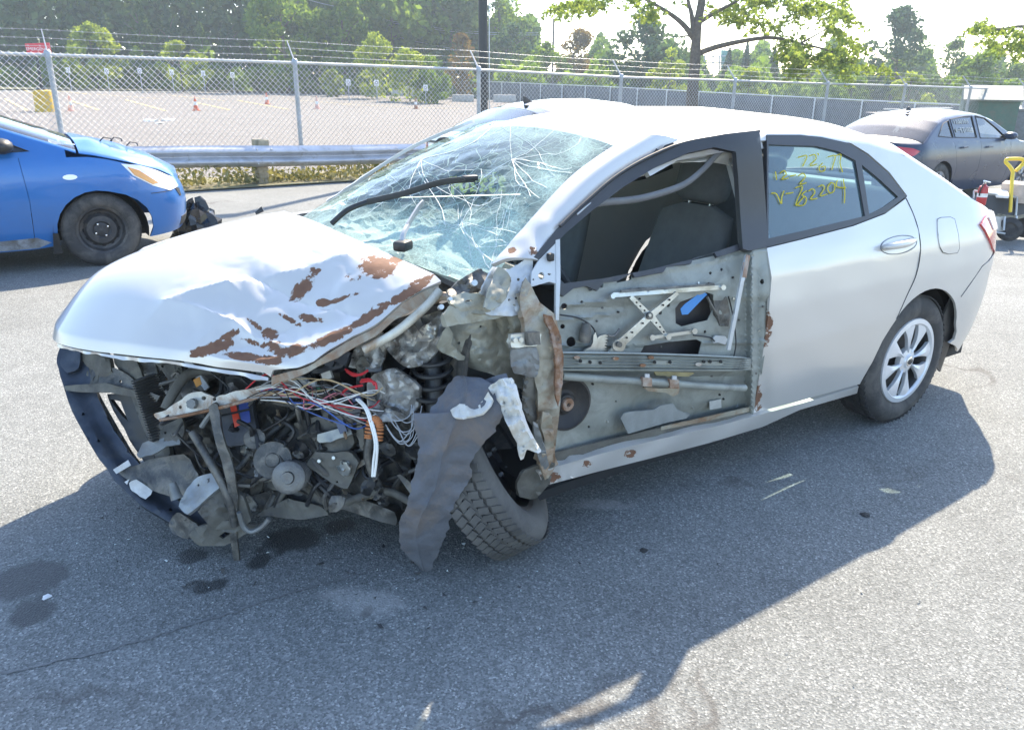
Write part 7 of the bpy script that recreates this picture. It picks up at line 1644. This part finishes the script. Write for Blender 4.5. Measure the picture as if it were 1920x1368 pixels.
tube_obj('tray_rim', [LC(1838, 360, dC), LC(1906, 370, dC+.2)], .014, CHM, ct); tube_obj('tray_rim', [LC(1906, 370, dC+.2), LC(1950, 358, dC+.5)], .014, CHM, ct); tube_obj('tray_rim', [LC(1826, 358, dC), LC(1838, 360, dC)], .012, CHM, ct)
tube_obj('corner_post', [LC(1907, 369, dC+.2), LC(1904, 404, dC+.2)], .014, CHM, ct); tube_obj('corner_post', [LC(1826, 358, dC), LC(1826, 372, dC)], .01, CHM, ct)
for (a, b, c_, d_) in ((1862, 404, 1864, 434), (1884, 406, 1882, 432), (1906, 405, 1902, 440), (1858, 434, 1884, 438)): tube_obj('frame_tube', [LC(a, b, dC+.1), LC(c_, d_, dC+.1)], .013, CHM, ct)
plc('steering_plate', [(1862, 406), (1886, 406), (1884, 434), (1860, 432)], mat('cart_beige', (.5, .47, .42), .7), .01)
for (a, b, dd) in ((1893, 430, .12), (1922, 424, .45)):
    p = LC(a, b, dC+dd); bm = bmesh.new(); M = frame_to(p, Rz @ Vector((.95, .3, 0))); tyre_mesh(bm, .125, .085, .06, 32, M=M); a_lathe(bm, [(.062, -.03), (.062, .03), (.0, .035)], 20, M); finish('cart_wheel', bm, RUB, ct)
hd = [LC(a, b, dC+.1) for a, b in [(1897, 350), (1898, 332), (1899, 322), (1893, 312), (1886, 304), (1888, 299), (1897, 298), (1912, 298), (1919, 300), (1919, 306), (1912, 314), (1905, 320)]]
tube_obj('yellow_handle', spline(hd, 5), .019, mat('handle_yellow', (.7, .5, .04), .4, var=.1), ct, 10)
tube_obj('handle_shaft', [LC(1897, 350, dC+.1), LC(1894, 398, dC+.1)], .018, mat('handle_yellow', (.7, .5, .04), .4), ct, 8)
ex = thing('fire_extinguisher', 'small red fire extinguisher standing at the corner of the garden cart', 'fire extinguisher', V(dep(1838, 384, dC-.05)))
e0 = np.array(ex.location); hE = dep(1841, 338, dC-.05)[2]-e0[2]; REDX = mat('extinguisher_red', (.42, .03, .035), .35, var=.1)
bm = bmesh.new(); a_lathe(bm, [(0, 0), (.045, 0), (.05, .01), (.05, hE*.66), (.042, hE*.78), (.018, hE*.84), (.016, hE*.9), (0, hE*.9)], 20); finish('cylinder', bm, REDX, ex)
bm = bmesh.new(); a_lathe(bm, [(.0508, hE*.34), (.0508, hE*.5)], 20); finish('label_band', bm, mat('cone_white', (.75, .73, .7), .4), ex)
bm = bmesh.new(); a_tube(bm, [(0, 0, hE*.86), (0, 0, hE)], .014, 8); finish('valve', bm, CHR, ex)
tube_obj('squeeze_lever', [(.03, .0, hE*1.02), (-.07, .02, hE*.94)], .008, CHR, ex); tube_obj('hose', spline([(0, 0, hE*.92), (.05, .01, hE*.85), (.065, .0, hE*.6), (.06, 0, hE*.4)], 4), .008, BLKP, ex)
bx_ = thing('cardboard_box', 'open grey-brown cardboard box lying in the garden cart', 'box', V(dep(1905, 372, dC+.35)), R(20)); box_obj('box_body', (0, 0, .07), (.36, .3, .2), mat('cardboard', (.5, .42, .36), .8), bx_, None, .004)
box_obj('box_flap', (.0, .17, .17), (.34, .012, .1), mat('cardboard', (.5, .42, .36), .8), bx_, Matrix.Rotation(.4, 3, 'X'), .002)
pp = thing('paper_stack', 'stack of white papers lying in the garden cart', 'papers', V(dep(1868, 362, dC+.2)), R(30)); box_obj('sheets', (0, 0, 0), (.3, .22, .03), mat('paper_white', (.8, .8, .78), .7), pp, Matrix.Rotation(.12, 3, 'Y'), .003)
# crumpled black plastic by the blue car
g = gpt(372, 445); bg_ = thing('plastic_wreckage', 'crumpled shiny black bumper plastic lying before the blue hatchback', 'debris', (g[0], g[1], 0))
def lump(u, v):
    a = u*6.283; ph = (v-.02)*math.pi/2; r_ = 1+.45*nz((math.cos(a)*2, math.sin(a)*2, v*3), 1.3, 2); return (.26*r_*math.cos(a)*math.cos(ph), .16*r_*math.sin(a)*math.cos(ph), .33*r_*math.sin(ph))
grid('crumpled_sheet', lump, 22, 9, mat('gloss_black', (.015, .016, .018), .15, var=.3), bg_, 0, 12)
plate('plastic_shard', [(480, 402, 5.2), (478, 398, 5.2), (490, 387, 5.2), (494, 396, 5.2)], BLKP, .01, (.002, 9.), parent=None)
sh_ = bpy.data.objects[[o.name for o in wr.children if o.name.startswith('plastic_shard')][0]]
LIT = [('paper_scrap', 'white paper scrap on the far lot left of the grey lump', 'litter', 282, 228, .5, (.8, .8, .78)), ('paper_scrap', 'white paper scrap on the far lot right of the grey lump', 'litter', 316, 227, .5, (.8, .8, .78)), ('crumpled_paper', 'small grey crumpled lump between the two paper scraps', 'litter', 300, 233, .35, (.5, .5, .48)), ('asphalt_crumb', 'small dark crumb on the asphalt inside the wreck shadow', 'litter', 1622, 965, .035, (.03, .03, .03)), ('asphalt_crumb', 'tiny dark crumb near the broken front wheel', 'litter', 1207, 1032, .03, (.035, .035, .035)), ('white_chip', 'tiny white chip on the asphalt beside the oil stain', 'litter', 88, 1119, .028, (.7, .7, .7))]
for nm, lb, cg, px, py, s, c in LIT:
    q = gpt(px, py); bm = bmesh.new(); r_ = bmesh.ops.create_icosphere(bm, subdivisions=2, radius=s*.5)
    for v in bm.verts: v.co *= 1+.5*nz(v.co/s, 3, px); v.co.z *= .3
    o = finish(nm, bm, mat('lit_'+nm, c, .8), None, 20); o.location = (q[0], q[1], gz(q[0], q[1])+s*.05); tag(o, lb, cg)

# ---- crumbs of glass, plastic and grit under the wreck
def crumbs(name, label, n, seed, m, smin, smax, spread):
    rr = np.random.default_rng(seed); bm = bmesh.new()
    for k in range(n):
        px, py = rr.normal(spread[0], spread[2]), rr.normal(spread[1], spread[3])
        if not (905 < py < 1360 and -20 < px < 1940): continue
        q = onp(px, py, 2, 0.); s_ = smin+(smax-smin)*rr.random()**3
        vs = [bm.verts.new((q[0]+s_*rr.normal()*.6, q[1]+s_*rr.normal()*.6, .002+s_*abs(rr.normal())*.5)) for _ in range(4)]
        for f in ((0, 1, 2), (0, 2, 3), (0, 3, 1), (1, 3, 2)):
            bm.faces.new([vs[i] for i in f])
    return tag(finish(name, bm, m, None, 0), label, 'debris', kind='stuff')
crumbs('glass_crumbs', 'pale crumbs of broken glass scattered under the smashed front', 260, 3, mat('crumb_glass', (.55, .62, .62), .2), .002, .008, (620, 1040, 260, 60))
crumbs('plastic_crumbs', 'dark crumbs of plastic and dirt scattered under the smashed front', 240, 4, mat('crumb_dark', (.05, .05, .05), .8), .003, .014, (600, 1030, 280, 70))
crumbs('grit', 'loose grit lying on the open asphalt', 420, 5, mat('crumb_grit', (.3, .29, .27), .9), .002, .006, (1000, 1150, 600, 120))
# ---- air: thin summer haze round the whole place
bm = bmesh.new(); a_box(bm, (-40, -70, 12.5), (212, 212, 34.5)); hz = finish('haze', bm, None, None, 0); hz.data.materials.clear()
b = NB('haze_air'); pv = b.n('VolumePrincipled'); pv.inputs['Color'].default_value = (.72, .86, 1., 1); pv.inputs['Density'].default_value = .001; pv.inputs['Anisotropy'].default_value = .35
b.l(pv.outputs[0], b.out.inputs['Volume']); hz.data.materials.append(b.m); tag(hz, kind='stuff')
sc.cycles.volume_bounces = 0; sc.cycles.volume_step_rate = 10; sc.cycles.volume_max_steps = 16
